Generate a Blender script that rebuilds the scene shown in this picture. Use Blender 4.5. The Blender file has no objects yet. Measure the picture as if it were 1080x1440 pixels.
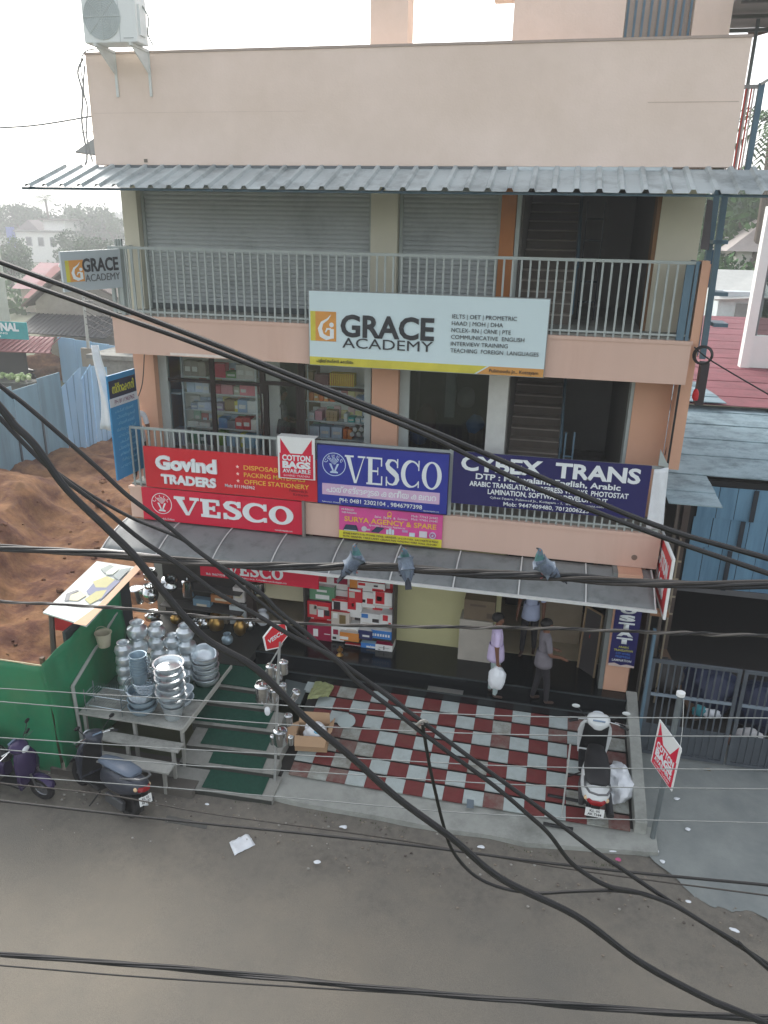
import bpy, bmesh, math, random
from mathutils import Vector, Matrix, noise
random.seed(11)
S = bpy.context.scene
COL = S.collection
R = math.radians
V3 = Vector

# ------------------------------------------------------------------ camera
PITCH, YAW, ROLL = 0.353975808, 0.208496867, 0.0204258032
CAM = V3((0, -12.5615988, 8.55)); FPX = 1076.27914
_f0 = V3((-math.sin(YAW), math.cos(YAW), 0)); _r0 = V3((math.cos(YAW), math.sin(YAW), 0)); _u0 = V3((0, 0, 1))
FW = _f0*math.cos(PITCH) - _u0*math.sin(PITCH)
_u1 = _u0*math.cos(PITCH) + _f0*math.sin(PITCH)
RT = _r0*math.cos(ROLL) + _u1*math.sin(ROLL)
UP = _u1*math.cos(ROLL) - _r0*math.sin(ROLL)
cam = bpy.data.objects.new('camera', bpy.data.cameras.new('camera')); COL.objects.link(cam)
cam.matrix_world = Matrix(((RT.x, UP.x, -FW.x, CAM.x), (RT.y, UP.y, -FW.y, CAM.y), (RT.z, UP.z, -FW.z, CAM.z), (0, 0, 0, 1)))
cam.data.sensor_fit = 'HORIZONTAL'; cam.data.sensor_width = 36; cam.data.lens = 36*FPX/1080
cam.data.clip_start = 0.05; cam.data.clip_end = 3000
S.camera = cam

# ------------------------------------------------------------------ light
SUN_EL, SUN_AZ = R(38), R(-38)        # hazy sun behind the building, to the left
w = bpy.data.worlds.new('World'); S.world = w; w.use_nodes = True
nt = w.node_tree; nt.nodes.clear()
sky = nt.nodes.new('ShaderNodeTexSky'); sky.sky_type = 'NISHITA'; sky.sun_disc = False
sky.sun_elevation = SUN_EL; sky.sun_rotation = SUN_AZ
sky.air_density = 1.3; sky.dust_density = 3.0; sky.ozone_density = 1.0
hs = nt.nodes.new('ShaderNodeHueSaturation'); hs.inputs['Saturation'].default_value = 0.30
bg = nt.nodes.new('ShaderNodeBackground'); bg.inputs['Strength'].default_value = 0.13
wo = nt.nodes.new('ShaderNodeOutputWorld')
nt.links.new(sky.outputs[0], hs.inputs['Color']); nt.links.new(hs.outputs[0], bg.inputs['Color']); nt.links.new(bg.outputs[0], wo.inputs[0])
sl = bpy.data.lights.new('sun', 'SUN'); sl.energy = 0.9; sl.angle = R(22); sl.color = (1, .95, .88)
so = bpy.data.objects.new('sun', sl); COL.objects.link(so)
sd = V3((math.sin(SUN_AZ)*math.cos(SUN_EL), math.cos(SUN_AZ)*math.cos(SUN_EL), math.sin(SUN_EL)))
so.rotation_euler = sd.to_track_quat('Z', 'Y').to_euler()
S.view_settings.view_transform = 'Standard'; S.view_settings.look = 'None'
S.view_settings.exposure = 1.42; S.view_settings.gamma = 1; S.view_settings.use_curve_mapping = False

# ------------------------------------------------------------------ geometry of the place
def ray(px, py): return FW + RT*((px-540)/FPX) - UP*((py-720)/FPX)
def onY(px, py, y): d = ray(px, py); return CAM + d*((y-CAM.y)/d.y)
def onZ(px, py, z): d = ray(px, py); return CAM + d*((z-CAM.z)/d.z)
def onX(px, py, x): d = ray(px, py); return CAM + d*((x-CAM.x)/d.x)

# ------------------------------------------------------------------ materials
def lin(c): c /= 255.0; return c/12.92 if c <= .04045 else ((c+.055)/1.055)**2.4
def C(r, g, b): return (lin(r), lin(g), lin(b))
MATS = {}
def M(name, col, rough=.75, metal=0, var=.10, scale=3.0, bump=0.0, bscale=60, spec=.4, col2=None, thr=.55, soft=.12, s2=1.2, streak=False):
    if name in MATS: return MATS[name]
    m = bpy.data.materials.new(name); m.use_nodes = True; n = m.node_tree.nodes; l = m.node_tree.links
    b = n['Principled BSDF']; b.inputs['Roughness'].default_value = rough; b.inputs['Metallic'].default_value = metal
    b.inputs['Specular IOR Level'].default_value = spec
    g = n.new('ShaderNodeNewGeometry'); src = g.outputs['Position']
    if streak:
        mp = n.new('ShaderNodeMapping'); mp.inputs['Scale'].default_value = (1, 1, .12); l.new(src, mp.inputs[0]); src2 = mp.outputs[0]
    else: src2 = src
    t = n.new('ShaderNodeTexNoise'); t.inputs['Scale'].default_value = scale; t.inputs['Detail'].default_value = 6; t.inputs['Roughness'].default_value = .65
    l.new(src2, t.inputs['Vector'])
    r = n.new('ShaderNodeValToRGB'); r.color_ramp.elements[0].position = .3; r.color_ramp.elements[1].position = .7
    r.color_ramp.elements[0].color = (*[max(0, c*(1-var)) for c in col], 1); r.color_ramp.elements[1].color = (*[min(1, c*(1+var)) for c in col], 1)
    l.new(t.outputs['Fac'], r.inputs[0]); out = r.outputs[0]
    if col2:
        t2 = n.new('ShaderNodeTexNoise'); t2.inputs['Scale'].default_value = s2; t2.inputs['Detail'].default_value = 8; t2.inputs['Roughness'].default_value = .7
        l.new(src2, t2.inputs['Vector'])
        r2 = n.new('ShaderNodeValToRGB'); r2.color_ramp.elements[0].position = thr-soft; r2.color_ramp.elements[1].position = thr+soft
        l.new(t2.outputs['Fac'], r2.inputs[0])
        mx = n.new('ShaderNodeMix'); mx.data_type = 'RGBA'; l.new(r2.outputs[0], mx.inputs['Factor']); l.new(out, mx.inputs['A']); mx.inputs['B'].default_value = (*col2, 1)
        out = mx.outputs['Result']
    l.new(out, b.inputs['Base Color'])
    if rough > .2:
        mr = n.new('ShaderNodeMapRange'); mr.inputs['To Min'].default_value = rough*.88; mr.inputs['To Max'].default_value = min(1, rough*1.12)
        l.new(t.outputs['Fac'], mr.inputs[0]); l.new(mr.outputs[0], b.inputs['Roughness'])
    if bump > 0:
        t3 = n.new('ShaderNodeTexNoise'); t3.inputs['Scale'].default_value = bscale; t3.inputs['Detail'].default_value = 5; l.new(src, t3.inputs['Vector'])
        bp = n.new('ShaderNodeBump'); bp.inputs['Strength'].default_value = bump; bp.inputs['Distance'].default_value = .02
        l.new(t3.outputs['Fac'], bp.inputs['Height']); l.new(bp.outputs[0], b.inputs['Normal'])
    MATS[name] = m; return m
def glass(name, tint=(.8, .86, .86)):
    if name in MATS: return MATS[name]
    m = bpy.data.materials.new(name); m.use_nodes = True; n = m.node_tree.nodes; l = m.node_tree.links; n.clear()
    o = n.new('ShaderNodeOutputMaterial'); mx = n.new('ShaderNodeMixShader'); tr = n.new('ShaderNodeBsdfTransparent'); gl = n.new('ShaderNodeBsdfGlossy'); fr = n.new('ShaderNodeFresnel')
    tr.inputs[0].default_value = (*tint, 1); gl.inputs['Roughness'].default_value = .03; fr.inputs[0].default_value = 1.5
    l.new(fr.outputs[0], mx.inputs[0]); l.new(tr.outputs[0], mx.inputs[1]); l.new(gl.outputs[0], mx.inputs[2]); l.new(mx.outputs[0], o.inputs[0])
    MATS[name] = m; return m
def P(r, g, b, rough=.6, metal=0, **k):          # quick plain paint by sRGB
    nm = 'paint_%d_%d_%d_%d_%d' % (r, g, b, int(rough*100), int(metal*100))
    return M(nm, C(r, g, b), rough, metal, **k)

PEACH = M('peach_wall_paint', C(212, 180, 164), .8, var=.05, scale=1.2, bump=.12, bscale=35, col2=C(196, 160, 142), thr=.68, soft=.16, s2=.8, streak=True)
PARAPET = M('glare_lit_peach_paint', C(234, 214, 201), .8, var=.03, scale=.8, bump=.15, bscale=30, col2=C(220, 200, 184), thr=.58, soft=.2, s2=.7)  # peach paint lightened to imitate glare on the upper walls
PEACH2 = M('deep_peach_pillar_paint', C(210, 164, 138), .8, var=.05, scale=1.5, bump=.1, bscale=30)
CREAM = M('cream_wall_paint', C(208, 204, 186), .8, var=.05, scale=1.4, bump=.1, bscale=30)
ORANGE = M('ochre_orange_paint', C(176, 112, 62), .7, var=.06)
CONC = M('bare_concrete', C(138, 138, 132), .9, var=.14, scale=5, bump=.3, bscale=50, col2=C(96, 98, 92), thr=.58)
CONC2 = M('pale_cement', C(156, 158, 152), .9, var=.12, scale=4, bump=.25, bscale=60, col2=C(120, 122, 116), thr=.6)
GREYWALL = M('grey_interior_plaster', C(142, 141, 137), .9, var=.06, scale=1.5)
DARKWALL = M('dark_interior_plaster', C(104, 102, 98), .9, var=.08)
RAIL = M('grey_green_rail_paint', C(166, 174, 172), .5, .05, var=.06, scale=6)
RAILB = M('blue_grey_steel_paint', C(92, 118, 134), .5, .1, var=.08, scale=5)
SHUT = M('grey_shutter_steel', C(174, 180, 181), .5, .1, var=.06, scale=2.0, col2=C(146, 152, 153), thr=.6, s2=1.0)
GALV = M('galvanised_roof_sheet', C(176, 186, 188), .5, .2, var=.1, scale=1.6, col2=C(120, 128, 130), thr=.6, s2=1.5, bump=.05, bscale=12)
GALV2 = M('weathered_zinc_sheet', C(146, 166, 174), .5, .2, var=.16, scale=2.2, col2=C(98, 116, 122), thr=.58, s2=1.8, bump=.1, bscale=14)
BLUESH = M('blue_painted_sheet', C(106, 146, 172), .55, .1, var=.14, scale=1.8, col2=C(74, 108, 136), thr=.55, s2=1.4, streak=True)
PALEBLUE = M('pale_blue_sheet', C(118, 154, 174), .55, .1, var=.13, scale=1.5, col2=C(96, 124, 138), thr=.6, s2=1.1, streak=True)
REDROOF = M('faded_red_roof_sheet', C(146, 92, 98), .65, var=.12, scale=1.5, col2=C(122, 80, 84), thr=.55)
GRANITE = M('black_granite', C(22, 25, 27), .16, var=.25, scale=14, spec=.5)
TILER = M('dark_red_cement_tile', C(112, 50, 50), .6, var=.14, scale=7, col2=C(112, 62, 56), thr=.58, s2=6)
TILEW = M('pale_grey_cement_tile', C(172, 182, 180), .55, var=.08, scale=7, col2=C(160, 168, 164), thr=.6, s2=6)
TILERD = M('dusty_red_cement_tile', C(112, 70, 66), .75, var=.12, scale=7, col2=C(126, 110, 102), thr=.52, s2=5)
TILEWD = M('dusty_grey_cement_tile', C(160, 164, 158), .75, var=.1, scale=7, col2=C(126, 124, 114), thr=.52, s2=5)
CARPET = M('green_carpet', C(38, 74, 62), .98, var=.16, scale=18, bump=.4, bscale=180, spec=.1)
TARP = M('green_tarpaulin', C(34, 130, 90), .5, var=.14, scale=1.5, bump=.3, bscale=6, col2=C(58, 122, 82), thr=.55, s2=.9)
EARTH = M('red_laterite_earth', C(124, 92, 66), .95, var=.3, scale=3.2, bump=1.0, bscale=12, col2=C(84, 55, 46), thr=.52, soft=.1, s2=1.1, spec=.1)
CANOPY = M('grey_canopy_vinyl', C(124, 128, 128), .6, var=.08, scale=3, col2=C(92, 96, 96), thr=.62, s2=2.4)
STEEL = M('stainless_steel', C(205, 208, 208), .16, 1.0, var=.05)
ALU = M('aluminium', C(214, 222, 226), .30, .82, var=.06, scale=9)
ALUB = M('dull_blue_aluminium', C(158, 178, 190), .45, .6, var=.08, scale=9)
BRASS = M('brass', C(176, 140, 80), .3, .9)
CABLE = M('black_cable_sheath', C(27, 26, 27), .5, var=.2, scale=20, spec=.5)
CABLE2 = M('dusty_cable_sheath', C(54, 50, 47), .6, var=.25, scale=15)
WIRED = M('dull_bare_wire', C(122,126,126), .55, .3, var=.15, scale=10)
WIRE = M('bare_aluminium_wire', C(196, 200, 200), .4, .6, var=.1)
BLACK = M('black_plastic', C(26, 27, 29), .45, var=.15)
RUBBER = M('tyre_rubber', C(30, 30, 31), .85, var=.2)
WHITE = M('white_paint', C(228, 230, 228), .5, var=.03)
WHITEP = M('white_plastic_sheeting', C(222, 226, 230), .45, var=.06, scale=8)
BROWNF = M('dark_brown_frame', C(44, 36, 32), .5, var=.1)
SKIN = M('brown_skin', C(112, 76, 58), .6, var=.06, scale=12)
HAIR = M('black_hair', C(20, 18, 18), .6, var=.2)
WOOD = M('dark_wood', C(92, 72, 56), .7, var=.2, scale=8, streak=True)
KRAFT = M('kraft_cardboard', C(170, 140, 110), .85, var=.07, scale=5)
PANE = glass('window_glass', (.95,.97,.97)); PANED = glass('dim_window_glass', (.62, .66, .66))

# ------------------------------------------------------------------ mesh builder
WM = {}
class MB:
    def __init__(s): s.v = []; s.f = []; s.m = []
    def add(s, vs, fs, m=0):
        b = len(s.v); s.v += [V3(v) for v in vs]; s.f += [tuple(i+b for i in f) for f in fs]; s.m += [m]*len(fs); return s
    def box(s, x0, y0, z0, x1, y1, z1, m=0):
        return s.add([(x0,y0,z0),(x1,y0,z0),(x1,y1,z0),(x0,y1,z0),(x0,y0,z1),(x1,y0,z1),(x1,y1,z1),(x0,y1,z1)],
            [(0,3,2,1),(4,5,6,7),(0,1,5,4),(1,2,6,5),(2,3,7,6),(3,0,4,7)], m)
    def obox(s, c, sx, sy, sz, mat=None, m=0):
        vs = [V3((x*sx/2, y*sy/2, z*sz/2)) for z in (-1, 1) for (x, y) in ((-1,-1),(1,-1),(1,1),(-1,1))]
        if mat: vs = [mat @ v for v in vs]
        c = V3(c); return s.add([v+c for v in vs], [(0,3,2,1),(4,5,6,7),(0,1,5,4),(1,2,6,5),(2,3,7,6),(3,0,4,7)], m)
    def slab(s, quad, t, m=0):               # four corners (ccw seen from the front) + thickness behind
        q = [V3(p) for p in quad]; n = (q[1]-q[0]).cross(q[3]-q[0]).normalized()
        return s.add(q + [p-n*t for p in q], [(0,1,2,3),(7,6,5,4),(0,4,5,1),(1,5,6,2),(2,6,7,3),(3,7,4,0)], m)
    def prism(s, poly, d, m=0):              # 3d polygon list extruded by vector d
        n = len(poly); q = [V3(p) for p in poly]; d = V3(d)
        return s.add(q + [p+d for p in q], [tuple(range(n-1,-1,-1)), tuple(range(n, 2*n))] + [(i, (i+1) % n, n+(i+1) % n, n+i) for i in range(n)], m)
    def tube(s, path, r, seg=8, cap=True, m=0):
        P_ = [V3(p) for p in path]; n = len(P_); rs = r if isinstance(r, (list, tuple)) else [r]*n
        T = [(P_[min(i+1, n-1)]-P_[max(i-1, 0)]).normalized() for i in range(n)]
        a = V3((0,0,1)) if abs(T[0].z) < .9 else V3((1,0,0)); N = T[0].cross(a).normalized(); vs = []
        for i in range(n):
            N = (N - T[i]*N.dot(T[i])).normalized(); B = T[i].cross(N)
            for k in range(seg):
                t = 2*math.pi*k/seg; vs.append(P_[i] + (N*math.cos(t)+B*math.sin(t))*rs[i])
        fs = [(i*seg+k, i*seg+(k+1) % seg, (i+1)*seg+(k+1) % seg, (i+1)*seg+k) for i in range(n-1) for k in range(seg)]
        if cap: fs += [tuple(range(seg-1,-1,-1)), tuple(range((n-1)*seg, n*seg))]
        return s.add(vs, fs, m)
    def lathe(s, prof, seg=16, c=(0,0,0), mat=None, m=0):
        c = V3(c); vs = []
        for (r, z) in prof:
            for k in range(seg):
                t = 2*math.pi*k/seg; p = V3((r*math.cos(t), r*math.sin(t), z)); vs.append((mat @ p if mat else p)+c)
        fs = [(i*seg+k, i*seg+(k+1) % seg, (i+1)*seg+(k+1) % seg, (i+1)*seg+k) for i in range(len(prof)-1) for k in range(seg)]
        if prof[0][0] > .0005: fs.append(tuple(range(seg-1,-1,-1)))
        if prof[-1][0] > .0005 : fs.append(tuple(range((len(prof)-1)*seg, len(prof)*seg)))
        return s.add(vs, fs, m)
    def loft(s, secs, m=0, cap=True):
        n = len(secs[0]); vs = [p for q in secs for p in q]
        fs = [(i*n+k, i*n+(k+1) % n, (i+1)*n+(k+1) % n, (i+1)*n+k) for i in range(len(secs)-1) for k in range(n)]
        if cap: fs += [tuple(range(n-1,-1,-1)), tuple(range((len(secs)-1)*n, len(secs)*n))]
        return s.add(vs, fs, m)
    def ell(s, c, rx, ry, rz, seg=14, rings=8, m=0, mat=None):
        prof = [(math.sin(math.pi*i/rings), -math.cos(math.pi*i/rings)) for i in range(rings+1)]
        b = len(s.v); s.lathe(prof, seg, m=m)
        c = V3(c)
        for i in range(b, len(s.v)):
            v = V3((s.v[i].x*rx, s.v[i].y*ry, s.v[i].z*rz)); s.v[i] = (mat @ v if mat else v)+c
        return s
    def grid(s, fn, nu, nv, m=0):
        vs = [fn(i/nu, j/nv) for j in range(nv+1) for i in range(nu+1)]
        fs = [(j*(nu+1)+i, j*(nu+1)+i+1, (j+1)*(nu+1)+i+1, (j+1)*(nu+1)+i) for j in range(nv) for i in range(nu)]
        return s.add(vs, fs, m)
    def mesh(s, name, mats, off=None):
        me = bpy.data.meshes.new(name); o = off or V3()
        me.from_pydata([tuple(v-o) for v in s.v], [], s.f)
        for m in (mats if isinstance(mats, (list, tuple)) else [mats]): me.materials.append(m)
        if max(s.m, default=0) > 0: me.polygons.foreach_set('material_index', s.m)
        return me
    def build(s, name, mats, parent=None, smooth=False, bevel=0, world=True, loc=None):
        off = V3()
        if parent is not None and world: off = WM.get(parent.name, V3())
        me = s.mesh(name, mats, off if loc is None else V3(loc))
        o = bpy.data.objects.new(name, me); COL.objects.link(o)
        if parent is not None:
            o.parent = parent; WM[o.name] = off
            if loc is not None: o.location = V3(loc)-off; WM[o.name] = V3(loc)
        elif loc is not None: o.location = loc; WM[o.name] = V3(loc)
        if smooth:
            me.polygons.foreach_set('use_smooth', [True]*len(me.polygons))
            try: me.set_sharp_from_angle(angle=R(40))
            except Exception: pass
        if bevel:
            b = o.modifiers.new('bevel', 'BEVEL'); b.width = bevel; b.segments = 2; b.limit_method = 'ANGLE'; b.angle_limit = R(40)
        return o
def tag(o, label=None, cat=None, group=None, kind=None):
    if label: o['label'] = label
    if cat: o['category'] = cat
    if group: o['group'] = group
    if kind: o['kind'] = kind
    return o
def thing(name, label, cat, loc=(0,0,0), rot=0, group=None):
    o = bpy.data.objects.new(name, None); COL.objects.link(o); o.empty_display_size = .2
    o.location = loc; o.rotation_euler = (0, 0, rot); WM[o.name] = V3(loc); return tag(o, label, cat, group)
def piece(name, me, parent, loc):           # a part that shares mesh data (mesh origin at its own centre)
    o = bpy.data.objects.new(name, me); COL.objects.link(o); o.parent = parent; o.location = V3(loc)-WM.get(parent.name, V3()); WM[o.name] = V3(loc); return o
def copy_tree(o, parent=None):
    c = o.copy(); COL.objects.link(c); c.parent = parent
    for ch in list(o.children): copy_tree(ch, c)
    return c
def sm(path, n=6):                            # Catmull-Rom smoothing
    p = [V3(q) for q in path]; out = []
    for i in range(len(p)-1):
        a, b, c, d = p[max(i-1, 0)], p[i], p[i+1], p[min(i+2, len(p)-1)]
        for k in range(n):
            t = k/n; out.append(.5*((2*b)+(c-a)*t+(2*a-5*b+4*c-d)*t*t+(3*b-a-3*c+d)*t*t*t))
    return out+[p[-1]]
def arc(cx, cy, rx, ry, a0, a1, n=16): return [(cx+rx*math.cos(R(a0+(a1-a0)*i/n)), cy+ry*math.sin(R(a0+(a1-a0)*i/n))) for i in range(n+1)]
ORD = ['first', 'second', 'third', 'fourth', 'fifth', 'sixth', 'seventh', 'eighth', 'ninth', 'tenth', 'eleventh', 'twelfth', 'thirteenth']

# ------------------------------------------------------------------ deferred text and skinned bodies (one evaluation at the end)
TEXTS = []; BODIES = []
class Board:
    """a flat sign: lower-left corner O, unit axes r (right) and u (up); normal r x u looks at the viewer"""
    def __init__(s, name, label, cat, O, r, u, wd, ht, mat, t=.03, group=None, frame=None, panel='panel', bevel=0):
        s.O = V3(O); s.r = V3(r).normalized(); s.u = V3(u).normalized(); s.n = s.r.cross(s.u).normalized(); s.w = wd; s.h = ht
        s.root = thing(name, label, cat, s.O+s.r*wd/2, 0, group); s.k = 0
        q = [s.at(0,0), s.at(wd,0), s.at(wd,ht), s.at(0,ht)]
        s.panel = MB().slab(q, t).build(panel, mat, s.root)
        if frame:
            f = MB(); b = frame[0]
            for (a0, b0, a1, b1) in ((-b,-b,wd+b,0), (-b,ht,wd+b,ht+b), (-b,0,0,ht), (wd,0,wd+b,ht)):
                f.slab([s.at(a0,b0,.006), s.at(a1,b0,.006), s.at(a1,b1,.006), s.at(a0,b1,.006)], t+.012)
            f.build('frame', frame[1], s.root)
    def at(s, x, y, d=0): return s.O+s.r*x+s.u*y+s.n*d
    def step(s): s.k += 1; return .0015+.0006*s.k
    def poly(s, name, polys, mat, t=.003, d0=None, smooth=False):
        b = MB(); 
        for p in polys:
            d = s.step() if d0 is None else d0
            b.prism([s.at(x, y, .0005) for (x, y) in p], s.n*(d+t))
        return b.build(name, mat, s.root)
    def text(s, body, x0, x1, y, cap, mat, bold=0, t=.004, name='lettering', center=False, shear=0):
        d = s.step()
        TEXTS.append((body, bold, s, x0, x1, y, cap, mat, d, t, name, shear))
def finish_text():
    objs = []
    for i, T in enumerate(TEXTS):
        cu = bpy.data.curves.new('lettering', 'FONT'); cu.body = T[0]; cu.offset = T[1]; cu.resolution_u = 3 if T[6] > .05 else 1; cu.shear = T[11]
        cu.fill_mode = 'FRONT'
        o = bpy.data.objects.new('lettering', cu); COL.objects.link(o); objs.append(o)
    for bd in BODIES: objs.append(bd[0])
    bpy.context.view_layer.update(); dg = bpy.context.evaluated_depsgraph_get()
    meshes = [bpy.data.meshes.new_from_object(o.evaluated_get(dg)) for o in objs]
    for T, o, me in zip(TEXTS, objs, meshes):
        body, bold, b, x0, x1, y, cap, mat, d, t, name, sh = T
        cu = o.data; bpy.data.objects.remove(o); bpy.data.curves.remove(cu)
        if not me.vertices: continue
        xs = [v.co.x for v in me.vertices]; mn, mxx = min(xs), max(xs); sx = (x1-x0)/max(1e-6, mxx-mn); sy = cap/.72
        bm = bmesh.new(); bm.from_mesh(me); bpy.data.meshes.remove(me)
        bmesh.ops.recalc_face_normals(bm, faces=bm.faces)
        ex = bmesh.ops.extrude_face_region(bm, geom=bm.faces[:]); top = [e for e in ex['geom'] if isinstance(e, bmesh.types.BMVert)]
        off = WM[b.root.name]; ts = set(top)
        for v in bm.verts:
            v.co = b.at(x0+(v.co.x-mn)*sx, y+v.co.y*sy, d+t if v in ts else d) - off
        groups = []
        if cap >= .085 and name == 'lettering':
            seen = set()
            for v0 in bm.verts:
                if v0 in seen: continue
                st = [v0]; comp = []; seen.add(v0)
                while st:
                    q = st.pop(); comp.append(q)
                    for e in q.link_edges:
                        o_ = e.other_vert(q)
                        if o_ not in seen: seen.add(o_); st.append(o_)
                xx = [q.co.dot(b.r) for q in comp]; groups.append([min(xx), max(xx), comp])
            groups.sort(key=lambda g_: g_[0]); mg = []
            for g_ in groups:
                if mg and g_[0] < mg[-1][1]-.4*min(g_[1]-g_[0], mg[-1][1]-mg[-1][0]): mg[-1][1] = max(mg[-1][1], g_[1]); mg[-1][2] += g_[2]
                else: mg.append(g_)
            groups = mg
        if len(groups) > 1:
            for g_ in groups:
                ix = {v: i for i, v in enumerate(g_[2])}; fs = {f for v in g_[2] for f in v.link_faces}
                m2 = bpy.data.meshes.new('letter'); m2.from_pydata([tuple(v.co) for v in g_[2]], [], [[ix[v] for v in f.verts] for f in fs]); m2.materials.append(mat)
                n = bpy.data.objects.new('letter', m2); COL.objects.link(n); n.parent = b.root
            bm.free()
        else:
            m2 = bpy.data.meshes.new(name); bm.to_mesh(m2); bm.free(); m2.materials.append(mat)
            n = bpy.data.objects.new(name, m2); COL.objects.link(n); n.parent = b.root
            if cap < .085: n['kind'] = 'stuff'
    for bd, me in zip(BODIES, meshes[len(TEXTS):]):
        o, segs, mats, name = bd
        par = o.parent; loc = o.location.copy(); bpy.data.objects.remove(o)
        me.materials.clear()
        for m in mats: me.materials.append(m)
        for p in me.polygons:
            best = 1e9; mi = 0
            for (a, b, ra, rb, k) in segs:
                ab = b-a; t = max(0, min(1, (p.center-a).dot(ab)/max(1e-9, ab.length_squared)))
                dd = (p.center-(a+ab*t)).length-(ra+(rb-ra)*t)
                if dd < best: best = dd; mi = k
            p.material_index = mi; p.use_smooth = True
        n = bpy.data.objects.new(name, me); COL.objects.link(n); n.parent = par; n.location = loc
def skin_body(name, joints, bones, mats, parent, root, sub=1):
    """joints: name -> (pos, radius or (rx,ry)); bones: (a, b, material index)"""
    bm = bmesh.new(); sk = bm.verts.layers.skin.verify(); vs = {}
    for k, (p, r) in joints.items():
        v = bm.verts.new(p); vs[k] = v; v[sk].radius = r if isinstance(r, tuple) else (r, r); v[sk].use_root = (k == root)
    for (a, b, k) in bones: bm.edges.new((vs[a], vs[b]))
    me = bpy.data.meshes.new(name); bm.to_mesh(me); bm.free()
    o = bpy.data.objects.new(name, me); COL.objects.link(o); o.parent = parent
    o.modifiers.new('skin', 'SKIN'); sb = o.modifiers.new('sub', 'SUBSURF'); sb.levels = sub; sb.render_levels = sub
    rr = lambda r: (r[0]+r[1])/2 if isinstance(r, tuple) else r
    segs = [(V3(joints[a][0]), V3(joints[b][0]), rr(joints[a][1]), rr(joints[b][1]), k) for (a, b, k) in bones]
    BODIES.append((o, segs, mats, name)); return o

# ================================================================== SETTING: ground, road, pavement, earth
ROADM = M('dusty_asphalt_road', C(131, 124, 112), .92, var=.09, scale=.5, bump=.35, bscale=90, col2=C(113, 110, 103), thr=.5, soft=.2, s2=.35, spec=.25)
def dirty(m, y0, y1, col, colb):              # dust and soil that collects along the verge, in ragged patches
    n = m.node_tree.nodes; l = m.node_tree.links; b = n['Principled BSDF']; src = b.inputs['Base Color'].links[0].from_socket
    g = n.new('ShaderNodeNewGeometry'); sx_ = n.new('ShaderNodeSeparateXYZ'); l.new(g.outputs['Position'], sx_.inputs[0])
    mr = n.new('ShaderNodeMapRange'); mr.inputs['From Min'].default_value = y0; mr.inputs['From Max'].default_value = y1; l.new(sx_.outputs['Y'], mr.inputs[0])
    t = n.new('ShaderNodeTexNoise'); t.inputs['Scale'].default_value = 1.3; t.inputs['Detail'].default_value = 9; t.inputs['Roughness'].default_value = .72; l.new(g.outputs['Position'], t.inputs['Vector'])
    ad = n.new('ShaderNodeMath'); ad.operation = 'MULTIPLY_ADD'; l.new(t.outputs['Fac'], ad.inputs[0]); ad.inputs[1].default_value = 2.4; l.new(mr.outputs[0], ad.inputs[2])
    r = n.new('ShaderNodeMapRange'); r.inputs['From Min'].default_value = 1.45; r.inputs['From Max'].default_value = 2.0; l.new(ad.outputs[0], r.inputs[0])
    t2 = n.new('ShaderNodeTexNoise'); t2.inputs['Scale'].default_value = 9; t2.inputs['Detail'].default_value = 8; l.new(g.outputs['Position'], t2.inputs['Vector'])
    rr_ = n.new('ShaderNodeValToRGB'); rr_.color_ramp.elements[0].position = .35; rr_.color_ramp.elements[1].position = .65; rr_.color_ramp.elements[0].color = (*col, 1); rr_.color_ramp.elements[1].color = (*colb, 1); l.new(t2.outputs['Fac'], rr_.inputs[0])
    mx = n.new('ShaderNodeMix'); mx.data_type = 'RGBA'; l.new(r.outputs[0], mx.inputs['Factor']); l.new(src, mx.inputs['A']); l.new(rr_.outputs[0], mx.inputs['B']); 
    t3 = n.new('ShaderNodeTexNoise'); t3.inputs['Scale'].default_value = 150; t3.inputs['Detail'].default_value = 3; l.new(g.outputs['Position'], t3.inputs['Vector'])
    r3 = n.new('ShaderNodeMapRange'); r3.inputs['From Min'].default_value = .35; r3.inputs['From Max'].default_value = .65; r3.inputs['To Min'].default_value = .84; r3.inputs['To Max'].default_value = 1.14; l.new(t3.outputs['Fac'], r3.inputs[0])
    mm = n.new('ShaderNodeMix'); mm.data_type = 'RGBA'; mm.blend_type = 'MULTIPLY'; mm.inputs['Factor'].default_value = 1; l.new(mx.outputs['Result'], mm.inputs['A']); l.new(r3.outputs[0], mm.inputs['B']); l.new(mm.outputs['Result'], b.inputs['Base Color'])
dirty(ROADM, -5.6, -3.3, C(120,115,106), C(106,102,95))
DIRT = M('brown_verge_dirt', C(116, 106, 94), .97, var=.16, scale=2.5, bump=.6, bscale=40, col2=C(98, 90, 80), thr=.5, s2=2.2, spec=.15)
GROUND = M('scrub_ground', C(104, 104, 82), .95, var=.2, scale=.05, col2=C(70, 86, 58), thr=.5, s2=.03)
YARD = M('grey_cement_yard', C(146, 150, 146), .9, var=.08, scale=1.2, bump=.2, bscale=40, col2=C(112, 118, 118), thr=.55, s2=.7, soft=.2)
def sheet(name, fn, nu, nv, mat, kind='structure'): return tag(MB().grid(fn, nu, nv).build(name, mat, smooth=True), kind=kind)
b = MB(); b.add([(-600,-60,-.03),(600,-60,-.03),(600,900,-.03),(-600,900,-.03)], [(0,1,2,3)]); tag(b.build('ground', GROUND), kind='structure')
b = MB().grid(lambda u, v: V3((-40+80*u, -14+10.3*v, .012*noise.noise((u*40, v*6, 0)))), 120, 20); tag(b.build('road', ROADM, smooth=True), kind='structure')
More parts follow.
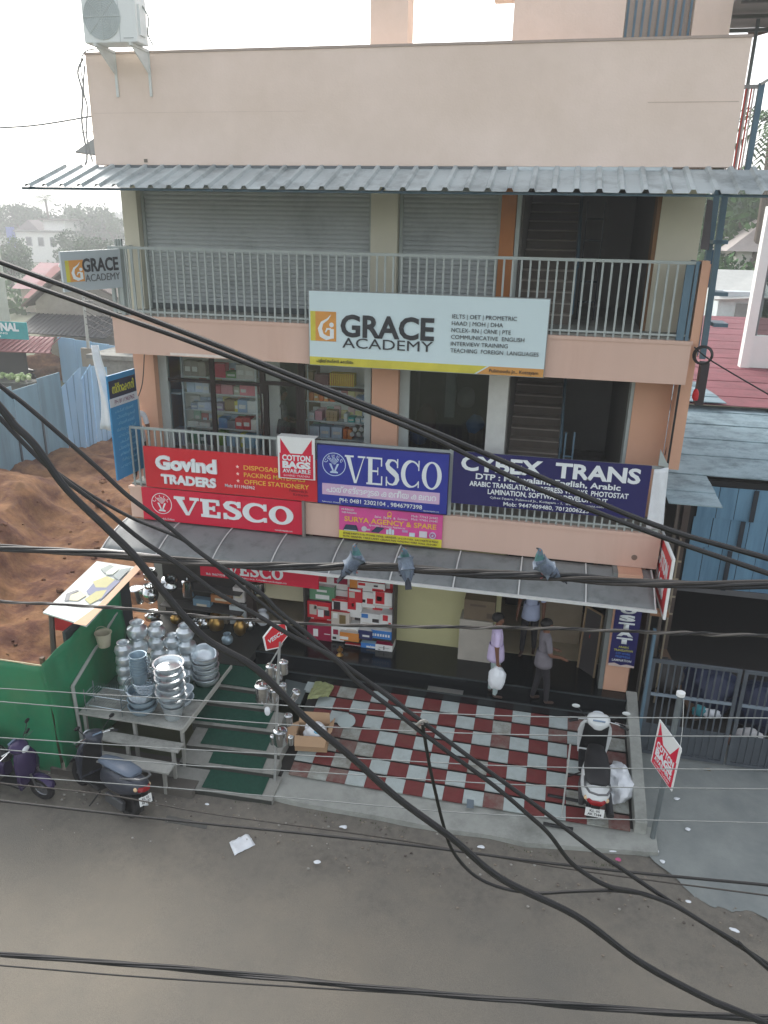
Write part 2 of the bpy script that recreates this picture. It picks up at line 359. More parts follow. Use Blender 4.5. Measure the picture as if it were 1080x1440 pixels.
# dirt verge: irregular strip between the asphalt and the pavement
def verge(u, v):
    x = -12+19*u; edge = -4.25-.35*noise.noise((x*.7, 3, 0))-.18*noise.noise((x*2.3, 9, 0))
    if x > 2.3: edge += .25*min(1, (x-2.3)/1.5)
    y = edge+(-3.2-edge)*v
    return V3((x, y, -.018+.045*min(1, v*2.2)+.03*min(1, v*3)*(.6+.8*noise.noise((x*1.7, y*1.7, 5)))*(0.25+.75*v)))
sheet('verge', verge, 160, 12, ROADM)
pts = [(430,1135),(520,1150),(620,1170),(690,1180),(740,1190),(800,1194),(870,1200),(925,1205)]
kp = [onZ(p[0], p[1], .06) for p in pts]
kp = [V3((-3.66, -3.36, 0))]+[V3((p.x, p.y+.03*noise.noise((p.x*3, 1, 1)), 0)) for p in kp]
b = MB(); n = len(kp)
for i in range(n-1):
    a, c = kp[i], kp[i+1]
    b.add([(a.x,a.y,-.02),(c.x,c.y,-.02),(c.x,-2.7,-.02),(a.x,-2.7,-.02),(a.x,a.y,.13),(c.x,c.y,.13),(c.x,-2.7,.165),(a.x,-2.7,.165)], [(4,5,6,7),(0,1,5,4)]+([(1,2,6,5)] if i == n-2 else [])+([(3,0,4,7)] if i == 0 else []))
tag(b.build('pavement', CONC2), kind='structure')
# grey cement yard at the right, in front of the gate
def yard(u, v):
    x = 2.06+7*u; y0 = -3.85+.3*noise.noise((x*.8, 2, 2))+.14*noise.noise((x*3.1, 2, 2))+.06*noise.noise((x*9, 2, 2))-.25*u; y = y0+(6-y0)*v*v
    x += (1-u)**6*(.9*max(0, -3.25-y)**.8+.12*noise.noise((y*5, 1, 1))*(y < -3.3)); return V3((x, y, .022+.048*min(1, v*5)))
sheet('yard', yard, 160, 40, YARD)
# red earth plot at the left
EB0, EB1 = onZ(25,830,.5), onZ(115,690,.5)
def earth(u, v):
    x = -7.45-24*u; y = -3.35+20*v
    xl = EB0.x+(EB1.x-EB0.x)*(y-EB0.y)/(EB1.y-EB0.y)+.45*noise.noise((y*.9, 4, 4))
    bank = max(0, min(1, (xl-x)/1.3)); bank = bank*bank*(3-2*bank)*max(.15, min(1, (8.6-y)/2.5))*min(1, (y+2.6)/2 if y > -2.6 else 0)
    rim = max(0, min(1, (y-4.6)/2.4))
    h = .32+1.0*bank+.35*rim*(1+.6*noise.noise((x*.5, y*.5, 7)))
    if x > -8.2: h = min(h, .5)
    nn = noise.noise((x*.8, y*.8, 1))*.22+noise.noise((x*2.6, y*2.6, 2))*.10+noise.noise((x*7, y*7, 3))*.035
    return V3((x+.12*noise.noise((x*1.5, y*1.5, 9)) if 0 < u < 1 else x, y, h+nn))
sheet('earth_plot', earth, 150, 150, EARTH)
b = MB()
for k in range(160):                                        # clods and stones of the dug earth
    x = random.uniform(-14, -7.8); y = random.uniform(-2.8, 9); z = earth((-7.45-x)/24, (y+3.35)/20).z; r = random.choice([.03,.04,.05,.08])
    b.ell((x, y, z+.3*r), r*random.uniform(.8,1.5), r*random.uniform(.8,1.5), r*.7, 6, 4, m=0)
tag(b.build('earth_clods', EARTH), kind='stuff')
b = MB(); rr = random.Random(5)
for k in range(700):                                        # grit and pebbles of the verge and the yard edge
    x = rr.uniform(-9, 6); y = -3.45-abs(rr.gauss(0, .5)); 
    if x > 2.2: y = rr.gauss(-4.1, .35)
    r = rr.choice([.006,.008,.01,.014,.02]); b.ell((x, y, .03+r*.4), r*1.3, r, r*.7, 5, 3, m=rr.choice([0,0,0,1,2]))
tag(b.build('pebbles', [P(128,118,106), P(150,147,140), P(86,78,72)]), kind='stuff')
GRASSM = M('weed_green', C(70, 84, 48), .9, var=.25, scale=20)
b = MB()
for k in range(420):
    x = rr.uniform(-5.4, 2.3) ; y = -3.46-abs(rr.gauss(0, .05)); 
    if noise.noise((x*1.3, 4, 4)) < -.05: continue
    h = rr.uniform(.02, .07); a = rr.uniform(0, 6.28); dx, dy = math.cos(a)*.008, math.sin(a)*.008
    b.add([(x-dx,y-dy,.02),(x+dx,y+dy,.02),(x+rr.uniform(-.03,.03),y+rr.uniform(-.03,.03),.02+h)], [(0,1,2)])
tag(b.build('kerb_weeds', GRASSM), kind='stuff')

# ================================================================== MAIN BUILDING
XL, XR = -7.65, 2.08
YP = .8
bld = thing('shop_building', 'peach three storey shop building with balconies, grey shutters and open stairwells', 'building', (-2.8, .8, 0))
def bx(name, mat, *a, **k): return MB().box(*a).build(name, mat, bld, **k)
for (z0, z1) in ((3.23, 3.80), (6.37, 6.98)):
    sl_ = bx('floor_slab', PEACH, XL, 0, z0, XR, 8, z1)
    MB().box(XL-.012, -.015, z1+.001, XR+.012, .09, z1+.055).build('ledge', PEACH, sl_)
    MB().box(XL+.01, .092, z1+.001, XR-.01, 7.9, z1+.09).build('floor_finish', CONC2 if z0 > 5 else CONC, sl_)
ZF1, ZF2 = 3.89, 7.07
par = bx('parapet', PARAPET, -7.66, 0, 9.46, 2.24, .16, 11.05)
MB().box(-7.67, -.012, 11.051, 2.25, .172, 11.085).build('coping', P(176,160,150,.9), par)
MB().box(-7.60, .161, 9.46, -7.44, 8, 10.9).build('side_parapet', PARAPET, par)
MB().box(2.03, .161, 9.46, 2.2, 8, 10.9).build('side_parapet', PARAPET, par)
bx('roof_slab', CONC, -7.62, .17, 9.28, 2.18, 8, 9.455)
MB().slab([(-7.3,-.03,9.40),(-.7,-.03,9.40),(-.7,-.03,9.455),(-7.3,-.03,9.455)], .02).build('flashing', P(104,110,112), bld)
MB().slab([(-.9,-.032,9.385),(1.45,-.032,9.385),(1.45,-.032,9.455),(-.9,-.032,9.455)], .02).build('flashing', P(196,204,206,.4), bld)
# side and back walls
bx('side_wall', GREYWALL, XL+.02, YP+.02, 7.07, XL+.2, 8, 9.28); bx('side_wall', PEACH2, XL-.1, YP+.02, 3.81, XL+.08, 8, 6.37)
bx('side_wall', GREYWALL, XL+.02, .6, 0, XL+.2, 8, 3.23)
bx('side_wall', PEACH2, XR-.2, 1.0, 0, XR-.02, 8, 3.23); bx('side_wall', PEACH2, XR-.2, 1.2, 3.81, XR-.01, 8, 6.37); bx('side_wall', CREAM, XR-.2, 1.2, 6.99, XR-.01, 8, 9.28)
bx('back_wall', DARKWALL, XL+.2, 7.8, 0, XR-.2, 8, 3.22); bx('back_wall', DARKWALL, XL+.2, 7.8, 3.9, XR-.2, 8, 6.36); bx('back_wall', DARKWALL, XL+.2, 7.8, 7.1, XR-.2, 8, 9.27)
def X2(px): return onY(px, 265, YP).x
def X1(px): return onY(px, 535, YP).x
T2 = 9.28; T1 = 6.37
# second floor pillars
bx('pillar', CREAM, X2(169), YP, ZF2, X2(190), YP+.3, T2)
bx('pillar', CREAM, X2(522), YP, ZF2, X2(560), YP+.3, T2)
bx('pillar', ORANGE, X2(707), YP, ZF2, X2(728), YP+.3, T2)
bx('door_post', RAIL, X2(729), YP+.02, ZF2, X2(735), YP+.2, T2)
MB().box(X2(934), YP, ZF2, X2(995), YP+.4, T2).build('pillar', CREAM, bld)
bx('jamb', P(128,92,58), X2(928), YP+.01, ZF2, X2(934)-.002, YP+.4, T2)
# rolling shutters: corrugated slats
def shutter(x0, x1, y, z0, z1):
    b = MB(); n = int((z1-z0)/.075); prof = []
    for i in range(n):
        z = z0+(z1-z0)*i/n; d = (z1-z0)/n
        for (t, dy) in ((0,0),(.12,-.012),(.35,-.018),(.6,-.016),(.85,-.006)): prof.append((z+d*t, y+dy))
    vs = []; 
    for (z, yy) in prof: vs += [(x0, yy, z), (x1, yy, z)]
    b.add(vs, [(2*i, 2*i+1, 2*i+3, 2*i+2) for i in range(len(prof)-1)])
    o = b.build('roller_shutter', SHUT, bld)
    MB().box(x0+.02, y-.035, z0-.0, x1-.02, y+.02, z0+.1).build('bottom_rail', P(90,96,98,.5,.3), o)
    for xx in (x0-.05, x1-.005): MB().box(xx, y-.06, z0, xx+.055, y+.03, z1).build('guide_rail', RAIL, o)
shutter(X2(190)+.06, X2(522)-.06, 1.0, ZF2+.01, T2)
shutter(X2(560)+.06, X2(707)-.06, 1.0, ZF2+.01, T2)
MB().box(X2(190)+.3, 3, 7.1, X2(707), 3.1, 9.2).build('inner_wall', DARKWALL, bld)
# stairwells
def stairwell(x0, xm, x1, zf, top, nst):
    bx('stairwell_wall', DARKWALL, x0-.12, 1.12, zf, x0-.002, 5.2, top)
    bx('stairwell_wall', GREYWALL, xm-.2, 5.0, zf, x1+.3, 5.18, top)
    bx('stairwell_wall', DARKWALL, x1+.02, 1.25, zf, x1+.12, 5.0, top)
    st = MB().slab([(x0, 1.25, zf+.0), (xm, 1.25, zf), (xm, 1.25+.26*nst, zf+.17*nst-.1), (x0, 1.25+.26*nst, zf+.17*nst-.1)], .12).build('staircase', CONC, bld)
    for i in range(nst):
        y = 1.25+.26*i; z = zf+.17*(i+1)
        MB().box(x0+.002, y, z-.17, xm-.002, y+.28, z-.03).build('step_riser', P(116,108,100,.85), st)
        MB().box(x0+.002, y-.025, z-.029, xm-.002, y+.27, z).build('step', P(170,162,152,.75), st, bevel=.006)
    r = MB()
    for i in range(0, nst, 2):
        y = 1.3+.26*i; z = zf+.17*(i+1); r.tube([(xm+.02, y, z), (xm+.02, y, z+.85)], .014, 6)
    r.tube([(xm+.02, 1.1, zf+.95), (xm+.02, 1.25+.26*nst, zf+.17*nst+.95)], .025, 8)
    r.build('handrail', RAILB, st)
stairwell(X2(738), X2(822), X2(928), ZF2, T2, 13)
stairwell(X1(716)+.02, X1(797), X1(890), ZF1, T1, 14)
# stair gate stub at the first floor stair foot
b = MB()
for px in (795, 807): x = onY(px, 620, 1.0).x; b.box(x-.015, .98, ZF1, x+.015, 1.02, onY(px, 608, 1.0).z)
for z in (4.35, 4.6, 4.8): b.box(onY(795,620,1.0).x, .985, z, onY(807,620,1.0).x, 1.015, z+.025)
b.build('stair_gate', RAILB, bld)
b = MB(); x0 = onY(818, 380, 2.2).x
for k in range(5): b.box(x0, 2.2, ZF2+.35*k+.3, x0+.28, 2.23, ZF2+.35*k+.33)
b.box(x0-.02, 2.2, ZF2, x0, 2.24, ZF2+2); b.box(x0+.28, 2.2, ZF2, x0+.3, 2.24, ZF2+2); b.build('ladder_rack', P(60,66,72), bld)
# first floor pillars and shop front frames
bx('pillar', PEACH2, -7.78, YP, ZF1, X1(218), YP+.3, T1)
bx('pillar', PEACH2, X1(523), YP, ZF1, X1(560), YP+.3, T1)
bx('pillar', P(206,208,204,.7), X1(688), YP-.02, ZF1, X1(716), YP+.4, T1)
bx('pillar', PEACH2, X1(894), YP-.05, ZF1, 2.02, YP+.4, T1)
bx('jamb', RAIL, X1(889), YP-.03, ZF1, X1(894)-.002, YP+.3, T1)
bx('side_column', PEACH2, 2.03, .35, 4.9, 2.24, .75, 8.15)
bx('downpipe', BLACK, 2.02, .20, 4.3, 2.05, .24, 6.4)
# shop window on the first floor
YW = 1.0
win = MB().box(X1(218)+.003, YW-.04, ZF1, X1(230), YW+.06, T1).build('shop_window', RAIL, bld)
def wx(px): return onY(px, 575, YW).x
MB().box(wx(513), YW-.05, ZF1, wx(522), YW+.06, T1).build('frame', RAIL, win)
def fr(x0, z0, x1, z1, y=YW-.02): MB().box(x0, y, z0, x1, y+.06, z1).build('frame', BROWNF, win)
zt = onY(300, 537, YW).z; zl = ZF1+.02
fr(wx(229), zl, wx(238), T1); fr(wx(298), zl, wx(304), T1); fr(wx(367), zl, wx(374), T1); fr(wx(421), zl, wx(429), T1)
fr(wx(238), zt-.03, wx(298), zt+.03); fr(wx(304), zt-.03, wx(367), zt+.03); zt2 = zt+.04
fr(wx(374), zt2-.03, wx(421), zt2+.04); fr(wx(429), zt2-.05, wx(513), zt2)
fr(wx(374), zl, wx(378), zt2-.03, YW-.03); fr(wx(417), zl, wx(421), zt2-.03, YW-.03)
for (a, c) in ((238,298),(304,367),(374,421),(429,513)):
    MB().box(wx(a)+.002, YW+.005, zl, wx(c)-.002, YW+.011, T1).build('pane', PANE, win)
MB().tube([(wx(372), YW-.08, 4.1), (wx(372), YW-.08, 5.6)], .012, 6).build('pull_handle', STEEL, win)
MB().box(onY(240,500,-.0).x, -.012, 6.385, onY(332,508,0).x, -.002, 6.43).build('cable_trunking', P(226,214,206), bld)
# interior of that shop
MB().box(XL+.2, 3.6, ZF1, X1(560), 3.7, T1).build('inner_wall', GREYWALL, bld); MB().box(X1(560)-.25, 1.2, ZF1, X1(560)-.15, 3.6, T1).build('inner_wall', GREYWALL, bld)
MB().box(X1(375), 2.6, ZF1, X1(430), 2.66, T1).build('inner_wall', P(146,126,108), bld)
MB().box(X1(230), 1.62, ZF1, X1(372), 1.66, T1).build('bounce_panel', P(214,214,210), win); MB().box(X1(432), 1.62, ZF1, X1(516), 1.66, T1).build('bounce_panel', P(214,214,210), win); MB().box(X1(228), 1.0, T1-.04, X1(520), 3.5, T1-.005).build('ceiling', P(222,222,220), win)  # white panels added behind the shelves to bounce daylight onto the goods
# dark glazed office between the peach pillar and the stairs
w2 = MB().box(X1(560)+.003, YW-.05, ZF1, X1(574), YW+.07, T1).build('office_window', RAIL, bld)
MB().box(X1(574)+.003, YW, ZF1+.02, X1(688)-.003, YW+.006, T1).build('pane', PANED, w2)
MB().box(X1(622), 1.3, 5.3, X1(636), 1.5, T1).build('inner_post', P(150,152,152), w2)
bx('inner_wall', DARKWALL, X1(560), 3.2, ZF1, X1(700), 3.3, T1)
# railings
def railing(y, x0, x1, z0, z1, sp, bw=.03):
    r = MB().box(x0, y-.022, z1-.045, x1, y+.022, z1).build('railing', RAIL, bld)
    MB().box(x0, y-.018, z0+.06, x1, y+.018, z0+.09).build('bottom_rail', RAIL, r)
    me = MB().box(-bw/2, -.012, z0-(z0+z1)/2, bw/2, .012, z1-.046-(z0+z1)/2).mesh('bar', RAIL)
    n = int(round((x1-x0)/sp))
    for i in range(n+1): piece('bar', me, r, (x0+(x1-x0)*i/n, y, (z0+z1)/2))
    return r
r2 = railing(.06, -7.6, 2.0, 7.035, 8.19, .135)
r1 = railing(.055, -7.55, 1.98, 3.855, 5.02, .125)
for (x, z0, z1, wd) in ((-7.6,7.04,8.19,.05),(-7.42,7.04,8.19,.04),(2.0,7.04,8.19,.05),(1.9,7.04,8.14,.11)):
    MB().box(x-wd/2, .03, z0, x+wd/2, .10, z1-.001).build('post', RAILB if x > 1.8 else RAIL, r2)
MB().slab([(1.9,.1,7.04),(2.0,.1,7.04),(2.0,.75,7.04),(1.9,.75,7.04)], .01).build('foot_plate', RAIL, r2)
b = MB().box(2.01, .1, 8.145, 2.05, .8, 8.19)
for k in range(5): b.box(2.02, .2+.13*k, 7.05, 2.04, .22+.13*k, 8.144)
b.build('side_rail', RAILB, r2)
b = MB().box(-7.62, .1, 8.145, -7.58, .8, 8.19)
for k in range(5): b.box(-7.61, .2+.13*k, 7.05, -7.59, .22+.13*k, 8.144)
b.build('side_rail', RAIL, r2)
MB().box(2.06, .05, 6.99, 2.17, .34, 8.2).build('stub_wall', PEACH2, bld)
for x in (-1.5, 1.98): MB().box(x-.035, .0, 3.86, x+.035, .03, 5.09).build('post', RAIL, r1)
b = MB(); b.prism([(1.86,-.02,5.05),(2.02,-.02,5.05),(1.86,-.02,5.32)], (0,.05,0)); b.build('corner_bracket', RAIL, r1)
# ground floor: plinth, steps, shop front
plin = bx('plinth', GRANITE, -5.0, -.55, 0, 1.84, .56, .955, bevel=.006)
MB().box(-5.0, -.84, 0, 1.84, -.552, .79).build('step', GRANITE, plin, bevel=.006)
MB().box(XL+.2, -1.1, 0, -5.002, .56, .93).build('left_plinth', P(46,48,46,.6), plin)
MB().box(-5.0, -.853, .768, 1.84, -.8405, .792).build('edge_highlight', P(62,68,70,.25), plin); MB().box(-5.0, -.563, .93, 1.84, -.5505, .957).build('edge_highlight', P(62,68,70,.25), plin)  # paler strips paint the light caught along the granite step edges
MB().box(-1.62, -.835, .791, -.98, -.70, .796).build('tread_reflection', P(150,150,148,.35,.6), plin)  # pale strip paints a bright reflection on the lower step tread
bx('shop_floor', P(170,158,132,.5), XL+.2, .57, 0, XR-.2, 7.8, .957)
OLIVE = M('olive_beige_panel', C(190, 186, 142), .55, var=.05, scale=1.0)
xa, xb = onY(556, 890, .5).x, onY(700, 910, .5).x
fascia = bx('shop_front', OLIVE, xa, .5, .958, xb, .56, 3.22)
MB().box(xa-.08, .44, .958, xa-.002, .6, 3.22).build('frame', P(40,38,36,.4), fascia)
MB().box(onY(312,850,.5).x, .5, 1.55, onY(440,860,.5).x, .56, 3.22).build('back_panel', M('beige_back_panel', C(196,188,158), .6, var=.04), fascia)
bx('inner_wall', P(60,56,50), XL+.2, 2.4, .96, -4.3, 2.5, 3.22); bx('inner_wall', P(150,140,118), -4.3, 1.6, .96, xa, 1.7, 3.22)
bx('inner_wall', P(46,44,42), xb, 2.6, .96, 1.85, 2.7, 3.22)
bx('door_post', P(120,96,72,.6), 1.10, .45, .958, 1.16, .6, 3.22)
bx('pillar', PEACH2, 1.44, -.32, .96, 1.84, .3, 3.22, bevel=.01)
bx('pillar_trim', P(120,124,122), 1.36, -.30, .957, 1.437, .1, 3.22)
bx('pillar', P(62,52,48), -5.5, .3, .93, -5.36, .5, 3.22); bx('pillar', P(62,52,48), -4.32, .42, .956, -4.22, .5, 3.22)
# roof tower and the pillar beside it
TW = PARAPET
xs0, xs1 = -1.06, 2.17; wx0, wx1 = .63, 1.63
tw = bx('stair_tower', TW, xs0, 1.5, 9.46, wx0, 1.7, 14.2)
MB().box(wx1, 1.5, 9.46, xs1, 1.7, 14.2).build('wall', TW, tw); MB().box(wx0, 1.5, 9.46, wx1, 1.7, 11.15).build('wall', TW, tw); MB().box(wx0, 1.5, 13.3, wx1, 1.7, 14.2).build('wall', TW, tw)
MB().box(xs0, 1.7, 9.46, xs0+.2, 6, 14.2).build('wall', TW, tw); MB().box(xs1-.2, 1.7, 9.46, xs1, 6, 14.2).build('wall', TW, tw); MB().box(xs0+.2, 5.8, 9.46, xs1-.2, 6, 14.2).build('wall', TW, tw)
g = MB().box(wx0, 1.55, 12.02, wx1, 1.58, 12.07).build('window_grille', RAILB, tw)
for k in range(9): MB().box(wx0+.02+.115*k, 1.552, 11.16, wx0+.055+.115*k, 1.578, 13.3).build('bar', RAILB, g)
MB().box(wx0, 1.66, 11.15, wx1, 1.665, 13.3).build('pane', PANED, tw)
bx('roof_pillar', TW, -3.37, 1.5, 9.46, -2.75, 2.0, 14.2)
MB().box(-1.5, 1.45, 12.25, xs0-.003, 3.0, 12.45).build('sunshade', TW, tw)
MB().box(1.0, -.0025, 10.28, 2.2, -.0005, 10.292).build('plaster_joint', P(206,186,172,.9), par); MB().box(-7.6, -.002, 10.22, -4.0, -.0004, 10.226).build('plaster_joint', P(214,194,180,.9), par)
# stains and marks on the parapet
for (px, py, r) in ((205,226,.03),):
    p = onY(px, py, -.004); MB().obox(p, .06, .01, .05).build('wall_hook', P(120,112,100), bld)
MB().lathe([(.0,-.004),(.05,0),(.0,.004)], 14, onY(892,784,-.004), Matrix.Rotation(R(90),3,'X')).build('conduit_mark', P(126,110,98), bld)

# ---- corrugated awning above the second floor balcony
def corrugated(name, label, cat, x0, x1, A, B, pitch, h, mat, per=3, kind='trap', group=None, root=None):
    """ribs run from line A=(y,z) to B=(y,z); sheets of `per` ribs"""
    root = root or thing(name, label, cat, ((x0+x1)/2, (A[0]+B[0])/2, min(A[1], B[1])), 0, group)
    x = x0; k = 0
    while x < x1-.01:
        xe = min(x1, x+per*pitch); b = MB(); prof = []; q = x
        while q < xe-1e-4:
            for (t, d) in ([(0,0),(.62,0),(.70,1),(.88,1),(.96,0)] if kind == 'trap' else [(i/8, .5-.5*math.cos(2*math.pi*i/8)) for i in range(8)]):
                if q+t*pitch <= xe: prof.append((q+t*pitch, d*h))
            q += pitch
        prof.append((xe+.03, 0)); j = random.uniform(-.012, .012); lift = .003*(k % 2)
        top = []; nseg = 3
        for s_ in range(nseg+1):
            t = s_/nseg; y = A[0]+(B[0]-A[0])*t+(j if s_ == nseg else 0); z = A[1]+(B[1]-A[1])*t+lift
            top.append([V3((px_, y, z+d)) for (px_, d) in prof])
        n = len(prof); vs = [v for rr_ in top for v in rr_]; m_ = len(vs); vs += [v-V3((0,0,.004)) for v in vs[:m_]]
        fs = [(s_*n+i, s_*n+i+1, (s_+1)*n+i+1, (s_+1)*n+i) for s_ in range(nseg) for i in range(n-1)]
        fs += [tuple(m_+i for i in f[::-1]) for f in fs]
        for s_ in (0, nseg): fs += [(s_*n+i, s_*n+i+1, m_+s_*n+i+1, m_+s_*n+i) for i in range(n-1)]
        b.add(vs, fs); b.build('sheet', mat, root); x = xe; k += 1
    return root
aw = corrugated('corrugated_awning', 'grey corrugated metal awning under the parapet over the top balcony', 'awning', -8.5, 3.7, (.02, 9.43), (-1.02, 9.07), .3, .045, GALV)
b = MB()
for x in (-8.3, -5.2, -2.6, 0, 2.0): b.tube([(x, .0, 9.36), (x, -.95, 9.045)], .02, 6)
b.tube([(-8.45, -.9, 9.05), (3.6, -.9, 9.05)], .02, 6); b.build('support_frame', RAILB, aw)

# ---- grey vinyl canopy above the shop front
can = thing('shop_canopy', 'long grey vinyl canopy with white piping over the ground floor shop front', 'canopy', (-2.8, -.5, 2.9))
XC0, XC1 = onY(143,772,-1).x, onY(922,858,-1).x
def cprof(t):                      # t=0 at the wall, 1 at the front lip
    return (-.005-1.0*t, 3.20-.05*t-.21*t**2.2)
nsec = 9
for k in range(nsec):
    a = XC0+(XC1-XC0)*k/nsec; c = XC0+(XC1-XC0)*(k+1)/nsec
    def fn(u, v, a=a, c=c):
        y, z = cprof(v); sagz = -.03*math.sin(math.pi*u)*math.sin(math.pi*v)+.006*noise.noise((u*3+a, v*3, 2)); 
        return V3((a+.012+(c-a-.024)*u, y, z+sagz))
    p_ = MB().grid(fn, 10, 8).build('canopy_panel', CANOPY, can, smooth=True)
    sm_ = p_.modifiers.new('solid', 'SOLIDIFY'); sm_.thickness = .006
    MB().tube([(a, cprof(i/8)[0], cprof(i/8)[1]+.008) for i in range(9)], .013, 6).build('piping', P(206,208,206,.5), can)
MB().tube([(XC1, cprof(i/8)[0], cprof(i/8)[1]+.008) for i in range(9)], .013, 6).build('piping', P(206,208,206,.5), can)
MB().box(XC0, -1.045, 2.915, XC1+.02, -1.006, 2.962).build('front_bar', P(206,208,206,.5), can)
b = MB()
for k in range(0, nsec+1, 3): x = XC0+(XC1-XC0)*k/nsec; b.tube([(x, -1.0, 2.92), (x, -.02, 2.75)], .016, 6)
b.build('frame', P(110,112,112), can)

# ---- tiled ramp and its side wall
def rampz(y): return .62+(.17-.62)*((y+.84)/(-2.04))
ramp = tag(MB().add([(-3.75,-.84,0),(1.86,-.84,0),(1.86,-2.88,0),(-3.75,-2.88,0),(-3.75,-.84,.60),(1.86,-.84,.60),(1.86,-2.88,.14),(-3.75,-2.88,.14)], [(4,5,6,7),(0,1,5,4),(2,3,7,6),(3,0,4,7),(1,2,6,5)]).build('ramp', P(58,56,54,.95)), kind='structure')  # base coloured dark to paint shadow lines in the gaps between tile rows
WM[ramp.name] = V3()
tp = .315; row = 2.06/7; sa = math.atan2(.45, 2.04)
def tilemesh(mat):
    b = MB().obox((0,0,0), tp-.003, row-.024, .024, Matrix.Rotation(sa-.085, 3, 'X'))
    return b.mesh('tile', mat)
TM = [tilemesh(m) for m in (TILER, TILEW, TILERD, TILEWD)]
for j in range(7):
    for i in range(18):
        x = 1.66-tp*(i+.5)+.15; y = -.84-row*(j+.5)
        if x < -3.72+.02*j: continue
        if x+tp/2 > 1.88: x = 1.86-tp/2
        red = (i+j) % 2 == 0; dusty = (x < -2.6 and j > 2 and random.random() < .7) or (x > 1.2 and random.random() < .6) or random.random() < .08
        o = piece('tile', TM[(0 if red else 1)+(2 if dusty else 0)], ramp, (x, y, rampz(y)+.012+random.uniform(0, .003)))
b = MB(); b.add([(1.84,-.28,0),(2.03,-.28,0),(2.04,-2.86,0),(1.86,-2.86,0),(1.84,-.28,.98),(2.03,-.28,.98),(2.04,-2.86,.36),(1.86,-2.86,.36)], [(4,7,6,5),(0,4,5,1),(1,5,6,2),(2,6,7,3),(3,7,4,0),(0,1,2,3)])
o = b.build('ramp_side_wall', CONC2, bevel=.012); tag(o, 'sloping grey cement side wall beside the checkered tile ramp', 'wall')

# ================================================================== SIGNS
X_, Z_ = V3((1,0,0)), V3((0,0,1))
REDS = M('red_sign_vinyl', C(206, 36, 48), .45, var=.04, scale=1.5, bump=.25, bscale=3.5); REDD = M('crimson_sign_vinyl', C(208, 28, 62), .45, var=.04, scale=1.5, bump=.25, bscale=3.5)
BLUES = M('royal_blue_sign_vinyl', C(44, 54, 150), .42, var=.06, scale=1.5, bump=.25, bscale=3.5); NAVY = M('navy_sign_vinyl', C(34, 32, 92), .42, var=.06, scale=1.5, bump=.25, bscale=3.5)
LETW = M('white_lettering', C(226, 232, 234), .5, var=.02); LETK = M('charcoal_lettering', C(52, 54, 58), .5, var=.03); LETG = P(96, 98, 100); LETY = P(232, 184, 74)
PALES = M('pale_blue_white_sign', C(206, 224, 228), .4, var=.03, scale=1.0)
YEL = P(206, 196, 74, .5); ORA = P(206, 150, 82, .5); PINKB = P(208, 176, 206, .5)
def ring(cx, cy, rx, ry, wv, n=28): 
    out = []
    for i in range(n):
        a, c = 2*math.pi*i/n, 2*math.pi*(i+1)/n
        out.append([(cx+rx*math.cos(a), cy+ry*math.sin(a)), (cx+rx*math.cos(c), cy+ry*math.sin(c)), (cx+(rx-wv)*math.cos(c), cy+(ry-wv)*math.sin(c)), (cx+(rx-wv)*math.cos(a), cy+(ry-wv)*math.sin(a))])
    return out
def rect(x0, y0, x1, y1): return [(x0,y0),(x1,y0),(x1,y1),(x0,y1)]
def disc(cx, cy, rx, ry, n=16): return [(cx+rx*math.cos(2*math.pi*i/n), cy+ry*math.sin(2*math.pi*i/n)) for i in range(n)]
def fat(pts, ws):                 # band along a path with a width at every point
    out = []; n = len(pts); L = []; Rr = []
    for i, (x, y) in enumerate(pts):
        a = pts[max(0, i-1)]; c = pts[min(n-1, i+1)]; dx, dy = c[0]-a[0], c[1]-a[1]; d = math.hypot(dx, dy) or 1
        wv = ws[i]/2; L.append((x-dy/d*wv, y+dx/d*wv)); Rr.append((x+dy/d*wv, y-dx/d*wv))
    return [[L[i], L[i+1], Rr[i+1], Rr[i]][::-1] for i in range(n-1)]
def slab_letter(ch, st, th, sf):  # unit-height serif letters: thick stem, thin stroke, serif height
    if ch == 'V':
        return .98, [[(.05,1-sf*.5),(.05+st,1-sf*.5),(.49+st*.32,0),(.49-st*.2,0)], [(.93-th*.6,1-sf*.5),(.93,1-sf*.5),(.52+st*.2,0),(.5-th*.2,.02)], rect(0,1-sf,.42,1), rect(.62,1-sf,.98,1)]
    if ch == 'E':
        return .80, [rect(.08,0,.08+st,1), rect(0,0,.76,sf), rect(0,1-sf,.74,1), rect(.1,.5-sf*.5,.56,.5+sf*.5), rect(.76-th,0,.76,.33), rect(.74-th,.69,.74,1), rect(.56-th*.7,.36,.56,.64)]
    if ch == 'S':
        p = [(.62,.74),(.58,.86),(.47,.935),(.34,.945),(.2,.90),(.135,.79),(.17,.67),(.3,.58),(.45,.49),(.58,.39),(.61,.26),(.54,.13),(.4,.06),(.25,.07),(.13,.15),(.09,.28)]
        ws = [th*.7,th,th,th*1.1,st*.8,st,st,st*1.05,st*1.05,st,st,st*.8,th*1.1,th,th,th*.7]
        return .74, fat(p, ws)+[rect(.60-th*.3,.68,.60+th*.7,1), rect(.11-th*.7,0,.11+th*.3,.33)]
    if ch == 'C':
        p = arc(.48,.5,.40,.46,38,322,22); ws = [th+(st-th)*max(0, -math.cos(R(38+284*i/22)))**.8 for i in range(23)]
        return .9, fat(p, ws)+[rect(.80-th*.3,.64,.80+th*.6,1), rect(.80-th*.3,.02,.80+th*.6,.26)]
    if ch == 'O':
        out = []; n = 30
        for i in range(n):
            q = []
            for (k, rx, ry) in ((i,.46,.5),(i+1,.46,.5),(i+1,.46-st,.5-th),(i,.46-st,.5-th)): t = 2*math.pi*k/n; q.append((.46+rx*math.cos(t), .5+ry*math.sin(t)))
            out.append(q)
        return .92, out
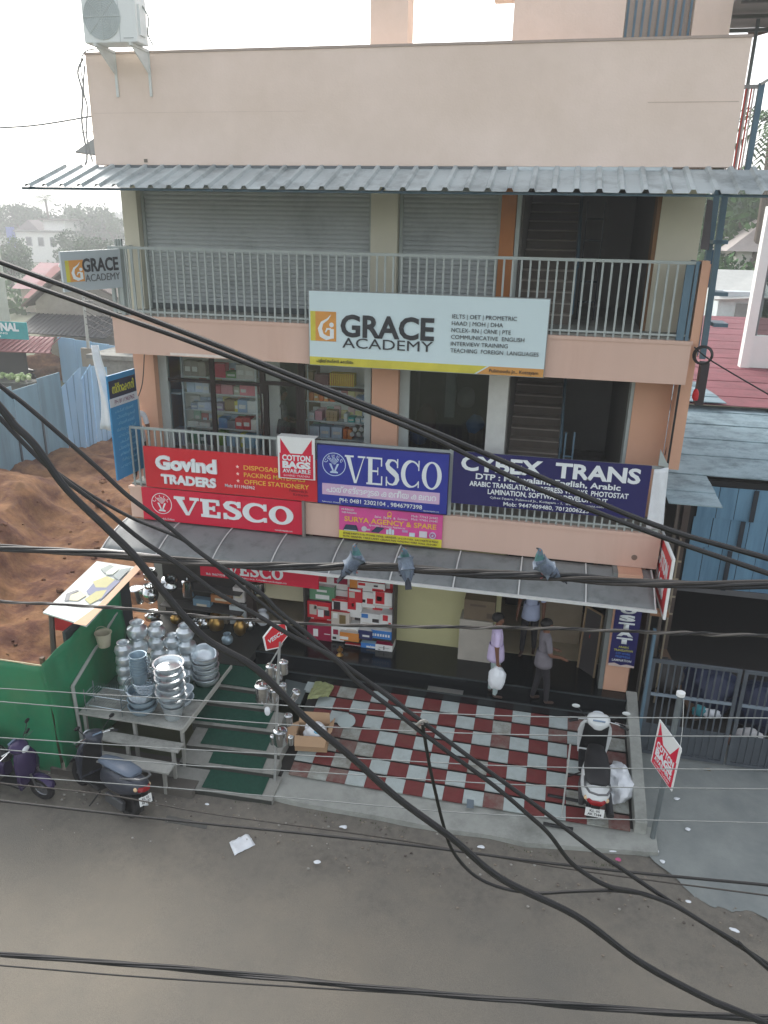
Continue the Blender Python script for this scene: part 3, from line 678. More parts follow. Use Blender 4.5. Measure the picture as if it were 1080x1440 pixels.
def serif_word(bd, word, x0, x1, y, h, st, th, sf, mats, t=.02, shadow=None):
    adv = 0; L = []
    for ch in word: wd, ps = slab_letter(ch, st, th, sf); L.append((adv, ps)); adv += wd+.06
    k = (x1-x0)/(adv-.06)
    for (a, ps) in L:
        b = MB()
        for i, p in enumerate(ps):
            q = [(x0+(a+px)*k, y+py*h) for (px, py) in p]
            if sum(q[j][0]*q[(j+1) % len(q)][1]-q[(j+1) % len(q)][0]*q[j][1] for j in range(len(q))) < 0: q = q[::-1]
            b.prism([bd.at(u, v, .001) for (u, v) in q], bd.n*(t+.0004*(i % 3)+.0002*i/len(ps)))
        b.build('letter', mats, bd.root)
def crest(bd, cx, cy, r, mat, letters=True):
    ps = ring(cx, cy, r, r, r*.06, 30)
    for k in range(5): a = R(150-30*k); px, py = cx+math.cos(a)*r*.82, cy+math.sin(a)*r*.78-.06*r; ps += [fat(arc(px, py, r*.17, r*.17, 200-30*k+10, 360-30*k-10+10, 6), [r*.05]*7)[i] for i in range(6)]
    for k in range(7):
        a = R(130-13.3*k); ps.append([(cx+math.cos(a-.05)*r*.12, cy+r*.0), (cx+math.cos(a-.05)*r*.62, cy+math.sin(a-.05)*r*.52), (cx+math.cos(a+.05)*r*.62, cy+math.sin(a+.05)*r*.52), (cx+math.cos(a+.05)*r*.12, cy+r*.02)][::-1])
    ps += [[(cx-.42*r,cy+.06*r),(cx-.1*r,cy-.62*r),(cx+.02*r,cy-.62*r),(cx-.24*r,cy+.06*r)][::-1], [(cx+.42*r,cy+.06*r),(cx+.1*r,cy-.62*r),(cx-.02*r,cy-.62*r),(cx+.24*r,cy+.06*r)], rect(cx-.33*r,cy-.74*r,cx+.33*r,cy-.62*r), rect(cx-.22*r,cy-.62*r,cx+.22*r,cy-.55*r)]
    fx = []
    for q in ps:
        if sum(q[j][0]*q[(j+1) % len(q)][1]-q[(j+1) % len(q)][0]*q[j][1] for j in range(len(q))) < 0: q = q[::-1]
        fx.append(q)
    bd.poly('emblem', fx, mat, .002, d0=.0015)
SPOS = [((0,0),.94),]
def grace_logo(bd, x, y, s):
    bd.poly('logo_ground', [rect(x, y, x+.18*s, y+s)], YEL, .002)
    bd.poly('logo_ground', [rect(x+.18*s, y, x+.92*s, y+s)], P(214,150,74,.5), .002)
    sw = [(x+.74*s,y+.9*s),(x+.62*s,y+.75*s),(x+.42*s,y+.62*s),(x+.34*s,y+.42*s),(x+.40*s,y+.2*s),(x+.58*s,y+.11*s),(x+.80*s,y+.13*s)]
    bd.poly('logo_mark', fat(sw, [.01*s,.06*s,.1*s,.15*s,.17*s,.15*s,.05*s]), LETW, .002)
    bd.poly('logo_mark', [rect(x+.70*s, y+.1*s, x+.84*s, y+.42*s)], LETW, .002); bd.poly('logo_mark', [disc(x+.76*s, y+.56*s, .08*s, .08*s)], LETW, .002)
    bd.poly('logo_mark', fat([(x+.74*s,y+.42*s),(x+.6*s,y+.42*s),(x+.54*s,y+.3*s)], [.06*s,.07*s,.04*s]), LETW, .002)
ALF = P(150,156,158,.4,.6)
g = Board('signboard', 'wide pale academy signboard with charcoal lettering and a yellow strip on the top railing', 'sign', (-3.97,-.10,6.38), X_, Z_, 3.88, 1.20, PALES, .05)
MB().slab([g.at(-.012,-.012,-.004), g.at(3.892,-.012,-.004), g.at(3.892,1.212,-.004), g.at(-.012,1.212,-.004)], .07).build('frame', ALF, g.root)
g.poly('strip', [[(0,0),(2.78,0),(2.98,.13),(0,.135)]], YEL, .002); g.poly('strip', [[(2.82,0),(3.88,0),(3.88,.13),(3.02,.13)]], ORA, .002)
grace_logo(g, .02, .40, .48)
g.text('GRACE', .54, 2.10, .50, .35, LETK, .03); g.text('ACADEMY', .57, 2.09, .31, .17, LETK)
for i, (tx, x1) in enumerate((('IELTS | OET | PROMETRIC', 3.40), ('HAAD | MOH | DHA', 3.19), ('NCLEX- RN | CRNE | PTE', 3.32), ('COMMUNICATIVE  ENGLISH', 3.54), ('INTERVIEW TRAINING', 3.29), ('TEACHING  FOREIGN  LANGUAGES', 3.78))):
    g.text(tx, 2.38, x1, .86-.107*i, .066, LETK, 0)
g.text('പുളിമൂട് ജംഗ്ഷൻ, കോട്ടയം', .12, .76, .05, .05, LETK, .006); g.text('Pulimoodu Jn., Kottayam', 3.02, 3.80, .04, .055, LETK, .004)
gv = Board('signboard', 'red stationery traders signboard with raised white letters and yellow starred lines', 'sign', (-7.25,-.06,3.895), X_, Z_, 3.38, .79, REDS, .04)
gv.text('Govind', .24, 1.46, .39, .25, LETW, .05, t=.035); gv.text('TRADERS', .33, 1.43, .11, .17, LETW, .045, t=.03)
for i, (tx, x1) in enumerate((('DISPOSABLES', 2.85), ('PACKING MATERIALS', 3.15), ('OFFICE STATIONERY', 3.22))):
    y = .50-.135*i; gv.text(tx, 1.98, x1, y, .085, LETY, .012); cx, cy = 1.86, y+.045
    gv.poly('star', [[(cx+(.035 if k % 2 == 0 else .015)*math.sin(k*math.pi/5+math.pi), cy-(.035 if k % 2 == 0 else .015)*math.cos(k*math.pi/5+math.pi)) for k in range(10)][::-1]], P(244,210,200), .002)
gv.text('Mob: 8111965962', 1.60, 2.18, .14, .06, LETW, .01); gv.text('Pulimoodu Jn.', 2.85, 3.2, .16, .05, P(120,20,40)); gv.text('Kottayam', 2.92, 3.2, .09, .05, P(120,20,40))
vr = Board('signboard', 'crimson signboard with big white slab letters just under the red stationery sign', 'sign', (-7.37,-.055,3.225), X_, Z_, 3.2, .645, REDD, .04)
crest(vr, .40, .35, .21, LETW); serif_word(vr, 'VESCO', .67, 3.03, .17, .36, .24, .13, .15, LETW, .02)
vr.text('Pulimoodu Jn., Kottayam', .28, .64, .03, .04, LETW); vr.text('vescokottayam.com', 2.66, 3.0, .035, .035, LETW)
MB().box(-4.165, -.1, 3.2, -4.12, -.02, 3.9).build('post', P(130,122,118), vr.root)
vb = Board('signboard', 'royal blue signboard with white serif name, crest and pink band', 'sign', (-3.86,-.075,3.90), X_, Z_, 2.33, 1.08, BLUES, .05, frame=(.012, NAVY))
crest(vb, .30, .74, .215, P(196,214,236,.5), True)
for i, ch in enumerate('VESCO'): a = R(150-30*i); vb.text(ch, .30+.175*math.cos(a)-.014, .30+.175*math.cos(a)+.014, .74+.165*math.sin(a)-.02, .035, LETW)
serif_word(vb, 'VESCO', .50, 2.22, .43, .50, .20, .055, .06, LETW, .01)
vb.poly('band', [rect(.08,.17,2.20,.38)], PINKB, .002)
vb.text('പാത്രങ്ങളുടെ കമനീയ കലവറ', .16, 2.14, .225, .11, LETW, .012)
vb.text('PH: 0481 2302104 , 9846797398', .40, 1.90, .05, .078, LETW, .014); vb.text('Pulimoodu Jn., Kottayam', .08, .42, .025, .025, LETW); vb.text('vescokottayam.com', 1.92, 2.2, .02, .03, LETW)
su = Board('signboard', 'pink and yellow spare parts signboard with small appliance pictures under the blue sign', 'sign', (-3.475,-.05,3.25), X_, Z_, 1.885, .615, P(212,80,150,.45), .03)
su.poly('strip', [rect(0,0,1.885,.15)], P(214,206,60,.5), .002)
MAR = P(88, 30, 60)
su.text('SURYA AGENCY & SPARE', .10, 1.78, .335, .095, LETY, .02); su.text('Specialist: Domestic Appliances', .56, 1.22, .285, .035, LETW); su.text('Sales  Spare  &  Service', .66, 1.26, .455, .04, LETW)
su.poly('emblem', ring(.93,.545,.04,.045,.012,16)+[rect(.89,.49,.97,.505)], LETY, .002)
su.text('MUNNODI', .05, .28, .545, .04, LETW); su.text('THIRUNAKKARA', .05, .33, .49, .035, LETW); su.text('Mob: 77363 20445', 1.33, 1.8, .535, .042, LETW); su.text('Mob: 97456 20645', 1.33, 1.8, .475, .042, LETW)
su.text('SPARE PARTS FOR STOVES, MIXIE, GRINDER, LPG STOVES, GAS PARTS & FANS', .08, 1.83, .088, .036, MAR); su.text('IRON, GRINDER, TABLE LAMPS, CEILING FAN, WINDING WIRE, WALL CLOCKS', .08, 1.8, .03, .036, MAR)
DKB, LTB = P(48, 62, 84), P(206, 220, 228)
su.poly('picture', [[(.08,.17),(.36,.17),(.32,.27),(.13,.27)]], DKB, .002); su.poly('picture', [rect(.1,.16,.34,.175)], LTB, .002)
su.poly('picture', [disc(.47,.22,.05,.05), rect(.5,.2,.58,.225)], P(196,196,204), .002); su.poly('picture', [[(.60,.18),(.74,.17),(.84,.27),(.7,.28)]], DKB, .002)
for (x, h) in ((.88,.08),(.93,.11),(.98,.09)): su.poly('picture', [rect(x,.165,x+.04,.165+h)], LTB, .002)
su.poly('picture', [rect(1.17,.23,1.27,.27)], P(190,150,190), .002); su.poly('picture', [rect(1.30,.165,1.40,.23)], LTB, .002); su.poly('picture', [rect(1.48,.17,1.62,.28)], P(210,206,214), .002); su.poly('picture', ring(1.72,.22,.06,.06,.015,14)+[disc(1.72,.22,.02,.02,8)], P(200,190,216), .002)
cy = Board('signboard', 'navy translation and photostat signboard with white lettering on the lower balcony railing', 'sign', (-1.46,-.06,4.115), X_, Z_, 3.22, .93, NAVY, .03)
cy.text('CYBEX  TRANS', .14, 3.07, .62, .25, LETW, .035); cy.text('DTP : Malayalam, English, Arabic', .40, 2.78, .475, .10, LETW, .025)
cy.text('ARABIC TRANSLATION, PREPRESS WORKS, PHOTOSTAT', .30, 2.92, .345, .088, LETW, .025); cy.text('LAMINATION, SOFTWARE DEVELOPMENT', .62, 2.60, .225, .088, LETW, .025)
cy.text('Cybex Square, Pulimood Jn., Kottayam - 1,  www.cybextrans.com', .66, 2.55, .145, .042, LETW, .006); cy.text('Mob: 9447409480, 7012006223', .90, 2.32, .035, .072, LETW, .018)
# cotton bags banner hung over the railing
def cotton(bd, w_, h_):
    bd.poly('print', [rect(.05*w_,.02*h_,.95*w_,.62*h_)], REDD, .001)
    bd.poly('print', [[(.08*w_,.62*h_),(.34*w_,.62*h_),(.08*w_,.97*h_)]], REDD, .001); bd.poly('print', [[(.66*w_,.62*h_),(.92*w_,.62*h_),(.92*w_,.97*h_)]], REDD, .001)
    bd.text('COTTON', .12*w_, .88*w_, .45*h_, .135*h_, LETW, .04, .002); bd.text('BAGS', .12*w_, .88*w_, .27*h_, .155*h_, LETW, .06, .002)
    bd.text('AVAILABLE', .12*w_, .88*w_, .145*h_, .095*h_, LETW, .03, .002); bd.text('GOVIND TRADERS', .14*w_, .86*w_, .055*h_, .05*h_, P(240,200,206), .015, .002)
ct = Board('banner', 'white and red cotton bags banner draped over the lower balcony railing between two signs', 'banner', (-4.585,-.125,4.32), V3((1,0,.01)), Z_, .69, .76, WHITE, .012)
cotton(ct, .69, .76)
MB().box(-4.585, -.12, 5.081, -3.895, .08, 5.092).build('fold', WHITE, ct.root)
# projecting academy sign at the left end of the top balcony (faces along the street)
ga = Board('projecting_sign', 'grey academy sign projecting sideways at the left corner of the top balcony', 'sign', onY(91,411,-.93), onY(173,404,-.02)-onY(91,411,-.93), Z_, (onY(173,404,-.02)-onY(91,411,-.93)).length, .63, M('silver_grey_sign', C(176,186,192), .35, .3, var=.03), .06)
ga.poly('edge', [rect(-.02,0,.0,.64)], LETW, .004); gw = ga.w; grace_logo(ga, .06, .15, .34)
ga.text('GRACE', .33*gw, .95*gw, .30, .21, LETK, .03); ga.text('ACADEMY', .36*gw, .96*gw, .14, .12, LETG)
b = MB(); 
for k in range(3): b.box(-7.64+.05*k, .3, 6.99, -7.61+.05*k, .34, 8.3)
b.build('sign_post', RAIL, ga.root)
# blue Malayalam sign at the left end of the lower balcony
bs = Board('projecting_sign', 'tall bright blue notice board projecting at the left end of the lower balcony', 'sign', onX(166,676,-7.6), V3((.05,.86,.0)), V3((0,.0,1)), .86, 1.93, M('bright_blue_board', C(56,136,186), .45, var=.05), .03)
bs.poly('header', [rect(.02,1.52,.84,1.83)], P(40,44,66,.5), .002); bs.text('സ്റ്റേഷനറി', .10, .78, 1.60, .15, P(206,206,60), .02)
bs.poly('band', [rect(0,1.36,.86,1.515)], P(206,210,216,.5), .002); bs.text('PH 8111965962', .14, .76, 1.40, .08, P(120,70,100), .004)
for i in range(10): bs.text(['പേപ്പർ ഗ്ലാസ്', 'പ്ലേറ്റുകൾ', 'ക്യാരി ബാഗ്', 'ടിഷ്യു പേപ്പർ', 'ഫോയിൽ'][i % 5], .12+.03*(i % 3), .70+.04*(i % 2), 1.24-.115*i, .055, P(112,176,210), .0)
MB().tube([bs.at(.9,-.2,-.02), bs.at(.9,1.4,-.02)], .02, 6).build('support_pole', RAIL, bs.root)
# hexagonal red sign at the right end of the lower balcony
def hexboard(name, label, O, r, u, w_, h_, t=.02):
    bd = Board.__new__(Board); bd.O = V3(O); bd.r = V3(r).normalized(); bd.u = V3(u).normalized(); bd.n = bd.r.cross(bd.u).normalized(); bd.w, bd.h, bd.k = w_, h_, 0
    bd.root = thing(name, label, 'sign', bd.O, 0); hx = lambda e: [(-.5*w_*e,-.28*h_*e),(0,-.5*h_*e),(.5*w_*e,-.28*h_*e),(.5*w_*e,.28*h_*e),(0,.5*h_*e),(-.5*w_*e,.28*h_*e)]
    MB().prism([bd.at(x, y, -t) for (x, y) in hx(1)], bd.n*t).build('panel', WHITE, bd.root); bd.poly('face', [hx(.9)], REDS, .001); return bd
ps4 = [onX(931,755,2.12), onX(949,797,2.12), onX(945,850,2.12), onX(922,815,2.12)]
hb = Board('projecting_sign', 'red and white slanted sign board sticking out at the right end of the lower balcony', 'sign', ps4[3]*.5+ps4[0]*.5+V3((0,.35,-.55)), V3((0,-1.75,.08)), Z_, 1.55, .95, REDS, .03, frame=(.05, WHITE))
hb.text('COTTON', .2, 1.35, .52, .26, LETW, .04); hb.text('BAGS', .3, 1.25, .14, .26, LETW, .05)
# vertical photostat board on the right pillar
ob = Board('signboard', 'tall navy photostat board fixed on the right hand pillar of the shop front', 'sign', (1.47,-.37,1.50), X_, Z_, .43, 1.30, NAVY, .03)
for i, ch in enumerate('OSTAT'): ob.text(ch, .075, .34, 1.035-.145*i, .105, LETW, .07)
ob.text('ARABIC', .13, .30, .365, .04, P(206,206,90), .01); ob.text('TRANSLATION', .06, .37, .30, .04, P(206,206,90), .01); ob.text('DTP WORK', .1, .34, .235, .04, P(70,120,200), .01); ob.text('PREPRESS', .1, .34, .175, .04, P(70,120,200), .01); ob.text('LAMINATION', .05, .37, .10, .045, LETW, .012)
ob.poly('torn_edge', [[(.0,.0),(.43,.0),(.43,.03),(.3,.05),(.2,.02),(.1,.06),(0,.04)]], P(210,190,180,.8), .002)
# hanging sign under the canopy
q0, q1 = onY(282,809,-.35), onY(448,829,-.35)
hs_ = Board('signboard', 'red utensil shop sign hanging under the grey canopy, its upper half hidden', 'sign', q0, q1-q0, Z_, (q1-q0).length, .42, REDD, .03)
hs_.text('Mob: 9846797398', .12, .5, .03, .05, LETW, .01); serif_word(hs_, 'VESCO', .55, 1.66, .10, .24, .24, .13, .15, LETW, .01); hs_.text('Pulimoodu Jn., Kottayam', .85, 1.3, .035, .035, LETW); hs_.text('www.vescokottayam.com', 1.25, 1.72, .03, .04, LETW)
# white sheet folded round the right end of the railing
p0 = [onY(x, y, -.03) for (x, y) in ((920,660),(940,657),(932,745),(908,742))]
def fs_(u, v): 
    a = p0[3].lerp(p0[0], v); c = p0[2].lerp(p0[1], v); q = a.lerp(c, u); return q+V3((0, -.02-.03*math.sin(u*9+v*4)*.6, 0))
o = MB().grid(fs_, 8, 12).build('flex_sheet', WHITEP, smooth=True); o.modifiers.new('s', 'SOLIDIFY').thickness = .004
tag(o, 'crumpled white flex sheet tied at the right end of the lower balcony railing', 'sheet')
# white cloth behind the blue board
def fc(u, v): 
    z = 4.95+1.55*v; wd = .30*(1-v*.75)+.1; return V3((-7.88-.05*v+wd*(u-.5)+.05*math.sin(v*5), -.1+.04*math.sin(u*8+v*3), z))
o = MB().grid(fc, 8, 12).build('white_cloth', WHITEP, smooth=True); o.modifiers.new('s', 'SOLIDIFY').thickness = .004
tag(o, 'white cloth hanging from a pole beside the tall blue notice board', 'cloth')

# ================================================================== AIR CONDITIONER
ac = thing('air_conditioner_unit', 'white outdoor air conditioner unit on wall brackets at the upper left parapet corner', 'air conditioner', (-6.87,-.35,11.08))
AX0, AX1, AY0, AY1, AZ0, AZ1 = -7.33, -6.45, -.52, -.18, 11.10, 11.78
ACW = M('off_white_ac_casing', C(230,234,232), .4, var=.02)
MB().box(AX0, AY0, AZ0, AX1, AY1, AZ1).build('casing', ACW, ac, bevel=.015)
b = MB(); cx, cz = AX0+.33, (AZ0+AZ1)/2
for r_ in [.03+.03*i for i in range(10)]:
    b.tube([(cx+r_*math.cos(2*math.pi*i/28), AY0-.012, cz+r_*math.sin(2*math.pi*i/28)) for i in range(29)], .0035, 4, cap=False)
for k in range(8): a = math.pi*k/4; b.tube([(cx, AY0-.012, cz), (cx+.31*math.cos(a), AY0-.012, cz+.31*math.sin(a))], .005, 4)
b.build('fan_grille', P(206,212,210), ac)
MB().lathe([(.0,-.001),(.30,0),(.30,.004)], 28, (cx, AY0-.003, cz), Matrix.Rotation(R(90),3,'X')).build('fan_opening', P(188,196,196), ac)
b = MB()
for k in range(4): a = math.pi*k/2+.5; b.slab([(cx, AY0-.006, cz), (cx+.27*math.cos(a), AY0-.006, cz+.27*math.sin(a)), (cx+.27*math.cos(a+.6), AY0-.006, cz+.27*math.sin(a+.6)), (cx+.1*math.cos(a+.6), AY0-.006, cz+.1*math.sin(a+.6))], .002)
b.build('fan_blade', P(124,132,132), ac)
acb = Board.__new__(Board); acb.O = V3((AX0, AY0-.001, AZ0)); acb.r = X_; acb.u = Z_; acb.n = V3((0,-1,0)); acb.root = ac; acb.k = 0
acb.text('LLOYD', .63, .79, .58, .035, P(120,128,130)); acb.poly('seam', [rect(.60,.0,.605,.68)], P(190,196,196), .001); acb.poly('seam', [rect(.66,.05,.82,.058)], P(160,166,166), .001)
MB().box(AX1, -.45, 11.2, AX1+.03, -.3, 11.6).build('valve_cover', ACW, ac)
b = MB(); b.tube(sm([(AX1+.03,-.35,11.6),(AX1+.09,-.3,11.45),(AX1+.05,-.28,11.25),(AX1+.08,-.2,11.12)]), .012, 6); b.build('pipe', P(160,166,160), ac)
for x in (-7.14, -6.56):
    b = MB().box(x-.02, -.025, 10.45, x+.02, -.005, 11.06); b.box(x-.02, -.56, 11.055, x+.02, -.006, 11.095); b.prism([(x-.006,-.026,10.75),(x-.006,-.53,11.054),(x-.006,-.026,11.054)], (.012,0,0)); b.build('bracket', P(214,216,212), ac)
# loose cables at the left parapet corner
for i, pts in enumerate(([(-7.68,-.03,11.0),(-7.78,-.06,10.8),(-7.74,-.05,10.5),(-7.8,-.06,10.1),(-7.78,-.05,9.6),(-7.8,-.1,9.45)], [(-7.67,-.02,10.9),(-7.72,-.05,10.55),(-7.69,-.04,10.3),(-7.75,-.05,9.9),(-7.70,-.03,9.5)], [(-7.3,-.16,11.1),(-7.6,-.08,11.08),(-7.72,-.05,10.9),(-7.71,-.05,10.5)])):
    tag(MB().tube(sm([V3(p) for p in pts]), .016-.003*i, 6).build('loose_cable', P(150,150,148)), ['pale loose cable dropping down the left parapet corner, outermost', 'pale loose cable close against the left parapet edge', 'white cable leading from the air conditioner over the parapet corner'][i], 'cable')
for i, (y0, y1) in enumerate(((181,163),(187,185))):
    a, c = onY(-40, y0, .3), onY(132, y1, .3); mid = (a+c)/2-V3((0,0,.05)); tag(MB().tube(sm([a, mid, c]), .014-.006*i, 6).build('service_wire', P(130,132,132)), ['thick service wire reaching the left parapet corner', 'thin service wire under the thick one at the left parapet corner'][i], 'cable')
o = MB().slab([(-8.35,.5,9.7),(-7.68,.2,9.62),(-7.68,.25,9.95),(-7.75,.5,9.98)], .03).build('torn_sheet', P(150,152,150)); tag(o, 'torn grey sheet sticking out left of the parapet corner', 'sheet')

# ================================================================== FRONT LEFT: carpeted steps, display platform, utensils
fr_pts = [((222,1102),(388,1127)), ((252,1071),(386,1089)), ((262,1047),(394,1062)), ((270,1016),(390,1030)), ((290,987),(382,998)), ((305,964),(376,974))]
cs = thing('carpeted_steps', 'low cement steps laid with green carpet strips between the pot display and the tile ramp', 'steps', (-4.4,-2.4,0))
prevY = None; SY = []
for k, (a, c) in enumerate(fr_pts):
    z = .13+.155*k; pa, pc = onZ(*a, z), onZ(*c, z); SY.append((pa, pc, z))
for k, (pa, pc, z) in enumerate(SY):
    nb = SY[k+1][0].y+.06 if k < 5 else -1.05; nb2 = SY[k+1][1].y+.06 if k < 5 else -.86
    b = MB(); x0, x1 = pa.x, min(pc.x, -3.62); x0 = min(x0, -5.12)
    b.add([(x0,pa.y,z-.16),(x1,pc.y,z-.16),(x1,nb2,z-.16),(x0,nb,z-.16),(x0,pa.y,z),(x1,pc.y,z),(x1,nb2,z+(.085 if k < 5 else 0)),(x0,nb,z+(.085 if k < 5 else 0))], [(4,5,6,7),(0,1,5,4),(1,2,6,5),(2,3,7,6),(3,0,4,7),(0,3,2,1)])
    stp = b.build('step', CONC, cs, bevel=.006)
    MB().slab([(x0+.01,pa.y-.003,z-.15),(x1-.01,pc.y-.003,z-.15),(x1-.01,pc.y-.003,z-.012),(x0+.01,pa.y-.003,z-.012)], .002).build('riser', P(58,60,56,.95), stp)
    e0, e1 = ((.38,.90) if k == 0 else (.30,.86) if k == 1 else (.14,.84) if k == 2 else (.02,.86))
    cx0, cx1 = x0+(x1-x0)*e0, x0+(x1-x0)*e1; ya = pa.y+(pc.y-pa.y)*e0; yb = pa.y+(pc.y-pa.y)*e1
    MB().add([(cx0,ya+.05,z+.013),(cx1,yb+.05,z+.013),(cx1,nb2-.005,z+(.083 if k < 5 else 0)),(cx0,nb-.005,z+(.083 if k < 5 else 0)),(cx0,ya+.05,z+.026),(cx1,yb+.05,z+.026),(cx1,nb2-.005,z+(.098 if k < 5 else .014)),(cx0,nb-.005,z+(.098 if k < 5 else .014))], [(4,5,6,7),(0,1,5,4),(1,2,6,5),(2,3,7,6),(3,0,4,7)]).build('carpet', CARPET, stp)
tag(MB().box(-7.4,-3.62,0,-4.9,-2.9,.16).build('kerb_block', P(96,92,86,.95)), 'rough low concrete block under the pot display next to the road', 'block')
dp = thing('display_platform', 'grey tiered plank display platform carrying the stacked utensils', 'platform', (-6.1,-2.6,0))
PLANK = M('grey_weathered_plank', C(168,168,162), .85, var=.14, scale=5, bump=.3, bscale=40, col2=C(110,112,106), thr=.56)
for i in range(5): MB().box(-7.08, -3.16+.40*i, .93, -5.2, -3.16+.40*i+.385, .965).build('plank', PLANK if i < 2 else CARPET, dp, bevel=.006)
MB().box(-6.75, -3.40, .68, -5.2, -3.17, .715).build('plank', PLANK, dp, bevel=.006); MB().box(-6.75, -3.66, .46, -5.25, -3.40, .495).build('plank', PLANK, dp, bevel=.006)
MB().slab([(-5.196,-3.16,.9),(-5.196,-1.2,.9),(-5.196,-1.2,.985),(-5.196,-3.16,.985)], .03).build('edge_strip', P(176,176,168,.8), dp)
for (x, y, z1) in ((-7.0,-3.1,.93),(-6.1,-3.1,.93),(-5.26,-3.1,.93),(-6.6,-3.35,.68),(-6.1,-3.36,.68),(-5.3,-3.36,.68),(-6.4,-3.6,.46),(-5.35,-3.6,.46),(-7.0,-1.3,.93),(-5.26,-1.3,.93)): MB().box(x-.025, y-.025, .04, x+.025, y+.025, z1).build('leg', P(150,150,144), dp)
b = MB().tube([(-7.12,-3.1,.3),(-7.16,-3.1,1.42)], .03, 8); b.tube([(-7.16,-3.1,1.42),(-7.25,-1.5,1.95)], .03, 8); b.build('rail', P(170,172,168), dp)
BACKD = P(52, 58, 62)
tag(MB().box(-7.36,-2.9,.0,-7.30,-.9,2.3).build('side_board', BACKD), 'dark board standing behind the pot display along the green hoarding', 'board')
POTW = {}
def lathe_thing(name, label, cat, group, prof, mat, loc, seg=20, tilt=None, scale=1):
    o = MB().lathe([(r*scale, z*scale) for r, z in prof], seg).build(name, mat, None, smooth=True); o.location = loc
    if tilt: o.rotation_euler = tilt
    return tag(o, label, cat, group)
POT = [(0,0),(.07,.0),(.115,.035),(.13,.09),(.12,.14),(.085,.165),(.068,.185),(.072,.205),(.09,.215),(.09,.22),(.066,.21),(.06,.19),(.04,.06),(0,.03)]
BAS = [(0,0),(.17,.0),(.2,.03),(.235,.12),(.25,.15),(.275,.155),(.275,.163),(.245,.16),(.2,.05),(.16,.02),(0,.02)]
BAS2 = [(0,0),(.13,.0),(.17,.03),(.205,.09),(.2,.12),(.215,.14),(.225,.145),(.205,.147),(.16,.04),(0,.02)]
TUB = [(0,0),(.11,0),(.15,.2),(.165,.205),(.165,.215),(.145,.21),(.105,.012),(0,.012)]
LID = [(.25,0),(.28,.0),(.285,.012),(.25,.018),(.16,.035),(.06,.045),(.03,.05),(.028,.075),(0,.08)]
def lvl(i, n): return 'topmost' if i == n-1 else 'lowest' if i == 0 else ORD[n-1-i]+' from the top'
GP = 'aluminium vessels stacked on the display platform'
def stack(px, py, n, dz, prof, mat, name, desc, cat, wpx, jit=.01, zb=.967):
    base = onZ(px, py, zb); dep = (base-CAM).dot(FW); sc = wpx/FPX*dep/(2*max(r for r, z in prof))
    for i in range(n):
        lathe_thing(name, f'{desc}, {lvl(i, n)}' if n > 1 else desc, cat, GP, prof, mat, base+V3((random.uniform(-jit, jit), random.uniform(-jit, jit), dz*sc*i)), scale=sc*random.uniform(.97, 1.03), tilt=(random.uniform(-.04,.04), random.uniform(-.04,.04), random.uniform(0,6)))
    return base, sc
stack(200, 960, 4, .215, POT, ALU, 'water_pot', 'narrow necked pot in the tall left back column', 'pot', 29)
stack(226, 956, 5, .185, POT, ALU, 'water_pot', 'narrow necked pot in the second column from left back', 'pot', 24)
stack(246, 955, 4, .205, POT, ALU, 'water_pot', 'narrow necked pot in the short middle column', 'pot', 22)
stack(266, 955, 4, .215, POT, ALU, 'water_pot', 'narrow necked pot in the rightmost column of pots', 'pot', 26)
stack(181, 975, 5, .16, POT, ALU, 'water_pot', 'aluminium round pot in the leftmost low column', 'pot', 25)
stack(205, 972, 2, .2, POT, STEEL, 'water_pot', 'shiny dark steel pot behind the blue grey tubs', 'pot', 26)
b0, s0 = stack(244, 1008, 1, .2, TUB, ALU, 'bucket', 'aluminium bucket at the bottom of the front stack of basins', 'bucket', 34)
for i in range(6):
    z = b0.z+.19*s0+.13*i; lathe_thing('basin', f'wide rimmed aluminium basin in the front stack, {lvl(i, 6)}', 'basin', GP, BAS, ALU, (b0.x+random.uniform(-.015,.015), b0.y+random.uniform(-.015,.015), z), scale=.86+.05*(i % 2), seg=26)
lathe_thing('lid', 'shallow domed lid lying inside the topmost basin of the front stack', 'lid', None, LID, ALU, (b0.x, b0.y, b0.z+.19*s0+.13*6-.05), scale=.68, seg=24)
stack(291, 960, 5, .1, BAS2, ALU, 'basin', 'aluminium basin stacked beside the carpeted steps', 'basin', 37)
p_ = onZ(287, 944, 1.45); lathe_thing('basin', 'large aluminium basin leaning upright on the right hand basin stack', 'basin', GP, BAS, ALU, onZ(287,925,1.42), scale=.8, tilt=(.5,.25,0), seg=24)
b1, s1 = stack(203, 1000, 3, .12, BAS2, ALUB, 'basin', 'dull shallow basin under the wire baskets', 'basin', 42)
for i in range(7): lathe_thing('tub', f'blue grey tub nested in the tall tub stack, {lvl(i, 7)}', 'tub', 'blue grey tubs nested in one stack', TUB, ALUB, (b1.x-.05, b1.y+.05, b1.z+.52+.055*i), scale=.88, seg=20)
stack(258, 988, 2, .2, BAS, M('clear_plastic_wrap', C(196,208,216), .2, var=.1, scale=14, spec=.6), 'basin', 'basin wrapped in clear plastic behind the front stack', 'basin', 34)
stack(252, 975, 3, .15, BAS2, ALU, 'basin', 'aluminium basin half hidden behind the front stack', 'basin', 32)
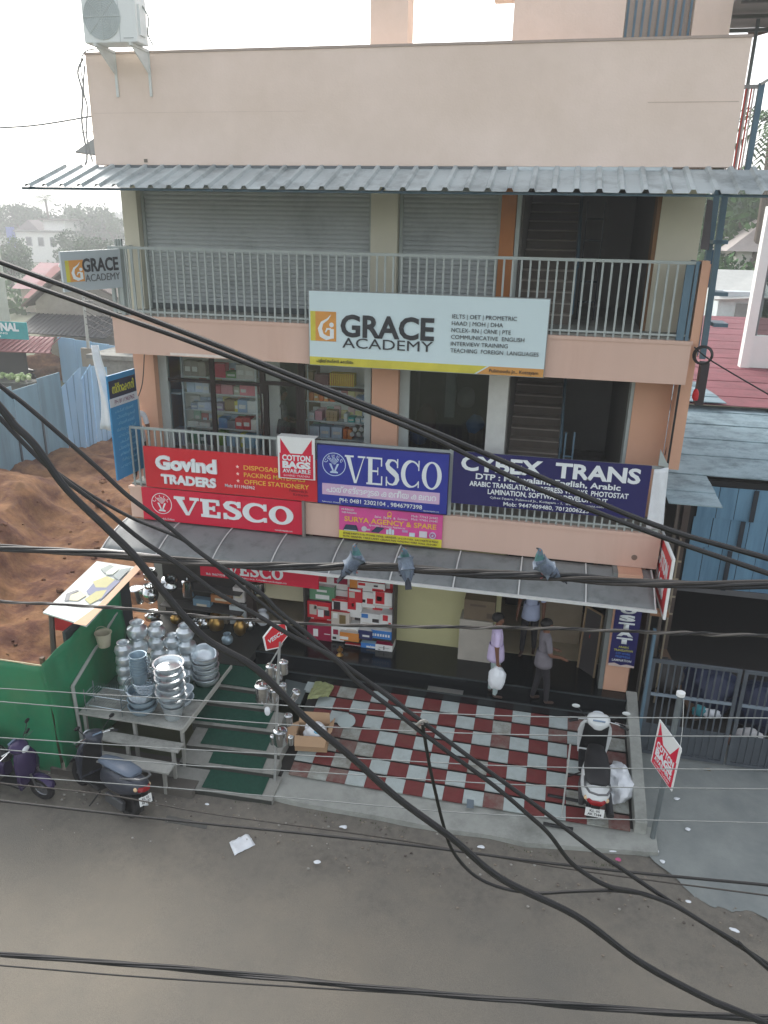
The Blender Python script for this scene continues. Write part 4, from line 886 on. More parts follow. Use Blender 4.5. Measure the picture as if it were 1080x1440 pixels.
def wirebasket(label, c, r, h, cone=.75):
    t = thing('wire_basket', label, 'basket', c, 0, 'wire mesh baskets on the display platform'); b = MB()
    for k in range(18): a = 2*math.pi*k/18; b.tube([(r*cone*math.cos(a), r*cone*math.sin(a), 0), (r*math.cos(a), r*math.sin(a), h)], .003, 4, False)
    for j in range(6): rr_ = r*(cone+(1-cone)*j/5); b.tube([(rr_*math.cos(2*math.pi*i/18), rr_*math.sin(2*math.pi*i/18), h*j/5) for i in range(19)], .004 if j < 5 else .008, 4, False)
    for k in range(-3, 4): x = k*r*.2; yy = math.sqrt(max(0, (r*cone)**2-x*x)); b.tube([(x,-yy,0),(x,yy,0)], .003, 4, False)
    b.build('wire_mesh', M('chrome_wire', C(190,200,206), .25, .9), t, world=False)
wirebasket('pale wire mesh basket tilted under the tub stack', (b1.x-.02, b1.y-.02, b1.z+.34), .27, .2); bpy.data.objects['wire_basket'].rotation_euler = (.15,.2,0)
wirebasket('upper wire mesh basket leaning to the right of the tub stack', (b1.x+.12, b1.y-.02, b1.z+.48), .25, .18)
# chrome dish rack
dr = thing('dish_rack', 'two tier chrome dish rack standing on the left of the display platform', 'rack', (-6.65,-2.95,.967)); b = MB()
for z in (.12, .32):
    for (x0,y0,x1,y1) in ((-.33,-.13,.33,-.13),(-.33,.13,.33,.13),(-.33,-.13,-.33,.13),(.33,-.13,.33,.13)): b.tube([(x0,y0,z),(x1,y1,z)], .007, 5)
    for k in range(15): x = -.31+.044*k; b.tube([(x,-.13,z),(x,.13,z)], .003, 4, False); 
    for k in range(15): x = -.31+.044*k; b.tube([(x,.13,z),(x,.13,z+.08)], .003, 4, False)
for x in (-.33,.33):
    for y in (-.13,.13): b.tube([(x,y,0),(x,y,.42)], .008, 6)
b.build('wire_frame', M('chrome_wire', C(190,200,206), .25, .9), dr, world=False)
# hanging steel vessel stand
def canprof(h, r): return [(0,0),(r*.92,0),(r,.02),(r,h*.82),(r*1.05,h*.83),(r*1.05,h*.87),(r*.9,h*.92),(r*.4,h*.96),(.012,h*.965),(.016,h*1.05),(0,h*1.07)]
sp_ = thing('display_stand', 'slim grey pole stand between the carpeted steps and the tile ramp', 'stand', (-3.72,-3.08,.12))
top = onY(393, 902, -3.0); b = MB(); b.tube([(-3.72,-3.08,.1),(top.x,-3.0,top.z)], .022, 8); b.build('pole', P(168,170,168,.5,.4), sp_)
b = MB().tube([onY(397,905,-3.0), onY(373,945,-3.05)], .012, 6); b.tube([(-3.72,-3.08,.13),(-3.9,-3.3,.1)], .016, 6); b.tube([(-3.72,-3.08,.13),(-3.55,-3.2,.1)], .016, 6); b.build('brace', P(168,170,168,.5,.4), sp_)
for i, (px, py, wp, hp, d) in enumerate(((399.6,947,12,20,'upper right'),(380.6,951,12,18,'upper left'),(390.6,955,14,19,'front of the topmost group'),(370,985,21,27,'large one with a wire handle on the left'),(386,986,13,20,'right beside the large left one'),(410,984,12,18,'tilted one on the right of the middle'),(406,1019,11,17,'small round one right of the pole'),(395,1046,20,25,'large one at the bottom'),(384,1046,8,14,'small one left of the bottom large one'),(409,1047,8,14,'small one right of the bottom large one'),(398,975,10,16,'behind the pole in the middle'))):
    q = onY(px, py, -3.12+.1*(i % 3)); dep = (q-CAM).dot(FW); r = wp/FPX*dep/2; h = hp/FPX*dep*1.05
    t = thing('steel_vessel', f'lidded steel vessel on the pole stand, {d}', 'vessel', q, 0, 'steel vessels hanging on the pole stand')
    MB().lathe(canprof(h, r), 18).build('body', STEEL, t, smooth=True, world=False)
    MB().tube([(r*math.cos(R(a))*1.02, 0, h*.8+r*1.0*math.sin(R(a))) for a in range(0, 181, 20)], .005, 5).build('handle', STEEL, t, world=False)
    if i == 5: t.rotation_euler = (0, .5, 0)
vs_ = hexboard('hanging_sign', 'small red hexagonal sign on top of the steel vessel stand', onY(388,895,-3.05), V3((.55,.8,.25)), V3((-.12,-.1,1)), .42, .42)
vs_.text('VESCO', -.15, .15, -.035, .07, LETW, .03)
p_ = onY(376, 1000, -3.2); tag(MB().ell(p_, .05, .04, .08, 8, 6).build('polythene_bag', WHITEP), 'small clear polythene bag hanging under the large steel vessel', 'bag')

# ================================================================== GROUND FLOOR GOODS
def carton(name, label, x0, x1, yf, dpt, z0, z1, cf, ct, group, extra=None):
    t = thing(name, label, 'box', ((x0+x1)/2, yf, z0), 0, group)
    MB().box(x0, yf, z0, x1, yf+dpt, z1).build('carton', cf, t, bevel=.004)
    if ct: MB().box(x0+.002, yf+.004, z1+.0005, x1-.002, yf+dpt-.004, z1+.002).build('top_print', ct, t)
    if extra:
        for (u0, v0, u1, v1, m) in extra:
            q = [(x0+(x1-x0)*u0, z0+(z1-z0)*v0), (x0+(x1-x0)*u1, z0+(z1-z0)*v1)]
            MB().box(q[0][0], yf-.0025, q[0][1], q[1][0], yf-.0005, q[1][1]).build('print', m, t)
    return t
RD, MR, WH, BL, NB, OG, GN, SK, DKc, BG = P(196,36,48), P(150,28,66), P(222,222,220), P(58,120,190), P(36,44,92), P(206,132,60), P(96,142,110), P(150,186,208), P(52,46,48), P(196,186,176)
BOX = [ # px rect (front face), front colour, top colour, name words, prints
 ((529,906),(550,931),WH,MR,'white box with a black gas burner print and maroon top, in the bottom row',[(.2,.5,.8,.54,DKc),(.48,.2,.53,.8,DKc),(.15,.15,.3,.25,DKc)]),
 ((508.6,904),(528,928),BL,SK,'light blue box with a white panel, middle of the bottom row',[(.35,.15,.95,.5,WH),(.6,.1,.64,.7,SK)]),
 ((486,906),(506,927),WH,RD,'white box with a red cooking pot print and red top, left of the bottom row',[(.32,.12,.85,.5,RD),(.4,.5,.78,.56,DKc)]),
 ((479,889),(503,900),OG,BG,'orange flat carton lying on the red topped box',[(.0,.15,.45,.5,WH)]),
 ((505,886),(522,897),NB,WH,'navy blue box with white top above the light blue box',[(.3,.3,.8,.5,WH)]),
 ((523,886),(549,897),BL,WH,'long blue box with a row of white dots',[(.05+.13*k,.3,.13+.13*k,.6,WH) for k in range(7)]),
 ((433,878),(465,899),MR,RD,'maroon box with a white oval mark at the lower left of the pile',[(.25,.25,.45,.75,WH),(.7,.45,.95,.5,WH)]),
 ((433,845),(464,868),RD,MR,'red box printed with steel utensils on the left of the pile',[(.1,.2,.4,.8,BG),(.45,.1,.7,.6,WH),(.72,.2,.95,.55,DKc),(.3,.55,.9,.75,BG)]),
 ((436,823),(469,843),GN,WH,'pale green box on top of the red utensil box',[(.25,.1,.8,.4,WH),(.3,.6,.7,.75,WH)]),
 ((467,878),(482,899),WH,WH,'tall white box with small red spots next to the maroon box',[(.15,.4,.55,.7,MR),(.1,.1,.4,.25,DKc)]),
 ((467,860),(490,877),BG,RD,'beige box with a bronze pot print in the middle column',[(.45,.1,.8,.8,P(120,100,60)),(.1,.5,.35,.9,WH)]),
 ((468,842),(489,859),WH,RD,'white box with a red top edge in the middle column',[(.1,.15,.5,.8,DKc),(.0,.85,1,1,RD)]),
 ((484,879),(504,888),WH,WH,'small white box above the orange carton',[(.2,.3,.8,.5,BG)]),
 ((490,846),(507,866),WH,RD,'white and red box in the middle of the pile',[(0,.5,.6,1,RD),(.3,.7,.45,.9,WH)]),
 ((508,862),(536,878),WH,WH,'wide white box with a blue label and a black hob print',[(.05,.6,.35,.95,BL),(.55,.3,.85,.6,DKc),(.1,.15,.9,.2,BG)]),
 ((536,864),(551,880),WH,WH,'white box with red flower spots at the right of the pile',[(.2,.5,.6,.95,RD),(.65,.2,.85,.4,RD)]),
 ((490,826),(508,845),RD,WH,'red and white box left of the large mixer box',[(.1,.3,.5,.7,BG),(.1,.75,.9,.9,WH)]),
 ((508,832),(526,852),WH,WH,'white box with a rounded hob print beside the mixer box',[(.45,.25,.9,.6,RD),(.1,.3,.35,.5,DKc)]),
 ((526,832),(550,852),WH,RD,'large red and white mixer box on top right of the pile',[(.12,.2,.6,1,RD),(.2,.4,.45,.7,DKc),(.0,.05,1,.12,BG)]),
 ((493,815),(501,826),OG,OG,'small orange box near the top of the pile',None),
 ((503,818),(540,831),WH,RD,'white box with red band along its top at the very top of the pile',[(.05,.6,.3,.9,RD),(.55,.1,.95,.4,RD),(.6,.6,.75,.8,DKc)])]
for i, (a, c, cf, ct_, nm, ex) in enumerate(BOX):
    yf = .02+.03*(i % 3)+(.1 if a[1] < 880 else 0)+(.06 if a[1] < 850 else 0); A = onY(a[0]-1.5, a[1]-.5, yf); Cc = onY(c[0]+1.5, c[1]+3.5, yf); z0 = .958 if i < 3 else Cc.z
    carton('appliance_box', nm, A.x+.004, Cc.x-.004, yf, .30-.01*(i % 4), z0, A.z, cf, ct_, 'appliance boxes piled at the shop front', ex)
# stand shelves the boxes rest on
sh = thing('display_shelf', 'low steel display shelf carrying the pile of appliance boxes', 'shelf', (-3.2,.3,.958)); x0, x1 = onY(432,890,.2).x, onY(552,890,.2).x
MB().box(x0, .16, .958, x1, .6, 1.14).build('base', P(60,56,54), sh); MB().box(x0, .62, .958, x1, .66, 3.1).build('back_sheet', P(120,70,74), sh)
for k in range(16):
    i_, j_ = divmod(k, 4); xx = x0+.03+(x1-x0-.05)*j_/4; zz = 1.145+.42*i_
    carton('stock_box', f'box at the back of the pile, {["lowest","second","third","top"][i_]} row, {ORD[j_]} from left', xx, xx+(x1-x0)/4-.015, .36, .2, zz, zz+.40, [WH, RD, MR, BG, BL, WH, OG][(k*5+i_) % 7], None, 'stock boxes at the back of the pile', [(.15,.3,.8,.7,[RD,WH,DKc,MR][(k*3) % 4])])
for x in (x0-.02, x1+.02): MB().box(x-.015, .1, .958, x+.015, .44, 2.9).build('upright', P(70,66,64), sh)
tag(MB().lathe([(0,0),(.07,0),(.05,.02),(.02,.05),(.05,.08),(.06,.12),(.02,.15),(.03,.18),(0,.2)], 14).build('brass_lamp', BRASS, smooth=True), 'brass oil lamp on the black ledge left of the boxes', 'lamp').location = onZ(478,921,.958)
# brown carton and white cabinet at the middle
A, Cc = onY(655,836,.3), onY(696,868,.3); carton('carton', 'big plain brown carton on a white cabinet by the door', A.x, Cc.x, .1, .38, Cc.z, A.z, P(112,98,80,.8), P(120,106,88,.8), None, [(.2,.7,.7,.8,P(84,72,60)),(.75,.15,.95,.4,P(84,72,60))])
tag(MB().box(A.x-.06, .08, .958, Cc.x-.02, .48, Cc.z-.004).build('cabinet', P(176,170,160,.6)), 'low whitish cabinet under the big brown carton', 'cabinet')
# leaning frames and a red bag at the right hand door
f = thing('leaning_frame', 'wooden frame board leaning beside the right hand pillar', 'frame', (1.2,.2,.958)); b = MB()
pA, pB = onY(838,860,.1), onY(850,858,.1); b.slab([(1.02,.35,.96),(1.3,.05,.96),(1.32,.12,2.2),(1.05,.42,2.2)], .03); b.build('board', P(70,66,66), f)
b = MB(); b.tube([(1.02,.34,.96),(1.05,.41,2.2)], .02, 6); b.tube([(1.3,.04,.96),(1.32,.11,2.2)], .02, 6); b.tube([(1.05,.41,2.2),(1.32,.11,2.2)], .02, 6); b.build('edge', P(150,128,100), f)
tag(MB().ell(onY(835,895,.3), .1, .08, .16, 10, 8).build('red_bag', P(168,40,44)), 'red bag hanging inside the right hand door', 'bag')
tag(MB().box(.2, 1.2, .958, 1.05, 1.8, 2.0).build('counter', P(150,136,116)), 'beige counter inside the right hand doorway', 'counter')
# utensils on shelves and hanging at the left part of the shop
ush = thing('utensil_shelf', 'dark wall shelf with steel utensils at the left of the shop front', 'shelf', (-6.2,.2,.93))
zs = [onY(215, 850, .1).z, onY(215, 823, .1).z, onY(250, 878, .1).z]
for z in zs[:2]: MB().box(-7.3, .1, z-.02, -5.55, .45, z).build('shelf_board', P(74,72,70), ush)
MB().box(-5.3, .25, zs[2]-.02, -4.35, .5, zs[2]).build('shelf_board', P(74,72,70), ush); MB().box(-5.3, .25, zs[2]-.47, -4.35, .5, zs[2]-.45).build('shelf_board', P(74,72,70), ush)
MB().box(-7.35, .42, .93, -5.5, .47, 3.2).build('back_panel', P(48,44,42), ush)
UT = [(193,846,22,26,'tall steel canister on the left wall shelf'),(212,846,24,26,'round shiny steel pot on the left wall shelf'),(236,826,26,20,'steel pot tilted on the upper wall shelf'),(212,815,20,16,'steel bowl on the upper wall shelf'),(265,838,16,30,'slim necked steel jug hanging at the left of the shop'),(215,872,22,14,'steel colander below the wall shelf'),(248,876,16,16,'brass pot hanging beside the cable'),(305,888,22,28,'hanging brass ladle holder at the dark shop front'),(288,884,20,20,'dull steel pot on the lower shelf'),(364,832,20,20,'steel jar at the right end of the utensil shelf')]
for i, (px, py, wp, hp, lb) in enumerate(UT):
    q = onY(px, py, .12); dep = (q-CAM).dot(FW); r = wp/FPX*dep/2; h = hp/FPX*dep
    prof = canprof(h*.9, r) if i in (0, 4, 9) else [(rr_*r/.13, z*h/.22) for rr_, z in POT]
    lathe_thing('utensil', lb, 'utensil', 'utensils at the left of the shop front', prof, BRASS if i in (6, 7) else STEEL, q, tilt=(.3,.5,0) if i == 2 else None)
GB = [((296,836),(325,850),P(176,116,70),'orange crate on the utensil shelf'),((271,842),(296,860),P(120,150,170),'pale blue packed box on the utensil shelf'),((327,826),(344,848),P(206,200,196),'white striped carton standing on the utensil shelf'),((322,852),(346,880),P(196,204,206),'clear plastic crate at the right of the utensil shelf'),((297,858),(320,878),P(150,140,122),'small brown carton on the lower utensil shelf')]
for a, c, m, lb in GB:
    A, Cc = onY(*a, .27), onY(*c, .27); carton('goods_box', lb, A.x, Cc.x, .27, .2, Cc.z, A.z, m, None, None, [(.2,.3,.8,.6,P(210,200,180))])
for i, (px, py, wp, hp, m, lb) in enumerate(((338,892,18,26,BRASS,'tall brass vessel at the dark left shop front'),(352,886,14,18,STEEL,'steel jug beside the tall brass vessel'),(276,885,16,16,STEEL,'steel pot low behind the water pot columns'),(370,878,18,22,WHITEP,'white wrapped vessel right of the brass vessel'),(320,905,16,16,ALUB,'dull grey pot behind the basin stack'))):
    q = onZ(px, py, .97); dep = (q-CAM).dot(FW); r = wp/FPX*dep/2; lathe_thing('utensil', lb, 'utensil', 'utensils at the left of the shop front', [(rr_*r/.13, z*hp/FPX*dep/.22) for rr_, z in POT], m, q)
# green hoarding, mural roof board, bucket
hd = thing('green_hoarding', 'green tarpaulin hoarding round the earth plot at the left roadside', 'hoarding', (-9,-3.65,0))
def hf(u, v): x = -13+5.78*u; z = 2.12*v; return V3((x, -3.66+.07*noise.noise((x*1.3, z*.8, 0))+.03*noise.noise((x*4, z*2.5, 3))+.1*(1-v), z+(.03*noise.noise((x*1.2,7,7)) if v == 1 else 0)))
o = MB().grid(hf, 60, 16).build('tarpaulin', TARP, hd, smooth=True); o.modifiers.new('s', 'SOLIDIFY').thickness = .006
def hg(u, v): y = -3.66+2.3*u; z = (2.15+.18*u)*v; return V3((-7.22+.05*noise.noise((y*2, z*1.2, 5))+.03*noise.noise((y*5, z*3, 5))+.05*(1-v), y+.1*(1-v)*(1-u), z))
o = MB().grid(hg, 28, 16).build('tarpaulin', TARP, hd, smooth=True); o.modifiers.new('s', 'SOLIDIFY').thickness = .006
MB().tube([(-13,-3.66,2.12),(-10,-3.67,2.15),(-7.23,-3.66,2.14)], .012, 6).build('rope', P(176,166,130), hd)
for x in (-12.2,-10,-7.3): MB().box(x-.03, -3.56, 0, x+.03, -3.50, 2.2).build('post', WOOD, hd)
mA, mB_, mC, mD = onZ(60,861,2.50), onZ(121,880,2.50), onZ(196,798,2.82), onZ(136,789,2.82)
mb = thing('mural_board', 'white board painted with two working men, laid as a small roof beside the grey canopy', 'board', mA-Z_*.1)
MB().slab([mA, mB_, mC, mD], .03).build('board', M('white_painted_board', C(206,212,208), .6, var=.05, scale=3), mb)
mu = Board.__new__(Board); mu.O = mA; mu.r = (mD-mA).normalized(); yv = (mB_-mA)-mu.r*(mB_-mA).dot(mu.r); mu.u = -yv.normalized(); mu.O = mB_+mu.u*0; mu.n = mu.r.cross(mu.u).normalized(); mu.root = mb; mu.k = 0
if mu.n.z < 0: mu.n = -mu.n
L_ = (mC-mB_).length; W_ = yv.length
def mp(name, pts, m):
    b = MB(); d = mu.step(); b.prism([mu.O+mu.r*(x*L_)+mu.u*(y*W_) for (x, y) in pts], mu.n*(d+.001)); b.build(name, m, mb)
mp('painted_band', [(0,0),(1,0),(1,.16),(.3,.13),(0,.26)], P(206,164,130)); NV_ = P(112,118,146); KH = P(176,172,118); SKN = P(206,200,170)
mp('painted_figure', [(.38,.18),(.72,.16),(.70,.42),(.62,.62),(.48,.6),(.42,.45)], NV_); mp('painted_figure', [(.30,.3),(.42,.2),(.55,.25),(.5,.42),(.36,.48)], KH); mp('painted_figure', [(.58,.3),(.72,.28),(.76,.5),(.64,.66),(.56,.5)], KH); mp('painted_figure', [(.32,.58),(.42,.52),(.47,.7),(.39,.82),(.31,.74)], SKN); mp('painted_cap', [(.30,.74),(.40,.82),(.47,.74),(.48,.8),(.40,.92),(.29,.82)], P(128,130,132)); mp('painted_figure', [(.72,.2),(.95,.2),(.9,.36),(.78,.4)], P(140,150,150)); mp('painted_figure', [(.80,.42),(.9,.40),(.93,.56),(.84,.64),(.78,.54)], P(196,204,190)); mp('painted_cap', [(.80,.6),(.93,.55),(.95,.66),(.86,.76)], P(146,156,150))
MB().tube([(-7.30,-3.5,0),(mA.x+.12,mA.y+.05,2.47)], .045, 6).build('post', P(72,62,54), mb); MB().box(mA.x+.1, mA.y+.12, 2.12, mA.x+.5, mA.y+.15, 2.42).build('under_board', REDS, mb)
bk = onY(147, 908, -2.3); tb = thing('bucket', 'dirty cream plastic bucket hanging on the pole rail beside the green hoarding', 'bucket', bk)
MB().lathe([(0,0),(.1,0),(.135,.24),(.145,.245),(.145,.26),(.125,.25),(.09,.015),(0,.015)], 18).build('pail', P(176,170,148), tb, smooth=True, world=False)
MB().tube([(.14*math.cos(R(a)), 0, .24+.13*math.sin(R(a))) for a in range(0,181,15)], .005, 5).build('handle', P(176,170,148), tb, world=False)

# ================================================================== RAMP OBJECTS
cb = thing('cardboard_box', 'open cardboard box full of plastic bags at the left end of the checkered tiles', 'box', (-3.34,-2.22,.33), R(8))
b = MB()
for (x0,y0,x1,y1) in ((-.27,-.2,.27,-.185),(-.27,.185,.27,.2),(-.27,-.185,-.255,.185),(.255,-.185,.27,.185)): b.box(x0,y0,0,x1,y1,.3)
b.box(-.255,-.185,.0,.255,.185,.015); b.build('carton', KRAFT, cb, world=False)
for pts in ([(-.27,-.2,.3),(.27,-.2,.3),(.25,-.34,.2),(-.25,-.34,.2)], [(.27,-.2,.3),(.27,.2,.3),(.36,.19,.42),(.36,-.19,.42)], [(-.27,.2,.3),(-.27,-.2,.3),(-.45,-.18,.22),(-.45,.18,.22)], [(.27,.2,.3),(-.27,.2,.3),(-.25,.28,.45),(.25,.28,.45)]): MB().slab(pts, .006).build('flap', KRAFT, cb, world=False)
def lump(name, c, rx, ry, rz, amp, mat, label, cat, seed=0, parent=None, fr=6):
    b = MB().ell((0,0,0), rx, ry, rz, 28, 18)
    for i, v in enumerate(b.v):
        n = noise.noise((v.x*fr/ max(rx,.1)*.3+seed, v.y*fr/max(ry,.1)*.3, v.z*fr/max(rz,.1)*.3))+.5*abs(noise.noise((v.x*22+seed, v.y*22, v.z*22))); b.v[i] = v*(1+amp*n); b.v[i].z = max(b.v[i].z, -rz*.8)
    o = b.build(name, mat, parent, smooth=True, world=False, loc=None); o.location = V3(c); return tag(o, label, cat) if label else o
lump('bag_bundle', (0.05,0,.26), .21, .16, .16, .35, WHITEP, 'bundle of white plastic bags in the open cardboard box', 'bag', 3); bpy.data.objects['bag_bundle'].location = V3((-3.3,-2.22,.33+.24))
tag(MB().ell((-3.27,-2.25,.33+.36), .06,.05,.04,10,6).build('red_packet', P(206,80,60)), 'small red packet on the plastic bags in the cardboard box', 'packet')
tag(MB().ell((-3.22,-2.32,.33+.35), .07,.06,.03,10,6).build('blue_packet', P(120,180,206)), 'pale blue packet on the plastic bags in the cardboard box', 'packet')
q = [onZ(*p, .62) for p in ((432,985),(462,982),(470,967),(446,953))]
def gf(u, v): return q[0].lerp(q[1], u).lerp(q[3].lerp(q[2], u), v)+V3((0,0,.02+.07*abs(noise.noise((u*4, v*4, 2)))))
tag(MB().grid(gf, 10, 10).build('crumpled_sheet', P(150,156,110,.4)), 'crumpled olive gold sheet lying at the top left of the tiles', 'sheet')
q2 = [onZ(*p, .60) for p in ((392,982),(422,990),(434,962),(402,955))]
tag(MB().slab(q2, .02).build('floor_tray', P(112,122,122,.45,.3)), 'flat grey tray on the ground behind the steel vessel stand', 'tray')
pm = onZ(487, 1014, .5); MB_ = MB().lathe([(0,-.002),(.16,0),(.16,.006),(0,.012)], 20, pm, Matrix.Rotation(sa*0+R(12),3,'X')); tag(MB_.build('round_mat', M('pale_glassy_plastic', C(170,182,180), .3, var=.05)), 'round translucent plastic sheet lying on the tiles beside the cardboard box', 'sheet')
# stanchion with dark flat feet
f0 = onZ(790, 1150, .2); tq = onY(802, 1047, f0.y+.02)
st = thing('parking_stand', 'slim pale stand pole leaning beside the white scooter on the tiles', 'stand', f0); MB().tube([f0, f0.lerp(tq, .5), tq], .014, 8).build('pole', P(186,190,188,.4,.3), st)
for (a, c) in (((770,1118),(832,1130)), ((764,1158),(806,1166))):
    zz = rampz(onZ(*a, .25).y) if a[1] < 1150 else .16; pa, pc = onZ(*a, zz+.03), onZ(*c, zz+.03); MB().tube([pa, pc], .026, 6).build('foot_bar', BLACK, st)
lump('white_sack', onZ(868,1108,.33)+V3((0,0,.1)), .22, .34, .22, .45, WHITEP, 'big white plastic sack slumped between the white scooter and the side wall', 'sack', 8)
lump('white_sack', onZ(862,1124,.26)+V3((-.03,0,.06)), .2, .16, .13, .3, WHITEP, 'small end of a white sack lying by the scooter rear wheel', 'sack', 15)
tg = [onZ(*p, .215) for p in ((657,1113),(667,1114),(666,1137),(656,1136))]
o = tag(MB().slab(tg, .003).build('packet_wrapper', P(110,122,130,.5)), 'grey printed packet wrapper lying on the lowest tile row', 'wrapper')
def paper(name, px, z, label, mat, amp=.02):
    q = [onZ(*p, z) for p in px]
    def fn(u, v): return q[0].lerp(q[1], u).lerp(q[3].lerp(q[2], u), v)+V3((0,0,.012+amp*abs(noise.noise((u*3+px[0][0], v*3, 1)))))
    o = MB().grid(fn, 8, 8).build(name, mat, smooth=True); o.modifiers.new('s','SOLIDIFY').thickness = .002; return tag(o, label, 'litter')
paper('paper_sheet', ((330,1204),(359,1189),(349,1174),(322,1186)), .0, 'crumpled white paper sheet lying on the road', WHITEP, .05)
LT = [((920,1197),'white scrap beside the foot of the banner post'),((931,1212),'pale scrap right of the banner post foot'),((862,1198),'white scrap at the kerb under the ramp side wall'),((858,1213),'longer white scrap in the dirt below the kerb'),((868,1210),'pink scrap in the dirt below the kerb'),((969,1270),'white pebble like scrap on the road at the right'),((1032,1309),'pale scrap at the far right of the road'),((446,1214),'white scrap in the dirt right of the road paper'),((482,1164),'clear plastic scrap by the kerb in the middle'),((676,1192),'white scrap under the middle of the kerb'),((290,1132),'small white scrap on the road near the carpeted steps'),((952,1124),'white scrap on the grey yard under the banner'),((994,1083),'grey leaf on the yard near the gate'),((967,1168),'white scrap in the middle of the grey yard'),((205,1132),'crumpled white paper behind the grey scooter'),((375,1125),'white crumpled scrap on the lowest carpeted step')]
for (px, py), lb in LT:
    q = onZ(px, py, .07 if px > 900 or 400 < px < 900 else .02); s_ = .022 if 'small' in lb or 'pebble' in lb else .034
    lump('litter_scrap', q+V3((0,0,.02)), s_*1.3, s_*.8, s_*.4, .9, P(190,90,130) if 'pink' in lb else P(120,112,96) if 'leaf' in lb else WHITEP, lb, 'litter', px)
MH = [onZ(*p, .018) for p in ((240,1130),(300,1138),(290,1165),(232,1155))]
tag(MB().slab([MH[3], MH[2], MH[1], MH[0]], .015).build('drain_cover', P(92,92,88,.9)), 'dark square concrete drain cover in the dirt at the roadside', 'cover')

# ================================================================== FIRST FLOOR SHOP GOODS
YS = 1.30
shv = thing('shop_shelving', 'white shelving full of packets behind the left first floor shop window', 'shelving', (-5.6,1.4,ZF1))
def sx(px): return onY(px, 570, YS).x
zsl = [onY(320, y, YS).z for y in (532, 555, 579, 603, 628)]
WSH = P(206,212,212,.5)
for z in zsl: MB().box(sx(260), YS, z-.02, sx(362), YS+.3, z).build('shelf_board', WSH, shv)
for px in (259, 361): MB().box(sx(px)-.02, YS-.01, ZF1, sx(px)+.02, YS+.02, T1).build('upright', WSH, shv)
MB().box(sx(232), YS-.05, zsl[1]-.05, sx(257), YS+.3, zsl[1]-.02).build('shelf_board', WSH, shv)
shr = thing('shop_shelving', 'white shelving full of packets behind the right first floor shop window', 'shelving', (-4,1.4,ZF1))
zsr = [onY(470, y, YS).z for y in (543, 566, 593, 617)]
for z in zsr: MB().box(sx(430), YS, z-.02, sx(517), YS+.3, z).build('shelf_board', WSH, shr)
for px in (429, 433): MB().box(sx(px)-.012, YS-.01, ZF1, sx(px)+.012, YS+.02, T1-.25).build('upright', WSH, shr)
LG = [ # shelf index (0 top), px x0, x1, height m, colour, words
 (0,262,271,.24,P(150,142,136),'grey brown carton'),(0,272,281,.24,P(140,132,124),'taupe carton'),(0,282,291,.23,P(156,148,138),'pale brown carton'),(0,300,318,.22,P(206,60,90),'pink red box'),(0,319,333,.10,P(96,140,84),'dark green packet'),(0,334,345,.22,P(190,188,182),'white wrapped pack'),(0,346,358,.21,P(200,196,190),'off white wrapped pack'),
 (1,264,274,.16,P(186,202,222),'pale blue paper pack'),(1,275,285,.17,P(196,208,226),'light blue paper pack'),(1,286,294,.16,P(206,212,222),'bluish white paper pack'),(1,300,310,.14,P(206,110,124),'pink striped pack'),(1,312,327,.15,P(214,150,160),'pale pink pack'),(1,329,336,.13,P(180,176,160),'beige pack'),(1,338,347,.16,P(220,140,150),'rose pack'),(1,348,358,.17,P(214,128,140),'pink and white pack'),
 (2,268,277,.10,P(150,160,180),'grey blue pack'),(2,278,287,.12,P(200,208,220),'white ream'),(2,288,296,.13,P(190,200,220),'pale lilac ream'),(2,301,312,.12,P(176,160,186),'lilac box'),(2,315,328,.19,P(150,128,96),'brown box'),(2,329,333,.17,P(206,196,96),'thin yellow box'),(2,334,346,.20,P(150,170,196),'blue white box'),(2,347,359,.19,P(206,208,206),'white grey box'),
 (3,262,276,.08,P(214,214,208),'flat stack of white paper'),(3,277,292,.07,P(208,206,198),'flat stack of cream paper'),(3,306,317,.17,P(96,140,190),'blue box'),(3,318,328,.13,P(130,130,136),'grey box'),(3,329,338,.18,P(196,70,70),'red white box'),(3,340,350,.20,P(180,50,56),'red box'),(3,351,360,.17,P(212,208,200),'white box'),
 (4,264,276,.2,P(70,130,96),'green packet'),(4,277,284,.19,P(60,90,80),'dark green box'),(4,288,296,.2,P(70,84,100),'dark blue box'),(4,303,313,.24,P(120,160,70),'lime green packet'),(4,315,326,.2,P(160,190,214),'sky blue box'),(4,328,333,.21,P(190,200,210),'white blue box'),(4,335,340,.23,P(206,200,70),'yellow box'),(4,342,354,.22,P(150,186,206),'light blue box'),(4,355,361,.2,P(130,176,206),'blue carton')]
SN = ['top', 'second', 'third', 'fourth', 'lowest']
rq = random.Random(21); PALS = [P(206,204,200),P(196,206,216),P(210,176,176),P(176,190,206),P(206,190,160),P(160,190,170),P(190,120,120),P(214,206,150)]; PNM = ['off white','pale blue','pale pink','blue grey','buff','pale green','dull red','pale yellow']
for k in range(5):
    for i in range(9):
        x = sx(263)+(sx(360)-sx(263))*i/9; q_ = rq.randrange(8); h_ = rq.uniform(.19, .27)
        carton('packet', f'{PNM[q_]} packet in the back row, {SN[k]} shelf, left window, {ORD[i]} from left', x+.004, x+(sx(360)-sx(263))/9-.006, YS+.262, .04, zsl[k]+.001, zsl[k]+h_, PALS[q_], None, 'packets in the back row of the left window', [(.2,.35,.8,.6,PALS[(q_+3) % 8])])
